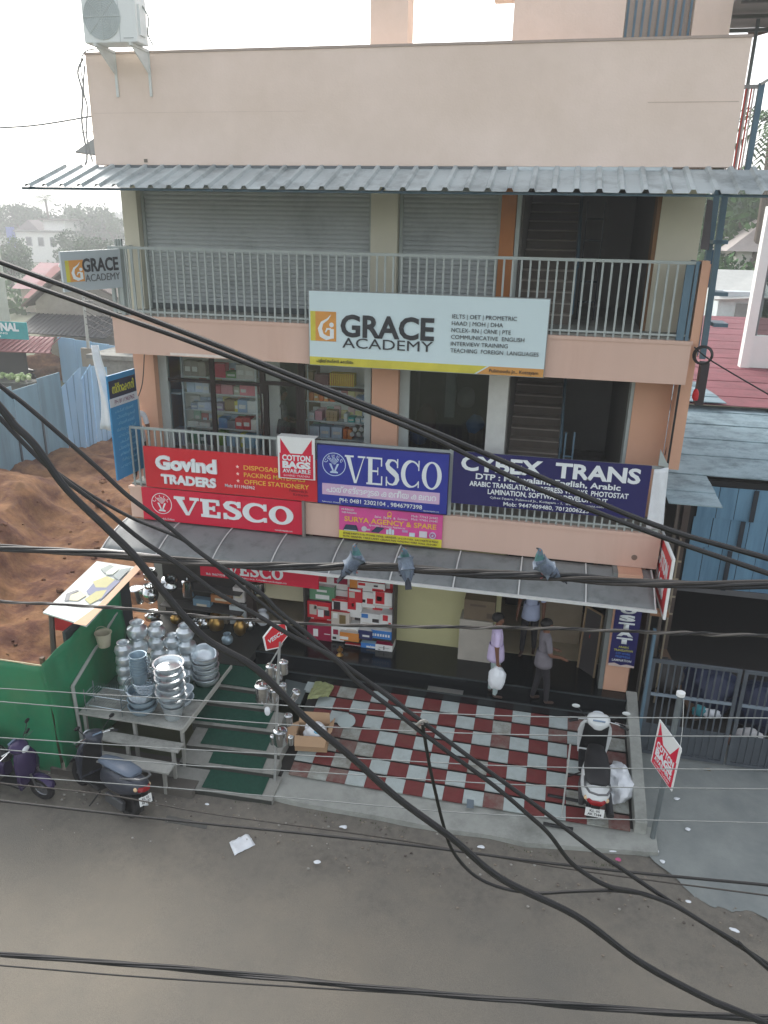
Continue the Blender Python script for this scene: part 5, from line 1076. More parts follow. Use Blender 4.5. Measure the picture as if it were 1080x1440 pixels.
for k in range(1, 4):
    for i in range(8):
        x = sx(434)+(sx(515)-sx(434))*i/8; q_ = rq.randrange(8); h_ = rq.uniform(.17, .25)
        carton('packet', f'{PNM[q_]} packet in the back row, {SN[k]} shelf, right window, {ORD[i]} from left', x+.004, x+(sx(515)-sx(434))/8-.006, YS+.262, .04, zsr[k]+.001, zsr[k]+h_, PALS[q_], None, 'packets in the back row of the right window', [(.2,.35,.8,.6,PALS[(q_+5) % 8])])
cnt = {}
for (k, a, c, h, m, nm) in LG:
    cnt[k] = cnt.get(k, 0)+1; z = zsl[k]+.001
    for_side = 'left' 
    carton('packet', f'{nm}, {SN[k]} shelf in left shop window, {ORD[cnt[k]-1]} from left', sx(a)-.008, sx(c)+.008, YS+.02+.02*(a % 2), .2, z, z+h*1.22, m, None, 'packets on the left window shelves', [(.15,.3,.85,.62,P(214,214,210))] if (a*7) % 3 else None)
carton('packet', 'lilac box standing on the floor in the left corner of the shop window', sx(242), sx(258), YS, .25, ZF1+.45, ZF1+.8, P(180,176,190), None, None)
RG = [(0,426,440,.23,P(150,128,100),'brown carton'),(0,442,461,.2,P(120,70,76),'maroon bag'),
 (1,434,440,.15,P(206,120,60),'orange packet'),(1,441,447,.16,P(214,160,100),'pale orange packet'),(1,448,454,.15,P(206,110,56),'deep orange packet'),(1,455,461,.16,P(210,140,80),'amber packet'),(1,463,470,.15,P(196,100,60),'red orange packet'),(1,500,507,.14,P(120,140,170),'blue packet'),(1,508,515,.16,P(100,120,160),'dark blue packet'),
 (2,433,441,.14,P(206,206,206),'white packet'),(2,442,452,.18,P(200,150,156),'pink white packet'),(2,483,488,.16,P(206,214,210),'white box'),(2,489,498,.10,P(90,170,160),'teal box'),(2,499,506,.09,P(190,206,206),'pale teal box'),(2,507,513,.10,P(180,196,200),'grey box'),
 (3,434,448,.21,P(190,200,212),'clear wrapped pack'),(3,449,463,.22,P(176,190,206),'bluish wrapped pack'),(3,465,480,.22,P(186,196,210),'grey wrapped pack'),(3,482,487,.20,P(206,110,50),'orange tub'),(3,488,494,.19,P(214,130,60),'bright orange tub')]
cnt = {}
for (k, a, c, h, m, nm) in RG:
    cnt[k] = cnt.get(k, 0)+1; z = zsr[k]+.001
    carton('packet', f'{nm} on the {SN[k] if k < 3 else "lowest"} shelf in right shop window, {ORD[cnt[k]-1]} from left', sx(a), sx(c), YS+.03, .2, z, z+h, m, None, 'packets on the right window shelves', [(.15,.35,.85,.6,P(220,210,196))] if a % 2 else None)
for i in range(12):
    x = sx(463)+.0385*1.05*i; carton('packet', f'slim yellow carton in the top row of the right window, {ORD[i]} from left', x, x+.034, YS+.02, .2, zsr[0]+.001, zsr[0]+.24, P(214,190,60), None, 'slim yellow cartons in a row', [(.0,.0,.25,1,P(190,60,50))])
for i in range(9):
    r_, c_ = divmod(i, 3); x = sx(458)+.075*c_; z = zsr[2]+.002+.07*r_
    carton('packet', f'small kraft box in the block of boxes, {["bottom","middle","top"][r_]} row {["left","centre","right"][c_]}', x, x+.07, YS+.02, .15, z, z+.067, P(176,150,112), None, 'small kraft boxes in a block')
for i, (px, py) in enumerate(((499,604),(508,604),(495,611),(504,611),(513,611))):
    q = onY(px, py, YS+.02); o = MB().lathe([(.018,0),(.045,0),(.045,.25),(.018,.25)], 14, (0,0,0), Matrix.Rotation(R(-90),3,'X')).build('paper_roll', P(206,204,196)); o.location = q; tag(o, f'white paper roll end in the right window, {["upper left","upper right","lower left","lower middle","lower right"][i]}', 'roll', 'white paper rolls')
# clutter in the dark office
for px, py, m, lb, nm in ((588,612,P(50,110,180),'blue bag on the floor at the left of the dark glazed office','bag'),(668,598,P(60,130,190),'blue helmet shaped bag at the right of the dark office','bag'),(600,592,P(92,56,52),'reddish brown chair back inside the dark office','chair'),(672,612,P(120,100,84),'light brown sack inside the dark office','sack'),(655,560,P(130,130,128),'grey pillow shaped bundle hanging in the dark office','bundle')):
    q = onY(px, py, 1.6); lump('bundle' if nm == 'bundle' else nm, q, .16 if 'chair' not in lb else .2, .14, .2 if 'chair' not in lb else .32, .2, m, lb, nm, px)

# ================================================================== PEOPLE
def person(name, label, loc, rot, h, top, bottom, skinm=SKIN, hairm=HAIR, pose='stand', sleeve='half', group=None):
    t = thing(name, label, 'person', loc, rot); k = h/1.72
    J = {'pelvis': ((0,0,.93),.125), 'belly': ((0,.005,1.08),.122), 'chest': ((0,.005,1.26),.128), 'top': ((0,-.005,1.40),.10), 'neck': ((0,.0,1.495),.052), 'jaw': ((0,.025,1.56),.068), 'head': ((0,.015,1.635),.088), 'crown': ((0,0,1.69),.066), 'nose': ((0,.108,1.605),.016)}
    B = [('pelvis','belly',0),('belly','chest',0),('chest','top',0),('top','neck',2),('neck','jaw',2),('jaw','head',2),('head','crown',2),('head','nose',2)]
    for s, sn in ((-1,'l'),(1,'r')):
        arm = {'stand': ((s*.235,-.02,1.12),(s*.25,.05,.88),(s*.25,.075,.81)), 'front': ((s*.23,.02,1.12),(s*.10,.24,1.04),(s*.03,.28,1.03)), 'carry': ((s*.225,-.01,1.12),(s*.235,.02,.87),(s*.235,.03,.79)), 'lean': ((s*.24,.08,1.14),(s*.22,.28,1.02),(s*.2,.34,1.0)), 'out': ((s*.23,.03,1.12),(s*.14,.26,1.02),(s*.16,.33,.99))}[pose]
        J['sh'+sn] = ((s*.175,-.005,1.395),.062); J['el'+sn] = (arm[0],.042); J['wr'+sn] = (arm[1],.030); J['pa'+sn] = (arm[2],.033)
        m_up = 0; m_lo = 0 if sleeve == 'full' else 2
        J['sl'+sn] = (tuple(V3(J['sh'+sn][0]).lerp(V3(arm[0]), .72)), .06); B += [('top','sh'+sn,0),('sh'+sn,'sl'+sn,0),('sl'+sn,'el'+sn,m_lo),('el'+sn,'wr'+sn,m_lo),('wr'+sn,'pa'+sn,2)]
        d = (V3(arm[2])-V3(arm[1])).normalized(); a = V3((0,1,0)) if abs(d.y) < .7 else V3((0,0,1)); sd_ = d.cross(a).normalized().cross(d).normalized() if pose in ('stand','carry') else V3((1,0,0))
        for f_, (off, ln) in enumerate(((-.024,.062),(-.008,.074),(.008,.07),(.024,.056))):
            p0 = V3(arm[2])+sd_*off+d*.02; J[f'f{sn}{f_}'] = (tuple(p0+d*ln*.55), .0095); J[f'g{sn}{f_}'] = (tuple(p0+d*ln+V3((-s*.012,0,-.004))), .008); B += [('pa'+sn,f'f{sn}{f_}',2),(f'f{sn}{f_}',f'g{sn}{f_}',2)]
        J['th'+sn] = (tuple(V3(arm[2])+sd_*.045-d*.0), .011); J['tt'+sn] = (tuple(V3(arm[2])+sd_*.058+d*.035), .009); B += [('pa'+sn,'th'+sn,2),('th'+sn,'tt'+sn,2)]
        fy = .05*s if pose in ('stand','out') else .02*s
        J['hip'+sn] = ((s*.085,0,.86),.098); J['kn'+sn] = ((s*.095,.02+fy,.49),.068); J['an'+sn] = ((s*.1,-.01+fy*2,.10),.05); J['he'+sn] = ((s*.1,-.03+fy*2,.04),.034); J['to'+sn] = ((s*.115,.14+fy*2,.028),.03)
        B += [('pelvis','hip'+sn,1),('hip'+sn,'kn'+sn,1),('kn'+sn,'an'+sn,1),('an'+sn,'he'+sn,3),('he'+sn,'to'+sn,3)]
    J = {a: (tuple(V3(p)*k), r*k) for a, (p, r) in J.items()}
    J['pelvis'] = (J['pelvis'][0], .135*k)
    body = skin_body('body', J, B, [top, bottom, skinm, P(70,52,44)], t, 'pelvis', 2)
    b = MB().ell((0,0,0), .105*k, .118*k, .10*k, 16, 10); b.v = [V3((v.x, v.y, max(v.z, -.05*k+(.06*k if v.y > .03*k else -.02*k)))) for v in b.v]
    b.v = [v+V3((0,-.012*k,1.665*k)) for v in b.v]; b.build('hair', hairm, t, smooth=True, world=False)
    for s in (-1, 1):
        MB().ell((s*.092*k,.01*k,1.615*k), .012*k, .022*k, .032*k, 8, 6).build('ear', skinm, t, smooth=True, world=False)
        e = MB().ell((s*.034*k,.093*k,1.635*k), .013*k, .008*k, .008*k, 8, 6).build('eye', P(30,24,22), t, smooth=True, world=False)
    MB().ell((0,.092*k,1.562*k), .024*k, .008*k, .006*k, 8, 6).build('mouth', P(90,50,46), t, smooth=True, world=False)
    # hem of the shirt, hanging over the waistband
    hem = [(1.12,.142,.128),(1.0,.158,.145),(.86,.172,.158),(.80,.174,.16)]
    b = MB().loft([[V3((rx*math.cos(2*math.pi*i/20)*k*(1+.02*math.sin(i*1.9)), ry*math.sin(2*math.pi*i/20)*k, z*k+.006*math.sin(i*2.3))) for i in range(20)] for (z, rx, ry) in hem], cap=False)
    o = b.build('shirt_tail', top, t, smooth=True, world=False); o.modifiers.new('s','SOLIDIFY').thickness = .006
    b = MB()                                                    # collar
    b.loft([[V3((.062*k*math.cos(2*math.pi*i/14), .058*k*math.sin(2*math.pi*i/14), z*k)) for i in range(14)] for z in (1.45, 1.49)], cap=False); o = b.build('collar', top, t, smooth=True, world=False); o.modifiers.new('s','SOLIDIFY').thickness = .01
    return t
LIL = M('lilac_cotton', C(196,182,214), .85, var=.06, scale=14, bump=.3, bscale=24); GRYS = M('grey_cotton', C(112,108,114), .85, var=.1, scale=14, bump=.3, bscale=24); BLS = M('pale_blue_cotton', C(176,186,214), .85, var=.06, scale=14, bump=.3, bscale=24)
PALEG = M('pale_grey_green_trousers', C(162,178,178), .85, var=.08, scale=12, bump=.3, bscale=20); DKT = M('dark_trousers', C(44,42,46), .85, var=.15, scale=12, bump=.3, bscale=20)
m1 = person('person', 'man in a lilac shirt and pale trousers carrying a white bag on the black steps', (-.46,-.70,.79), R(-82), 1.60, LIL, PALEG, pose='carry')
lump('carrier_bag', (0,0,0), .15, .13, .22, .16, WHITEP, 'white carrier bag hanging from the hand of the man in lilac', 'bag', 21, fr=9)
bgb = bpy.data.objects['carrier_bag']; _o = m1.matrix_basis; hp_ = V3((-.46,-.70,.79))+Matrix.Rotation(R(-82),3,'Z') @ V3((.235*.93,.03,.70))
bgb.location = hp_+V3((0,-.03,-.20)); 
MB().tube([hp_, hp_+V3((-.01,-.02,-.06)), hp_+V3((-.03,-.03,-.1))], [.02,.03,.06], 8).build('bag_neck', WHITEP, None)
nb_ = bpy.data.objects['bag_neck']; nb_.parent = bgb; nb_.location = -bgb.location
m2 = person('person', 'man in grey shirt with hands held in front on the black steps', (.36,-.70,.79), R(-70), 1.6, GRYS, DKT, pose='out')
m3 = person('person', 'man in a pale blue shirt and black trousers standing in the doorway under the canopy', (.08,.62,.958), R(170), 1.66, BLS, DKT)
m4 = person('person', 'man in a dark patterned shirt standing behind the first floor glass door', (onY(396,580,1.7).x,1.75,ZF1), R(-60), 1.65, M('dark_patterned_cotton', C(92,90,92), .85, var=.5, scale=30), DKT, pose='front')
m5 = person('person', 'man with grey hair behind the blue notice board at the left balcony end', (-7.70,.55,ZF1-.02), R(200), 1.55, M('white_cotton', C(206,208,214), .85, var=.06, scale=14), DKT, hairm=P(150,150,150))

# ================================================================== SCOOTERS
def sec(x, wv, z0, z1, n=14, p=2.6): 
    out = []
    for i in range(n):
        a = 2*math.pi*i/n; c, s = math.cos(a), math.sin(a); out.append(V3((x, wv*math.copysign(abs(c)**(2/p), c), (z0+z1)/2+(z1-z0)/2*math.copysign(abs(s)**(2/p), s))))
    return out
def scooter(label, loc, rot, paint, seatm, apron=None, lean=.12, nose=0, plate=('KL 05','AK 7344'), trim=None, shiny=None):
    t = thing('scooter', label, 'scooter', loc, 0, 'parked scooters'); t.rotation_euler = (lean, nose, rot); apron = apron or paint; trim = trim or BLACK
    L = lambda mb, nm, m, par=t, **k: mb.build(nm, m, par, world=False, **k)
    L(MB().loft([sec(-.93,.05,.60,.70), sec(-.88,.12,.54,.74), sec(-.74,.165,.46,.755), sec(-.5,.175,.36,.74), sec(-.25,.16,.32,.70), sec(-.05,.12,.32,.66), sec(.03,.09,.34,.60)]), 'body_panel', paint, smooth=True)
    L(MB().loft([sec(-.72,.10,.74,.79,14,2.2), sec(-.66,.145,.73,.83,14,2.2), sec(-.4,.16,.70,.835,14,2.2), sec(-.1,.135,.66,.80,14,2.2), sec(.08,.10,.64,.76,14,2.2), sec(.12,.06,.65,.72,14,2.2)]), 'seat', seatm, smooth=True)
    L(MB().box(-.06,-.17,.25,.40,.17,.305), 'floorboard', trim, bevel=.02)
    L(MB().loft([[V3((.36+.0*k, y, .25)) for k in (0,) for y in (-.18,-.1,0,.1,.18)]+[V3((.40, y, .25)) for y in (.18,.1,0,-.1,-.18)]]+[[V3((x-.02-.05*(1-abs(y/.2))*-1*0, y*wv/.2, z)) for y in (-.2,-.1,0,.1,.2)]+[V3((x+.05+.07*(1-(abs(y)/.2)**2), y*wv/.2, z)) for y in (.2,.1,0,-.1,-.2)] for (x, wv, z) in ((.40,.20,.4),(.43,.215,.6),(.42,.2,.75),(.40,.15,.88),(.38,.1,.95))]), 'front_apron', apron, smooth=True)
    L(MB().loft([sec(.22,.06,.90,1.0), sec(.28,.13,.90,1.06), sec(.36,.15,.90,1.08), sec(.44,.13,.91,1.05), sec(.50,.07,.93,1.0)]), 'handlebar_cowl', apron, smooth=True)
    L(MB().slab([(.372,.17,.31),(.372,-.17,.31),(.365,-.15,.86),(.365,.15,.86)], .012), 'inner_apron', trim)
    L(MB().obox((.27,0,1.035), .02, .15, .07, Matrix.Rotation(-.6,3,'Y')), 'instrument_panel', P(120,140,160,.2))
    L(MB().ell((.505,0,.975), .03,.075,.045,12,8), 'headlight', P(206,212,216,.1), smooth=True)
    for s in (-1, 1):
        L(MB().tube([(.34,s*.1,.99),(.30,s*.24,1.0),(.24,s*.36,.985)], [.012,.012,.012], 8), 'handlebar', STEEL, smooth=True)
        L(MB().tube([(.285,s*.26,.998),(.24,s*.37,.985)], .021, 10), 'grip', BLACK, smooth=True)
        L(MB().tube([(.34,s*.2,1.0),(.33,s*.36,.985)], .006, 6), 'brake_lever', STEEL)
        mr = L(MB().tube([(.33,s*.16,1.04),(.34,s*.24,1.14),(.33,s*.29,1.2)], .007, 6), 'mirror_stalk', BLACK)
        L(MB().ell((.325,s*.31,1.23), .016,.052,.036,14,8), 'mirror', apron if shiny else BLACK, smooth=True)
        L(MB().ell((.46,s*.13,.80), .02,.04,.02,8,6), 'indicator', P(206,120,50,.2))
        L(MB().ell((-.86,s*.12,.635), .035,.03,.035,8,6), 'indicator', P(220,190,150,.2))
        L(MB().tube([(.55,s*.075,.55),(.62,s*.075,.24)], .018, 8), 'fork_leg', P(90,92,94,.4,.5))
    for (x, nm) in ((-.60,'rear_wheel'),(.62,'front_wheel')):
        wh = L(MB().lathe([(.13,-.035),(.155,-.05),(.20,-.048),(.222,-.022),(.226,0),(.222,.022),(.20,.048),(.155,.05),(.13,.035),(.13,-.035)], 28, (x,0,.226), Matrix.Rotation(R(90),3,'X')), nm, RUBBER, smooth=True)
        L(MB().lathe([(0,-.02),(.05,-.03),(.06,-.012),(.12,-.012),(.135,-.03),(.135,.03),(.12,.012),(.06,.012),(.05,.03),(0,.02)], 20, (x,0,.226), Matrix.Rotation(R(90),3,'X')), 'rim', P(120,122,126,.35,.7), wh, smooth=True)
    L(MB().loft([[V3((.62+r_*math.cos(R(a)), y, .226+r_*math.sin(R(a)))) for (r_, y) in ((.25,-.07),(.275,-.04),(.28,0),(.275,.04),(.25,.07))] for a in range(20, 165, 12)], cap=False), 'front_fender', apron, smooth=True).modifiers.new('s','SOLIDIFY').thickness = .008
    L(MB().loft([[V3((-.60+r_*math.cos(R(a)), y, .226+r_*math.sin(R(a)))) for (r_, y) in ((.25,-.07),(.265,0),(.25,.07))] for a in range(60, 200, 14)], cap=False), 'mudguard', BLACK, smooth=True).modifiers.new('s','SOLIDIFY').thickness = .008
    L(MB().tube([(-.52,.135,.68),(-.80,.15,.80),(-.92,.10,.82),(-.95,0,.825),(-.92,-.10,.82),(-.80,-.15,.80),(-.52,-.135,.68)], .016, 8), 'grab_rail', P(110,112,114,.4,.4), smooth=True)
    L(MB().loft([sec(-.955,.075,.60,.665,10), sec(-.90,.115,.575,.69,10)]), 'tail_lamp', P(150,30,36,.2), smooth=True)
    pl = L(MB().obox((-.955,0,.46), .008, .22, .13, Matrix.Rotation(.32,3,'Y')), 'number_plate', WHITE)
    L(MB().box(-.94,-.05,.50,-.9,.05,.6), 'plate_bracket', BLACK)
    bd = Board.__new__(Board); rm = Matrix.Rotation(.32,3,'Y'); bd.O = V3((-.955,0,.46))+rm @ V3((-.0045,.11,-.065)); bd.r = V3((0,-1,0)); bd.u = rm @ V3((0,0,1)); bd.n = rm @ V3((-1,0,0)); bd.root = pl; bd.k = 0; bd.w = .22; bd.h = .13; WM[pl.name] = V3()
    bd.text(plate[0], .05, .17, .073, .04, P(30,30,34), .01, .001); bd.text(plate[1], .03, .19, .018, .042, P(30,30,34), .01, .001)
    L(MB().tube([(-.15,-.17,.25),(-.4,-.2,.24),(-.85,-.2,.32)], [.02,.045,.05], 10), 'exhaust', P(70,70,72,.4,.6), smooth=True)
    L(MB().box(-.62,.09,.16,-.2,.16,.32), 'engine_case', P(80,82,84,.5,.4), bevel=.02)
    L(MB().tube([(-.05,.13,.24),(.02,.27,.02)], .011, 6), 'side_stand', BLACK)
    return t
SW = M('white_scooter_paint', C(214,218,218), .25, var=.02, spec=.5); SG = M('grey_scooter_paint', C(64,68,78), .3, .3, var=.05); SPU = M('purple_scooter_paint', C(54,42,80), .25, .2, var=.05)
yc = -2.10
_ws = scooter('white scooter with a black seat parked on the checkered tile ramp facing the shop', (1.22,yc,rampz(yc)+.0), R(90), SW, M('black_seat_vinyl', C(30,30,32), .5, var=.1), nose=-R(11), lean=.03, plate=('KL 05','AK 7344'), shiny=True)
_ws.scale = (1.0, 1.22, 1.04)
scooter('dark grey scooter leaning by the pot display with its number plate to the road', (-6.22,-3.95,.02), R(157), SG, M('blue_grey_seat_vinyl', C(96,108,124), .45, var=.06), lean=.16, plate=('KL 05','AB 2187'))
scooter('purple scooter with black trim parked in front of the green hoarding', (-7.78,-4.06,.02), R(-6), SPU, BLACK, lean=.1, plate=('KL 05','M 4410'))
scooter('second purple scooter cut by the left picture edge behind the first purple one', (-9.2,-4.02,.02), R(-3), SPU, BLACK, lean=.1, plate=('KL 05','T 1093'))

# ================================================================== OVERHEAD CABLES
def wirepath(pts, y, ext=True):
    out = [onY(px, py, y) if not isinstance(y, (list, tuple)) else onY(px, py, y[0]+(y[1]-y[0])*i/(len(pts)-1)) for i, (px, py) in enumerate(pts)]
    if ext: d0 = (out[0]-out[1]).normalized(); d1 = (out[-1]-out[-2]).normalized(); out = [out[0]+d0*1.2]+out+[out[-1]+d1*1.2]
    return sm(out, 8)
def cable(label, pts, y, r, mat=CABLE, ext=True, name='overhead_cable'):
    p_ = [q+V3((0, 0, .25*r*noise.noise((q.x*3, q.z*3, len(label))))) for q in wirepath(pts, y, ext)]
    return tag(MB().tube(p_, [r*(1+.1*noise.noise((q.x*9, q.z*9, 3))) for q in p_], 8).build(name, mat, smooth=True), label, 'cable')
def twisted(name, label, pts, y, r, n, rad, turns, mats):
    path = wirepath(pts, y); t = thing(name, label, 'cable', path[0]); fine = sm(path, 4); N = len(fine)
    for k in range(n):
        q = []
        for i, p in enumerate(fine):
            d = (fine[min(i+1, N-1)]-fine[max(i-1, 0)]).normalized(); s_ = d.cross(V3((0,0,1))).normalized(); u_ = s_.cross(d)
            a = 2*math.pi*(k/n+turns*i/N); w_ = rad*(1 if k else .5)*(.7+.5*noise.noise((i*.05+k*7, k, 0))); q.append(p+(s_*math.cos(a)+u_*math.sin(a))*w_)
        MB().tube(q, r*(.85+.3*((k*37) % 5)/5), 7).build('strand', mats[k % len(mats)], t, smooth=True)
    return t
twisted('pigeon_cable', 'thick dark twisted cable bundle where the three pigeons sit', [(-20,769),(120,778),(300,792),(430,797),(540,797),(660,806),(780,812),(920,820),(1100,823)], -6.5, .017, 5, .034, 4, [CABLE, CABLE2, BLACK])
twisted('twisted_cable', 'thinner twisted cable below the pigeon cable across the shop front', [(-20,845),(150,854),(300,868),(450,878),(640,882),(780,884),(940,890),(1100,895)], -6.7, .009, 3, .013, 16, [CABLE2, CABLE, P(96,92,88)])
LTW = [([(-20,967),(200,980),(400,992),(720,1007),(1100,1010)],'uppermost thin bare wire crossing in front of the checkered tiles'),([(-20,985),(200,1003),(420,1020),(720,1033),(1100,1036)],'second thin bare wire from the top across the tiles'),([(-20,1036),(250,1053),(460,1064),(740,1078),(1100,1083)],'third thin bare wire across the lower tiles'),([(-20,1052),(250,1075),(460,1087),(740,1104),(1100,1110)],'fourth thin bare wire across the lower tiles'),([(-20,1089),(200,1105),(420,1123),(700,1146),(1100,1158)],'lowest pale bare wire passing over the kerb')]
for pts, lb in LTW: cable(lb, pts, -9.0, .0031, WIRED, name='bare_wire')
cable('thin dark wire crossing low over the road from the grey scooter', [(-20,1124),(200,1149),(540,1184),(800,1217),(1100,1247)], -9.3, .0075, CABLE)
cable('faint thin wire running beside the dark one over the road', [(-20,1099),(150,1118),(300,1145),(540,1178),(800,1222),(1100,1262)], -9.25, .004, CABLE2)
twisted('road_cable', 'dark cable bundle crossing the bottom of the view over the road', [(-20,1340),(200,1358),(420,1378),(640,1400),(860,1418),(1100,1434)], -10.2, .006, 5, .011, 3, [CABLE, BLACK])
cable('thin wire hanging under the dark bundle at the bottom of the view', [(-20,1356),(200,1374),(420,1388),(700,1405),(1100,1432)], -10.15, .004, CABLE)
cable('upper of the two straight thick cables crossing over the academy signboard', [(-20,361),(120,413),(260,468),(420,532),(600,603),(740,662),(920,738),(1100,791)], -10.0, .0100, CABLE)
cable('lower of the two straight thick cables crossing over the academy signboard', [(-20,378),(120,428),(260,478),(420,540),(600,612),(740,680),(920,751),(1100,813)], -10.05, .0092, CABLE)
cable('single thick black cable sagging down to the lower right corner', [(-20,548),(0,572),(20,597),(50,627),(93,687),(150,743),(187,780),(220,820),(260,867),(293,900),(360,940),(427,1007),(493,1063),(560,1123),(637,1180),(704,1235),(810,1288),(897,1351),(993,1404),(1080,1440)], -10.8, .0102, CABLE)
cable('upper slanting cable passing over the red name boards', [(-20,525),(0,542),(33,567),(83,610),(140,660),(180,697),(233,737),(287,781),(360,829),(393,860),(427,887),(467,922),(510,953),(547,980),(598,1018),(680,1079),(762,1139),(830,1192),(873,1221),(926,1257),(990,1298),(1080,1356)], -10.7, .0066, CABLE)
cable('middle slanting cable joining the knot over the tiles', [(-20,568),(0,588),(50,640),(87,672),(140,711),(200,760),(250,793),(300,830),(360,864),(410,894),(467,924),(500,957),(547,993),(580,1020),(623,1052),(695,1105),(743,1146),(772,1173),(801,1211),(830,1233),(858,1247),(897,1255),(945,1272),(993,1300),(1041,1329),(1080,1362)], -10.72, .0066, CABLE)
cable('third slanting cable branching off on the left and meeting the knot', [(67,655),(87,669),(133,699),(187,729),(257,759),(300,792),(360,842),(427,897),(493,944),(540,972),(573,998),(600,1022)], -10.66, .0052, CABLE, ext=False)
cable('loose cable hanging from the knot and curling back over the road', [(594,1018),(603,1071),(611,1108),(623,1158),(637,1197),(666,1230),(704,1248),(753,1256),(801,1254),(858,1252),(897,1256)], -10.72, .0052, CABLE, ext=False)
k_ = onY(592, 1020, -10.7); b = MB()
for i in range(4): b.tube([k_+V3((.014*math.cos(a)+.004*i-.006, .014*math.cos(a+1), .02*math.sin(a)+.005*i-.008)) for a in [2*math.pi*j/14 for j in range(15)]], .0022, 6)
tag(b.build('cable_tie', P(170,166,160)), 'pale wire tie knotted round the slanting cables over the tiles', 'tie')
# coil of cable at the right balcony corner
ck = onY(989, 500, .1); t = thing('cable_coil', 'coil of black cable at the right end of the top balcony slab', 'cable', ck); b = MB()
for i in range(5): b.tube([ck+V3(((.115+.008*i)*math.cos(a), .01*i, (.12+.006*i)*math.sin(a))) for a in [2*math.pi*j/22 for j in range(23)]], .009, 6)
b.build('coil', CABLE, t); MB().tube(sm([ck+V3((-.15,0,.12)), ck+V3((.15,-.1,-.08)), onY(1090,560,-.5)]), .012, 6).build('lead', CABLE, t)
tag(MB().tube(sm([onY(203,497,.6), onY(200,540,.6), onY(190,568,.6)]), .009, 6).build('loose_cable', CABLE), 'thin dark cable hanging down the left peach pillar', 'cable')
tag(MB().tube(sm([onY(953,545,.55), onY(945,600,.55), onY(935,640,.55)]), .009, 6).build('loose_cable', CABLE), 'thin black cable running down the right peach pillar', 'cable')

# ================================================================== PIGEONS
def pigeon(label, px, py, yaw, pitch, k=1.0, headturn=0, neckm=None):
    base = onY(px, py, -6.5); t = thing('pigeon', label, 'pigeon', base, yaw, 'pigeons on the cable'); cp, sp = math.cos(pitch), math.sin(pitch)
    def q(x, y, z): return V3((x*cp-z*sp, y, x*sp+z*cp))*k+V3((0,0,.085*k))
    hd_ = lambda x, y, z: q(.075+ (x-.075)*math.cos(headturn)-(y)*math.sin(headturn), (x-.075)*math.sin(headturn)+y*math.cos(headturn), z)
    nk = .5*(math.pi/2-pitch)
    J = {'tailend': (q(-.21,0,-.01),.012*k), 'tail': (q(-.13,0,0),.026*k), 'rump': (q(-.06,0,.005),.05*k), 'body': (q(0,0,.0),.064*k), 'breast': (q(.055,0,.012),.056*k), 'neck': (hd_(.095,0,.06),.034*k), 'head': (hd_(.112,0,.10),.024*k), 'beak0': (hd_(.136,0,.102),.009*k), 'beak': (hd_(.152,0,.095),.004*k)}
    J = {a: (tuple(p), r) for a, (p, r) in J.items()}
    skin_body('body', J, [('tailend','tail',2),('tail','rump',0),('rump','body',0),('body','breast',0),('breast','neck',1),('neck','head',3),('head','beak0',4),('beak0','beak',4)], [PG, PGN, PGD, PGH, P(60,58,60)], t, 'body', 2)
    for s in (-1, 1):
        def wmap(mb, c, r):
            mb.ell((0,0,0), r[0], r[1], r[2], 14, 10); mb.v = [q(c[0]+v.x, s*(c[1]+v.y+(.22*min(0, v.x+.02))), c[2]+v.z*(1 if v.x > -.03 else max(.25, 1+5.5*(v.x+.03)))) for v in mb.v]; return mb
        w_ = wmap(MB(), (-.035,.045,.010), (.125,.024,.046)).build('wing', PGW, t, world=False, smooth=True)
        for x in (-.062, -.096): wmap(MB(), (x,.049 if x > -.08 else .043,.006), (.010,.026,.030)).build('wing_bar', PGD, w_, world=False, smooth=True)
        MB().tube([q(0,s*.022,-.045), V3((.0,s*.022*k,.02*k)), V3((.0,s*.022*k,.0))], .005*k, 5).build('leg', P(170,96,96), t, world=False)
        b = MB()
        for a in (-.5, 0, .5): b.tube([V3((0,s*.022*k,.004)), V3((.03*math.cos(a)*k,(s*.022+.03*math.sin(a))*k,.0))], .0035*k, 4)
        b.build('foot', P(170,96,96), t, world=False)
        MB().ell(hd_(.118,s*.021,.104), .005*k,.003*k,.005*k,6,5).build('eye', P(190,90,40), t, world=False)
    tl = MB().prism([q(-.12,-.024,.004), q(-.225,-.03,-.008), q(-.225,.03,-.008), q(-.12,.024,.004)], q(0,0,.008)-q(0,0,0)).build('tail_feathers', PGD, t, world=False)
    return t
PG = M('pigeon_grey_feathers', C(104,116,130), .6, var=.15, scale=60); PGN = M('pigeon_green_neck', C(66,108,108), .4, .3, var=.2, scale=60); PGD = M('pigeon_dark_feathers', C(48,52,62), .6, var=.15, scale=60); PGH = M('pigeon_blue_head', C(82,104,118), .5, var=.1, scale=60); PGW = M('pigeon_wing_feathers', C(86,96,112), .6, var=.3, scale=50)
pigeon('dark pigeon sitting upright facing right, leftmost on the thick cable', 498, 804, R(25), .85, 1.05)
pigeon('mottled blue pigeon seen from behind in the middle of the thick cable', 570, 806, R(115), .95, 1.0, .6)
pigeon('pale grey pigeon with green neck facing left on the right of the cable', 764, 811, R(185), .55, 1.05)

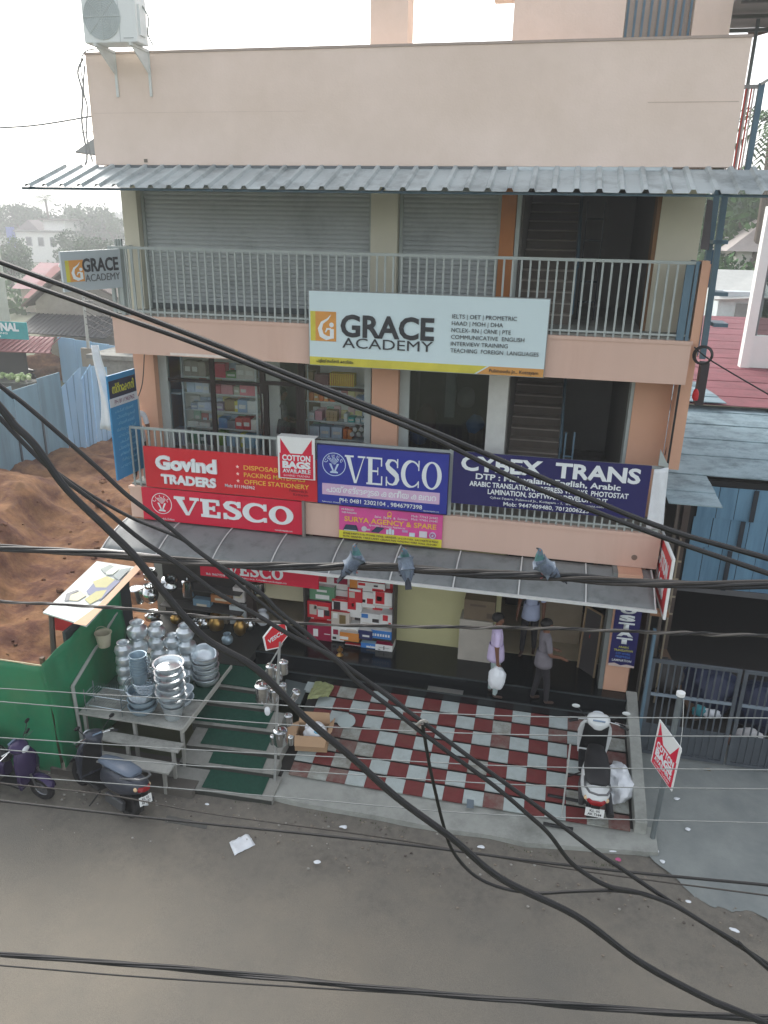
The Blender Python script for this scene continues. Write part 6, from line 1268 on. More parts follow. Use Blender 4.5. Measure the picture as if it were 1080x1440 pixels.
# ================================================================== RIGHT SIDE: gate, shed, roofs, houses
GATEM = M('grey_gate_paint', C(82,88,94), .5, .15, var=.1, scale=5)
gt = thing('yard_gate', 'grey double leaf steel gate with vertical bars closing the yard at the right', 'gate', (3.5,-.8,.07))
barme = MB().box(-.012,-.01,-.9,.012,.01,.9).mesh('bar', GATEM)
for (x0, x1, dy) in ((2.10, 3.50, 0), (3.54, 5.0, .0)):
    lf = MB().box(x0, -.82, .12, x0+.06, -.78, 1.97).build('gate_leaf', GATEM, gt)
    MB().box(x1-.06, -.82, .12, x1, -.78, 1.97).build('frame', GATEM, lf); MB().box(x0+.061, -.82, 1.91, x1-.061, -.78, 1.97).build('frame', GATEM, lf); MB().box(x0+.061, -.82, .12, x1-.061, -.78, .18).build('frame', GATEM, lf); MB().box(x0+.061, -.815, 1.28, x1-.061, -.785, 1.33).build('frame', P(120,132,142), lf); MB().box(x0+.061, -.79, .19, x1-.061, -.784, .72).build('kick_sheet', GATEM, lf)
    n = int((x1-x0-.12)/.105)
    for i in range(1, n): piece('bar', barme, lf, (x0+.06+(x1-x0-.12)*i/n, -.80, 1.02))
MB().box(2.05,-.86,.05,2.095,-.74,2.5).build('gate_post', RAILB, gt)
pp = thing('banner_post', 'leaning grey steel post with a white cap at the corner of the yard', 'post', (2.13,-2.89,.05))
pt = onY(957, 978, -2.95); MB().tube([(2.13,-2.89,.03), pt], .038, 10).build('pole', P(112,120,122,.5,.3), pp); MB().lathe([(0,.0),(.06,0),(.06,.05),(0,.06)], 12, pt).build('cap', WHITE, pp)
MB().tube([pt+V3((.05,0,-.05)), pt+V3((.1,0,-.5)), pt+V3((.12,0,-.85))], .004, 4).build('string', WHITE, pp); MB().ell(pt+V3((.12,0,-.9)), .03,.03,.05,8,6).build('weight', WHITE, pp)
bT = onY(931, 994, -2.75); bR = onY(959, 1031, -3.2); bL = onY(914, 1071, -2.72)
bn = Board('banner', 'white and red cotton bags banner flag hung on the leaning post at the right', 'banner', onY(915,1070,-2.72), bR-bT, bT-onY(915,1070,-2.72), .56, .74, WHITE, .012); cotton(bn, .56, .74)
# open dark shed under the roof: floor, back and side walls
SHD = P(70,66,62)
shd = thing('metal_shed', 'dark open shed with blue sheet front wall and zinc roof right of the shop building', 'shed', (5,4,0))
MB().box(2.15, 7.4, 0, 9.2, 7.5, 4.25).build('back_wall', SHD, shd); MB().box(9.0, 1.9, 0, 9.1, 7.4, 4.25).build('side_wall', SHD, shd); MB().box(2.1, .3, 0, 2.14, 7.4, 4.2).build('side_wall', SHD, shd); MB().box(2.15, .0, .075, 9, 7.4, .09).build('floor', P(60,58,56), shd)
yb = 2.0; bwz0, bwz1 = 2.12, 4.18
MB().box(2.72, yb-.06, .08, 2.84, yb+.04, 4.3).build('post', P(84,72,66), shd); MB().box(2.60, yb-.03, .08, 2.66, yb+.03, 4.3).build('post', P(110,100,92), shd)
rows = [(bwz0, 2.95), (2.955, 3.56), (3.565, bwz1)]; rr = random.Random(3)
for j, (z0, z1) in enumerate(rows):
    x = 2.90+.03*j
    while x < 6.6:
        wd = .30+.06*rr.random(); dy = .012*rr.random()+.02*j
        MB().slab([(x,yb-dy,z0),(x+wd-.012,yb-dy-.006*rr.random(),z0),(x+wd-.012,yb-dy,z1),(x,yb-dy,z1)], .012).build('wall_panel', BLUESH, shd)
        x += wd
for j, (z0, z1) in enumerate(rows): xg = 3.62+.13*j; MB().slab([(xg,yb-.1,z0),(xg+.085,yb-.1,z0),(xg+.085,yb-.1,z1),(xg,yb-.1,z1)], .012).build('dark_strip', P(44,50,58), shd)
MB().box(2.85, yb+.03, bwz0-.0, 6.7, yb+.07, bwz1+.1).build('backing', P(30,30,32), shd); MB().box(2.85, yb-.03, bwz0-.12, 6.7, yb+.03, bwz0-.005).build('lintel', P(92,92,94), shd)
# zinc roof: sheets laid across, ribs along x
ZR = 4.38
def xsheet(parent, x0, x1, y0, y1, z, mat, name='roof_sheet', pit=.085, h=.018, xr=None, slope=0):
    n = max(4, int((y1-y0)/pit*8)); b = MB(); vs = []
    for i in range(n+1):
        y = y0+(y1-y0)*i/n; zz = z+h*(.5+.5*math.cos(2*math.pi*(y-y0)/pit))+slope*(y-y0); xe = x1 if xr is None else xr(y)
        vs += [V3((x0, y, zz)), V3((xe, y, zz))]
    b.add(vs, [(2*i, 2*i+1, 2*i+3, 2*i+2) for i in range(n)]); m_ = len(b.v); b.add([v-V3((0,0,.005)) for v in vs], [(2*i+2, 2*i+3, 2*i+1, 2*i) for i in range(n)])
    b.add([vs[0], vs[1], vs[1]-V3((0,0,.02)), vs[0]-V3((0,0,.02))], [(0,1,2,3)])
    return b.build(name, mat, parent, smooth=False)
y = .12; k = 0
while y < 7.6:
    y1 = y+.66+.06*rr.random(); ext = y < 1.9; 
    if ext and y1 > 1.75: y1 = 1.9
    xsheet(shd, 2.13+.01*k, 9.2, y, y1+.05, ZR+.012*(k % 2)+.016*max(0,(y-1.9))*.6, GALV2, xr=(lambda yy: 2.97+.02*yy) if ext else None); y = y1; k += 1
MB().tube([(2.15,.2,ZR-.05),(9,.2+1.75,ZR-.05)], .001, 3)
ZL0, ZL1 = onZ(990,549,4.6), onZ(1080,612,4.6); y = 7.55; k = 0
while y < ZL0.y+.3:
    xsheet(shd, 2.13, 9, y, y+.72, 4.66+.012*(k % 2)+.004*k, GALV2, xr=lambda yy: ZL1.x+(yy-ZL1.y)*(ZL0.x-ZL1.x)/(ZL0.y-ZL1.y)); y += .68; k += 1
# rack of bars behind the hexagonal sign
rk = thing('steel_rack', 'rusty pale steel bar rack standing behind the shop pillar by the gate', 'rack', (2.45,.9,.08))
for x in (2.25, 2.55): MB().box(x-.015, .85, .08, x+.015, .88, 3.5).build('upright', P(150,140,120), rk)
for z in (2.0,2.35,2.7,3.05,3.4): MB().box(2.2, .845, z, 2.62, .87, z+.03).build('bar', P(150,140,120), rk)
MB().tube([(2.24,.83,3.3),(2.56,.83,2.2)], .015, 6).build('brace', P(120,110,96), rk)
tag(MB().box(2.14,.62,2.05,2.52,.82,2.12).build('rack_plank', P(150,110,80)), 'orange brown plank lying across the steel rack', 'plank')
# heaps behind the gate
for (x, y, z, a, bq, c, m, lb, cat) in ((3.5,.9,.42,.5,.45,.4,P(40,48,72,.5),'blue plastic sack heap behind the right gate leaf','sack'),(4.3,.5,.42,.5,.45,.4,P(36,44,68,.5),'second blue plastic sack behind the gate at the picture edge','sack'),(2.75,1.2,.4,.4,.4,.35,P(58,56,54),'dark sack heap behind the left gate leaf','sack'),(3.25,.3,.3,.13,.1,.1,P(70,150,160,.5),'teal plastic piece on the blue sacks behind the gate','plastic'),(3.45,.25,.3,.14,.08,.09,WHITEP,'white plastic piece beside the teal one behind the gate','plastic'),(4.0,-.2,.25,.2,.15,.12,P(206,206,206),'white crumpled bag behind the gate bars','bag'),(3.75,-.35,.2,.15,.12,.1,P(150,120,110),'brown paper bag behind the gate bars','bag')):
    lump(cat+'_heap' if 'heap' in lb else 'plastic_'+cat if cat != 'plastic' else 'plastic_piece', (x,y,z+.1), a, bq, c, .3, m, lb, cat, x*7)
o = MB().obox((2.95,.9,.55), .16, 1.5, .05, Matrix.Rotation(R(25),3,'Z') @ Matrix.Rotation(R(28),3,'X')).build('wood_plank', WOOD); tag(o, 'old wooden plank leaning in the dark shed behind the gate', 'plank')
# blue steel outside stair columns next to the building
bc = thing('steel_stair_frame', 'blue steel stair frame rising along the right side of the building', 'stair frame', (2.5,1.3,4.3))
for (px0, py0, px1, py1, y) in ((1022,262,988,505,1.1),(1010,262,978,500,1.6)):
    a, c = onY(px0, py0, y), onY(px1, py1, y); b = MB(); b.slab([c+V3((-.045,0,0)), c+V3((.045,0,0)), a+V3((.045,0,0)), a+V3((-.045,0,0))], .09); b.build('column', RAILB, bc)
for py in (340, 412, 455): p0, p1 = onY(1004, py, 1.35), onY(1018, py, 1.35); b = MB().box(p0.x-.05, 1.1, p0.z-.03, p1.x+.02, 1.6, p0.z+.03); b.build('cross_bar', RAILB, bc)
q0, q1 = onY(1003,352,2.2), onY(1012,405,2.2); MB().box(q0.x-.12, 2.2, q1.z, q0.x+.12, 2.24, q0.z).build('landing_panel', P(66,96,124), bc)
MB().slab([onY(985,350,1.0)+V3((0,0,0)), onY(997,352,1.0), onY(1003,282,1.0), onY(995,280,1.0)], .04).build('louvre_strip', P(96,92,98), bc)
MB().box(onY(985,520,.9).x, .9, onY(985,570,.9).z, onY(997,520,.9).x, 1.1, onY(985,510,.9).z).build('meter_box', P(62,58,62), bc); lump('red_bundle', onY(978,556,.6), .05,.05,.1,.2, P(196,40,48), 'small red bundle tucked beside the right peach column', 'bundle', 4)
# top right: canopy over the roof side with pole and red railing
rc = thing('roof_canopy', 'grey sheet canopy on a slim pole beside the roof stair tower at the upper right', 'canopy', (3,3,11.5))
cA, cB, cCc, cD = onY(1028,103,3.2), onY(1120,95,3.2), onY(1120,28,5.0), onY(1036,20,5.0); zc = 12.25
qs = [onZ(1040,103,11.9), onZ(1130,104,11.9), onZ(1130,30,12.55), onZ(1020,20,12.55)]
MB().slab([(2.3,-.1,12.0),(5.0,-.1,12.0),(5.0,4.1,12.05),(2.3,4.1,12.05)], .04).build('sheet', P(150,152,150,.5,.2), rc)
for k in range(5): MB().box(2.35, .05+.95*k, 11.9, 5, .11+.95*k, 11.955).build('purlin', P(120,124,124), rc)
MB().tube([(2.86,3.2,9.3),(2.86,3.2,11.95)], .03, 8).build('pole', P(120,130,134), rc)
MB().tube([(2.9,4.12,11.9),(3.5,4.12,12.05)], .05, 8).build('gutter', P(130,110,100), rc)
rl = thing('side_railing', 'red and white barred railing beside the right parapet corner', 'railing', (2.4,.8,9.3)); b0_ = MB().box(2.26,.72,9.33,2.6,.76,9.38); b0_.build('bottom_rail', RAILB, rl)
MB().box(2.26,.72,10.55,2.62,.76,10.6).build('top_rail', P(150,150,150), rl)
for k in range(7): MB().box(2.285+.036*k,.73,9.38,2.305+.036*k,.75,10.55).build('bar', P(206,90,80) if k % 2 else P(214,200,196), rl)
MB().box(2.56,.70,9.2,2.64,.78,10.62).build('post', RAILB, rl); MB().tube([(2.58,.7,10.6),(3.0,.5,10.85)], .02, 6).build('stay', P(190,192,190), rl)
# red roof and houses beyond on the right
rrf = thing('red_roof', 'faded red corrugated roof of the low building behind the zinc shed', 'roof', (7,16,3))
MB().box(3.2,7.8,0,14,7.9,4.4).build('front_wall', P(150,140,132), rrf); 
y = 7.7; k = 0
while y < 31: xsheet(rrf, 2.3+.13*(y-7.7), 14, y, y+1.25, 4.56+.008*(k % 2), REDROOF, pit=.16, h=.03); y += 1.2; k += 1
MB().slab([(3.0,31,4.5),(14,31,4.5),(14,31,0),(3,31,0)], .1).build('wall', P(160,150,140), rrf)
wb = thing('white_framed_building', 'white framed building with a large dark window at the right picture edge', 'building', (8,14,0))
a, c = onY(1050,478,14), onY(1076,310,14)
MB().box(a.x-.05, 14, 4.6, a.x+.22, 14.4, c.z+.4).build('corner_column', WHITE, wb); MB().box(a.x+.221, 14.1, 4.6, a.x+4, 14.4, 5.6).build('sill_wall', WHITE, wb); MB().box(a.x+.221, 14.1, c.z-.3, a.x+4, 14.4, c.z+.4).build('lintel', WHITE, wb)
MB().box(a.x+.221, 14.25, 5.6, a.x+4, 14.27, c.z-.3).build('window', PANED, wb); MB().box(a.x+1.6, 17, 4.6, a.x+5, 17.1, c.z).build('back_wall', P(120,100,90), wb)
for k in range(3): MB().box(a.x+.25+1.2*k, 14.15, 5.6, a.x+.31+1.2*k, 14.3, c.z-.3).build('frame', P(110,116,118), wb)
sw_ = thing('white_shed', 'small white sheet shed with a pale ribbed roof beyond the red roof', 'shed', (7,33,0))
a, c = onY(1003,470,33), onY(1062,400,33)
MB().box(a.x, 33, 0, c.x+.6, 37, c.z-.4).build('wall', P(196,206,208), sw_); MB().slab([(a.x-.3,32.6,c.z-.8),(c.x+1,32.6,c.z-.6),(c.x+1,37.4,c.z+.55),(a.x-.3,37.4,c.z+.55)], .08).build('roof', P(176,178,174,.5,.2), sw_); MB().box(a.x+.9, 32.93, a.z, a.x+1.7, 32.99, c.z-1.0).build('opening', P(130,132,130), sw_)
hh = thing('hip_roof_house', 'cream house with grey hipped roof and narrow windows at the right', 'house', (12,50,0))
a, c = onY(1030,395,48), onY(1110,330,48); zt_ = onY(1040,350,48).z
MB().box(a.x, 48, 0, a.x+9, 56, zt_).build('wall', P(214,208,202), hh)
rz = onY(1080,300,50).z; rf = MB().add([(a.x-.9,47.2,zt_-.15),(a.x+10,47.2,zt_-.15),(a.x+10,57,zt_-.15),(a.x-.9,57,zt_-.15),(a.x+4.2,52,rz+1.2),(a.x+5,52,rz+1.2)], [(0,1,5,4),(1,2,5),(2,3,4,5),(3,0,4),(3,2,1,0)]).build('roof', P(150,142,138,.8), hh)
for k in range(5): x = a.x+.9+1.7*k; f_ = MB().box(x-.06, 47.9, zt_-2.6, x+.66, 47.97, zt_-.5).build('window', P(190,184,178), hh); MB().box(x, 47.86, zt_-2.5, x+.6, 47.89, zt_-.6).build('pane', P(96,84,80,.3), f_)

# ================================================================== LEFT BACKGROUND
bf = thing('blue_sheet_fence', 'blue painted metal sheet fence closing the earth plot at the back left', 'fence', (-18,10,.5))
rr = random.Random(8)
def fence_panel(a, c, h0, h1, mat, up=True):
    a, c = V3(a), V3(c); MB().slab([a, c, c+V3((0,0,h1)), a+V3((0,0,h0))], .03).build('sheet_panel', mat, bf)
    d = (c-a); n_ = d.normalized().cross(V3((0,0,1)))
    for k in (1, 2): q = a+d*(k/3); MB().box(q.x-.02, q.y-.06, q.z, q.x+.02, q.y-.03, q.z+min(h0, h1)).build('seam_rib', mat, bf)
fa, fb_ = onZ(-40,700,.45), onZ(99,637,.55)
N = 4
for k in range(N):
    p0, p1 = fa.lerp(fb_, k/N), fa.lerp(fb_, (k+1)/N-.006)
    for (z0, z1, m) in ((0,1.45,PALEBLUE),(1.46,2.85+.15*(k % 2),PALEBLUE)):
        MB().slab([p0+V3((0,0,z0-.1)), p1+V3((0,0,z0-.1)), p1+V3((0,-.02*(z0 > 0),z1)), p0+V3((0,-.02*(z0 > 0),z1))], .02).build('sheet_panel', m, bf)
    MB().box(p0.x-.04, p0.y-.09, p0.z-.2, p0.x+.04, p0.y-.02, p0.z+1.7).build('post', P(62,74,84), bf)
fp = [((122,634),(97,525),(80,548)),]
for (b0, b1, t0, t1) in (((100,636),(122,634),(83,548),(113,516)), ((123,632),(137,628),(114,534),(127,512)), ((138,626),(158,616),(128,514),(150,516))):
    y_ = onZ(*b0, .55).y; y2 = onZ(*b1, .55).y; q = [onY(*b0, y_), onY(*b1, y2), onY(*t1, y2), onY(*t0, y_)]
    MB().slab(q, .03).build('sheet_panel', M('bright_pale_blue_sheet', C(150,190,222), .5, .1, var=.08, scale=1.5, streak=True), bf)
    for k in (1, 2): e0, e1 = q[0].lerp(q[1], k/3), q[3].lerp(q[2], k/3); MB().tube([e0+V3((0,-.02,0)), e1+V3((0,-.02,0))], .018, 5).build('seam_rib', P(112,146,176), bf)
ns = thing('roadside_shop', 'pale green roadside shop with a teal signboard and small red sheet roof, far left', 'shop', (-27,24,0))
MB().box(-36, 24.5, 0, -29.2, 25.2, 7.6).build('wall', P(190,196,182), ns); MB().box(-30.3, 24.40, 4.2, -29.2, 24.49, 7.6).build('pale_panel', P(206,200,168), ns); MB().box(-30.45, 24.38, 3.9, -30.32, 24.485, 7.6).build('pipe', P(110,120,112), ns)
MB().box(-35.5, 24.36, 0, -27.9, 24.39, 3.0).build('opening', P(44,50,46), ns)
q = [V3((-33,22.0,2.2)), V3((-25.4,22.9,2.2)), V3((-26.2,24.6,2.75)), V3((-33,24.4,2.75))]; MB().slab(q, .05).build('red_roof', P(130,72,74,.7), ns)
for k in range(24): x = -32.6+.3*k; MB().tube([(x, 22.05+.118*(x+33), 2.24), (x+.0, 24.4, 2.79)], .03, 4).build('roof_rib', P(120,64,66,.7), ns)
_o = onY(40,478,22.0)-V3((5.2,.3,0)); _r = V3((5.2,.3,0)); _e = _r.length
nb = Board('signboard', 'teal shop signboard with white lettering ending in NATIONAL, at the far left', 'sign', _o, V3((_r.x,_r.y,0)), Z_, _e, .86, P(36,152,156,.5), .06)
wn = nb.w; e = nb.w-.1
nb.text('INTERNATIONAL', e-4.3, e-.35, .42, .38, LETW, .05); nb.text('ELECTRICALS & PLUMBING', e-4.2, e-1.0, .24, .1, LETW, .01); nb.text('PULIMOODU JN., KOTTAYAM', e-4.2, e-1.4, .08, .1, LETW, .01)
# fruit heap, motorbike, people near that shop
fh = thing('fruit_heap', 'heap of pale green fruit on a stand in front of the far left shop', 'fruit', (-25.3,19.2,.0)); cen = onZ(22,535,1.0)
fh.location = cen; WM[fh.name] = cen
for k in range(26): MB().ell(cen+V3((rr.gauss(0,.5), rr.gauss(0,.3), .1+.2*rr.random())), .12,.12,.11,8,6).build('fruit', [P(150,172,112,.5),P(126,150,92,.5),P(176,190,140,.5)][k % 3], fh)
MB().box(cen.x-1.1, cen.y-.6, -.02, cen.x+1.1, cen.y+.6, cen.z).build('stand', P(60,66,60), fh)
def far_bike(label, q, rot, m):
    t = thing('motorbike', label, 'motorbike', q, rot, 'motorbikes by the far left shop')
    for x in (-.6, .6): MB().lathe([(.2,-.04),(.3,-.05),(.32,0),(.3,.05),(.2,.04)], 16, (x,0,.32), Matrix.Rotation(R(90),3,'X')).build('wheel', RUBBER, t, world=False)
    MB().loft([sec(-.8,.06,.7,.8,10), sec(-.4,.13,.62,.82,10), sec(.0,.14,.55,.9,10), sec(.35,.1,.6,.95,10)]).build('tank_body', m, t, smooth=True, world=False); MB().tube([(.45,-.35,1.05),(.5,0,1.0),(.45,.35,1.05)], .02, 6).build('handlebar', BLACK, t, world=False); MB().tube([(.48,0,1.0),(.6,0,.32)], .04, 6).build('fork', STEEL, t, world=False)
far_bike('dark red motorbike parked beyond the blue fence', onZ(60,528,.05), R(150), P(110,34,40)); far_bike('black motorbike parked beyond the blue fence, nearer the shop', onZ(38,538,.05), R(160), BLACK)
p_ = onZ(75,530,.0); person('person', 'person in a dark red shirt beyond the blue fence at the far left', (p_.x, p_.y, 0), R(120), 1.65, P(120,40,44,.85), DKT)
# gabled house, sheet wall, concrete tank
ghm = P(150,144,136,.85); gh = thing('gable_house', 'old grey gabled house with dark sheet lean-to behind the fence', 'house', (-28,31,0))
gx0, gx1, gy = -31.0, -24.0, 30.0; zr_, ze = 5.9, 4.0; xm_ = -28.4
MB().prism([(gx0,gy,0),(gx1,gy,0),(gx1,gy,ze),(xm_,gy,zr_),(gx0,gy,ze)], (0,.2,0)).build('gable_wall', ghm, gh)
TILED = M('dark_clay_tiles', C(112,102,96), .9, var=.25, scale=6, bump=.5, bscale=20)
MB().slab([(xm_-.05,gy-.5,zr_+.05),(xm_-.05,gy+12,zr_+.05),(gx0-.6,gy+12,ze-.3),(gx0-.6,gy-.5,ze-.3)][::-1], .12).build('roof', TILED, gh); MB().slab([(xm_+.05,gy-.5,zr_+.05),(gx1+.8,gy-.5,ze-.35),(gx1+.8,gy+12,ze-.35),(xm_+.05,gy+12,zr_+.05)], .12).build('roof', TILED, gh)
MB().slab([(gx0,gy-2.5,2.5),(gx1-1,gy-2.5,2.4),(gx1-1,gy-.02,3.3),(gx0,gy-.02,3.3)], .06).build('lean_to_roof', P(84,84,84,.7,.2), gh)
for k in range(20): x = gx0+.3*k+.2; MB().tube([(x,gy-2.5,2.47),(x,gy-.03,3.33)], .035, 4).build('roof_rib', P(84,84,84,.7,.2), gh)
MB().lathe([(0,0),(.28,.02),(.34,.12)], 14, (xm_+.9,gy-.6,5.2), Matrix.Rotation(R(70),3,'X')).build('dish_antenna', WHITE, gh); lump('plastic_sheet', (xm_-.2,gy-.1,6.2), .35,.25,.25,.3, WHITEP, 'white plastic bundle on the ridge of the gabled house', 'plastic', 2)
blw = thing('blue_sheet_wall', 'pale blue sheet wall beside the gabled house', 'wall', (-25,26,0)); 
for k in range(5): x = -27.0+1.05*k; MB().slab([(x,26,0),(x+1.03,26,0),(x+1.03,26,2.5-.1*k),(x,26,2.55-.1*k)], .05).build('sheet_panel', M('bright_pale_blue_sheet', C(150,190,222), .5, .1), blw)
lump('red_earth_heap', (-29.2,27,.3), 1.8,1.2,1.0,.3, EARTH, 'rust red earth heap beyond the fence near the small roof', 'heap', 3)
cw = thing('concrete_tank', 'low grey concrete tank with white plastic barrels on top behind the blue fence', 'tank', (-19.8,20,0)); MB().box(-21.2,20.2,0,-16.5,24,2.55).build('tank', CONC, cw, bevel=.03); MB().box(-21.4,20.0,2.56,-16.3,24.2,2.75).build('cover_slab', CONC, cw)
wt = thing('barrel', 'round white plastic barrel on the concrete tank, wrapped in sheeting', 'barrel', (-19.6,21.5,2.75)); MB().lathe([(0,0),(.55,0),(.6,.5),(.55,1.1),(.3,1.25),(0,1.28)], 16).build('drum', WHITEP, wt, smooth=True, world=False); MB().lathe([(.3,1.26),(.32,1.36),(0,1.38)], 12).build('lid', WHITE, wt, world=False)
ep = thing('utility_pole', 'slim grey pole with cross wires behind the blue fence', 'pole', (-24.5,25,0)); MB().tube([(-24.5,25,0),(-24.45,25,5.2)], [.1,.07], 8).build('pole', P(176,176,170), ep); MB().box(-25.0,24.95,4.6,-23.9,25.05,4.7).build('cross_arm', P(110,110,108), ep); MB().box(-24.9,24.9,1.2,-24.1,25.1,2.2).build('fuse_box', P(150,140,126), ep)
for k in range(5): tag(MB().tube(sm([V3((-24.5,25,4.9-.35*k)), V3((-21,22.5,4.3-.3*k)), V3((-17.0,19.5,4.2-.25*k))]), .022, 5).build('service_wire', CABLE2), f'thin wire from the slim pole towards the building, {ORD[k]} from top', 'wire')
# red roofs, white house, trees and hills further off
def roofhouse(label, x, y, wx_, wy_, h, rm, wm_):
    t = thing('red_roof_house', label, 'house', (x,y,0)); MB().box(x-wx_/2,y-wy_/2,0,x+wx_/2,y+wy_/2,h).build('wall', wm_, t)
    MB().add([(x-wx_/2-.6,y-wy_/2-.6,h-.1),(x+wx_/2+.6,y-wy_/2-.6,h-.1),(x+wx_/2+.6,y+wy_/2+.6,h-.1),(x-wx_/2-.6,y+wy_/2+.6,h-.1),(x-wx_/2-.6,y,h+2.2),(x+wx_/2+.6,y,h+2.2)], [(0,1,5,4),(2,3,4,5),(1,2,5),(3,0,4),(3,2,1,0)]).build('roof', rm, t)
roofhouse('red roofed house in the haze left of the projecting academy sign', -46, 62, 13, 9, 2.4, REDROOF, P(190,176,160)); roofhouse('reddish roofed house just behind the gabled house', -34, 47, 13, 8, 3.0, P(150,100,96,.8), P(176,166,150)); roofhouse('third faint red roofed house under the sign in the haze', -33.5, 60, 10, 8, 2.2, REDROOF, P(180,170,160))
wh_ = thing('white_house', 'white two storey house with dark windows and a roof room, far left in the haze', 'house', (-86,150,0)); HW = P(226,226,220,.8)
hx0, hx1 = onY(24,345,150).x, onY(84,345,150).x; hm_ = hx1-hx0
MB().box(hx0,150,0,hx1,158,6.4).build('wall', HW, wh_); MB().box(hx0-.4,149.4,6.41,hx1+.4,158.5,6.8).build('roof_slab', P(120,116,112), wh_)
MB().box(hx0+.55*hm_,152,6.81,hx1+.5,158,9.0).build('roof_room', HW, wh_); MB().box(hx0+.5*hm_,151,9.01,hx1+1.6,158.6,9.3).build('roof_slab', P(120,110,104), wh_)
for t_ in (.3,.58,.86): x = hx0+hm_*t_; f_ = MB().box(x-.75,149.9,3.4,x+.75,149.97,5.4).build('window', P(150,150,150), wh_); MB().box(x-.6,149.84,3.6,x+.6,149.89,5.2).build('pane', P(60,64,70,.3), f_)
MB().add([(hx0,150.5,6.82),(hx0+.52*hm_,150.5,6.82),(hx0+.52*hm_,157,6.82),(hx0,157,6.82),(hx0+.2*hm_,152,9.0),(hx0+.2*hm_,156,9.0)], [(0,1,4),(1,2,5,4),(2,3,5),(3,0,4,5)]).build('tiled_roof', P(110,100,98,.9), wh_)
MB().box(hx0-1.6,149,3,hx0-.1,150,7.4).build('blue_panel', P(60,90,170,.6), wh_)
def leafmat(n, c): return M(n, c, .85, var=.45, scale=.9, spec=.15)
LF = [leafmat('leaf_deep_green', (.035,.095,.025)), leafmat('leaf_mid_green', (.055,.125,.03)), leafmat('leaf_grey_green', (.06,.12,.05))]
BARK = M('bark', C(96,84,70), .95, var=.2, scale=4)
def tree(label, x, y, h, cr, nleaf, lm, seed, z0=0, leaf=None):
    rg = random.Random(seed); t = thing('broadleaf_tree', label, 'tree', (x,y,z0), 0, 'trees in the distance'); leaf = leaf or cr*.11
    tb = MB(); tb.tube([(0,0,0),(.1*cr,.05*cr,h*.35),(.05*cr,0,h*.7)], [cr*.09,cr*.06,cr*.03], 8); lob = []
    for k in range(7):
        a = rg.uniform(0,6.28); e = V3((math.cos(a)*cr*rg.uniform(.3,.75), math.sin(a)*cr*rg.uniform(.3,.75), h*rg.uniform(.5,.92))); tb.tube([(.1*cr,.05*cr,h*.35), (V3((.1*cr,.05*cr,h*.35))+e)/2+V3((0,0,.05*h)), e], [cr*.045,cr*.03,cr*.012], 6); lob.append((e, cr*rg.uniform(.38,.6)))
    tb.build('trunk', BARK, t, world=False); b = MB(); lob.append((V3((0,0,h*.88)), cr*.5))
    for i in range(nleaf):
        e, r = rg.choice(lob); d = V3((rg.gauss(0,1), rg.gauss(0,1), rg.gauss(0,.8))).normalized()*r*rg.uniform(.55,1.05); p = e+d
        if noise.noise((p.x*2.2/cr+seed, p.y*2.2/cr, p.z*2.2/cr)) < -.22: continue
        u = V3((rg.gauss(0,1), rg.gauss(0,1), rg.gauss(0,1))).normalized(); v = u.cross(V3((rg.gauss(0,1), rg.gauss(0,1), rg.gauss(0,1)))).normalized(); s_ = leaf*rg.uniform(.6,1.3)
        b.add([p+u*s_, p+v*s_*.5, p-u*s_, p-v*s_*.5], [(0,1,2,3)])
    c_ = b.build('crown', lm, t, world=False); return t
def palm(label, x, y, h, seed):
    rg = random.Random(seed); t = thing('palm_tree', label, 'tree', (x,y,0)); tb = MB(); tb.tube(sm([(0,0,0),(.5,0,h*.5),(.2,0,h)]), .28, 8); tb.build('trunk', BARK, t, world=False)
    for k in range(18):
        a = rg.uniform(0,6.28); el = rg.uniform(-.2,1.1); L_ = h*.32; pts = []
        for i in range(8): s_ = i/7; pts.append(V3((.2+math.cos(a)*math.cos(el)*L_*s_, math.sin(a)*math.cos(el)*L_*s_, h+L_*(math.sin(el)*s_-.75*s_*s_))))
        b = MB(); sd = V3((-math.sin(a), math.cos(a), 0))
        for i in range(7):
            for j in (0, .5):
                p = pts[i].lerp(pts[i+1], j); w_ = L_*.16*math.sin(math.pi*min(1,(i+j)/7+.12)); dn = V3((0,0,-w_*.6)); tn = (pts[i+1]-pts[i])*.28
                for s2 in (-1, 1): b.add([p, p+tn, p+tn*1.6+sd*s2*w_+dn], [(0,1,2)])
        b.build('frond', LF[1], t, world=False)
def txy(px, d): r_ = ray(px, 300); k = d/math.hypot(r_.x, r_.y); return CAM.x+r_.x*k, CAM.y+r_.y*k
TL = [(28,215,11.6,5.5,'tree left of the palm above the white house'),(6,220,10.5,6.0,'tree at the far left edge in the haze'),(50,225,11.2,4.5,'pointed tree behind the white house roof'),(92,150,7.0,3.0,'tree in front of the white house on its right side'),(80,140,4.6,1.8,'low tree right of the white house front'),(118,205,11.0,7.0,'large round tree right of the palm in the haze'),(142,210,10.5,6,'tree behind the projecting academy sign'),(160,200,9.6,4.5,'tree close to the building corner in the haze'),(2,120,4.4,3.0,'low bush like tree under the far left trees'),(100,235,10.8,7,'faint tree behind the large round tree'),(10,150,5.6,3,'small tree left of the white house at far left'),(60,80,2.6,1.6,'small bush in the gap under the white house'),(128,130,5.5,3.6,'tree below the large round tree behind the sign')]
for i, (px, d, h, cr, lb) in enumerate(TL): x, y = txy(px, d); tree(lb, x, y, h, cr, 2600, LF[i % 3], 40+i, leaf=cr*.075)
x, y = txy(65, 215); palm('tall palm tree above the roof room of the white house', x, y, 13.8, 5)
x, y = txy(1062, 62); palm('ragged palm at the upper right behind the railing', x, y, 15.5, 9)
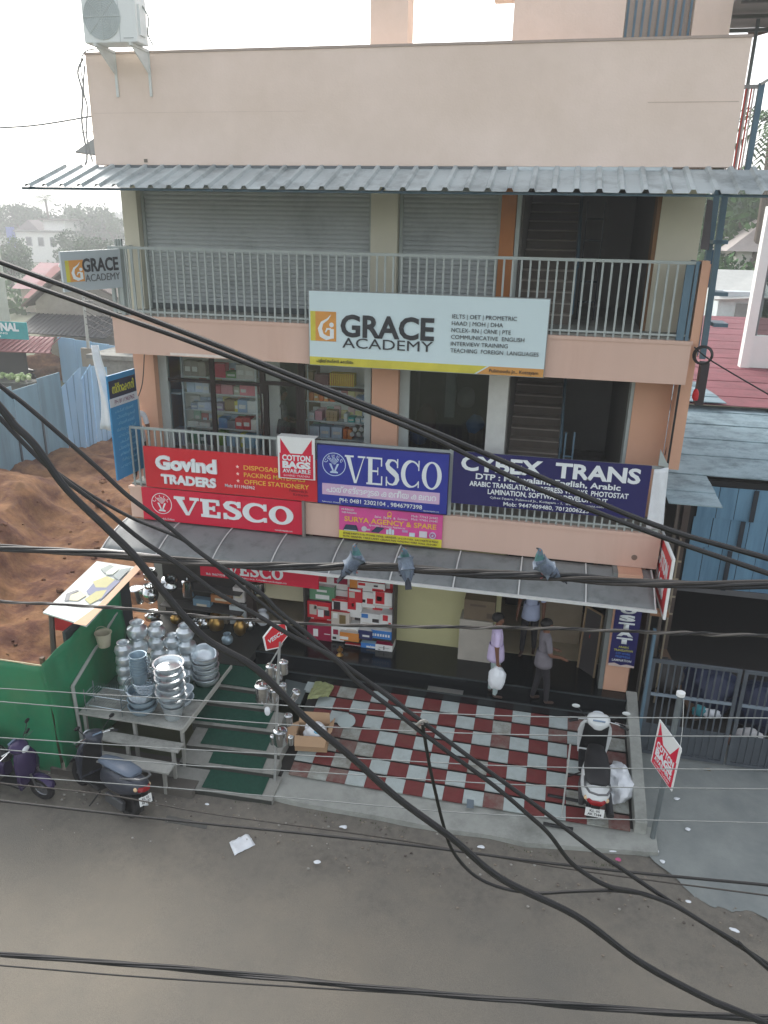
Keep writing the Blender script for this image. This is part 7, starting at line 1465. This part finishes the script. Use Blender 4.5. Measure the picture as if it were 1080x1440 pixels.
for i, (px, d, h, cr, lb) in enumerate([(1045,85,12,7,'large green tree behind the hipped roof house'),(1075,66,11,6,'green tree at the right picture edge above the hipped roof'),(1025,90,13,7,'green tree close to the building on the right side'),(1005,60,6,4,'bush below the blue stair frame on the right'),(1035,55,6.5,3.6,'green bush left of the hipped roof house')]): x, y = txy(px, d); tree(lb, x, y, h, cr, 3600, LF[i % 2], 70+i, leaf=cr*.07)
# wooded hills on the skyline
HILLM = M('wooded_hill', (.07,.09,.05), .95, var=.5, scale=.06, spec=.1)
def hills(u, v):
    x = -420+840*u; y = 300+200*v; h = 15*math.sin(math.pi*min(1, v*1.2))*(.55+.6*noise.noise((x*.008, 2, 0))+.25*noise.noise((x*.03, 5, v)))+2.5*noise.noise((x*.12, y*.12, 3))
    return V3((x, y, -1+max(0, h)))
sheet('hills', hills, 220, 24, HILLM)
b = MB(); rg = random.Random(77)
for k in range(9000):
    x = rg.uniform(-260, 140); y = rg.uniform(260, 420); v = (y-300)/200; z = hills((x+420)/840, v).z if v > 0 else 0
    p = V3((x, y, z+rg.uniform(0, 3.5))); s_ = rg.uniform(.8, 2.2); u_ = V3((rg.gauss(0,1), rg.gauss(0,1), rg.gauss(0,1))).normalized(); w_ = u_.cross(V3((0,1,.3))).normalized(); b.add([p+u_*s_, p+w_*s_, p-u_*s_, p-w_*s_], [(0,1,2,3)])
tag(b.build('far_wood', LF[2]), kind='stuff')
# scrub round the left background
b = MB()
for k in range(7000):
    d = rg.uniform(75, 180); px = rg.uniform(-200, 190) if k % 3 else rg.uniform(940, 1250); x, y = txy(px, d); g_ = noise.noise((x*.06, y*.06, 0))
    if g_ < .0: continue
    p = V3((x, y, rg.uniform(0, 1.6))); s_ = rg.uniform(.15,.4); u_ = V3((rg.gauss(0,1), rg.gauss(0,1), rg.gauss(0,1))).normalized(); w_ = u_.cross(V3((0,1,.3))).normalized(); b.add([p+u_*s_, p+w_*s_, p-u_*s_, p-w_*s_], [(0,1,2,3)])
tag(b.build('scrub', LF[1]), kind='stuff')

# ================================================================== HAZE
hz = MB().box(-620,-62,-1.0,620,905,32).build('haze', [], None)
hm = bpy.data.materials.new('haze_air'); hm.use_nodes = True; n = hm.node_tree.nodes; n.clear(); ho = n.new('ShaderNodeOutputMaterial'); pv = n.new('ShaderNodeVolumePrincipled')
pv.inputs['Color'].default_value = (.93,.95,.97,1); pv.inputs['Density'].default_value = .0021; pv.inputs['Anisotropy'].default_value = .3
hm.node_tree.links.new(pv.outputs[0], ho.inputs['Volume']); hz.data.materials.clear(); hz.data.materials.append(hm); tag(hz, kind='stuff')

finish_text()
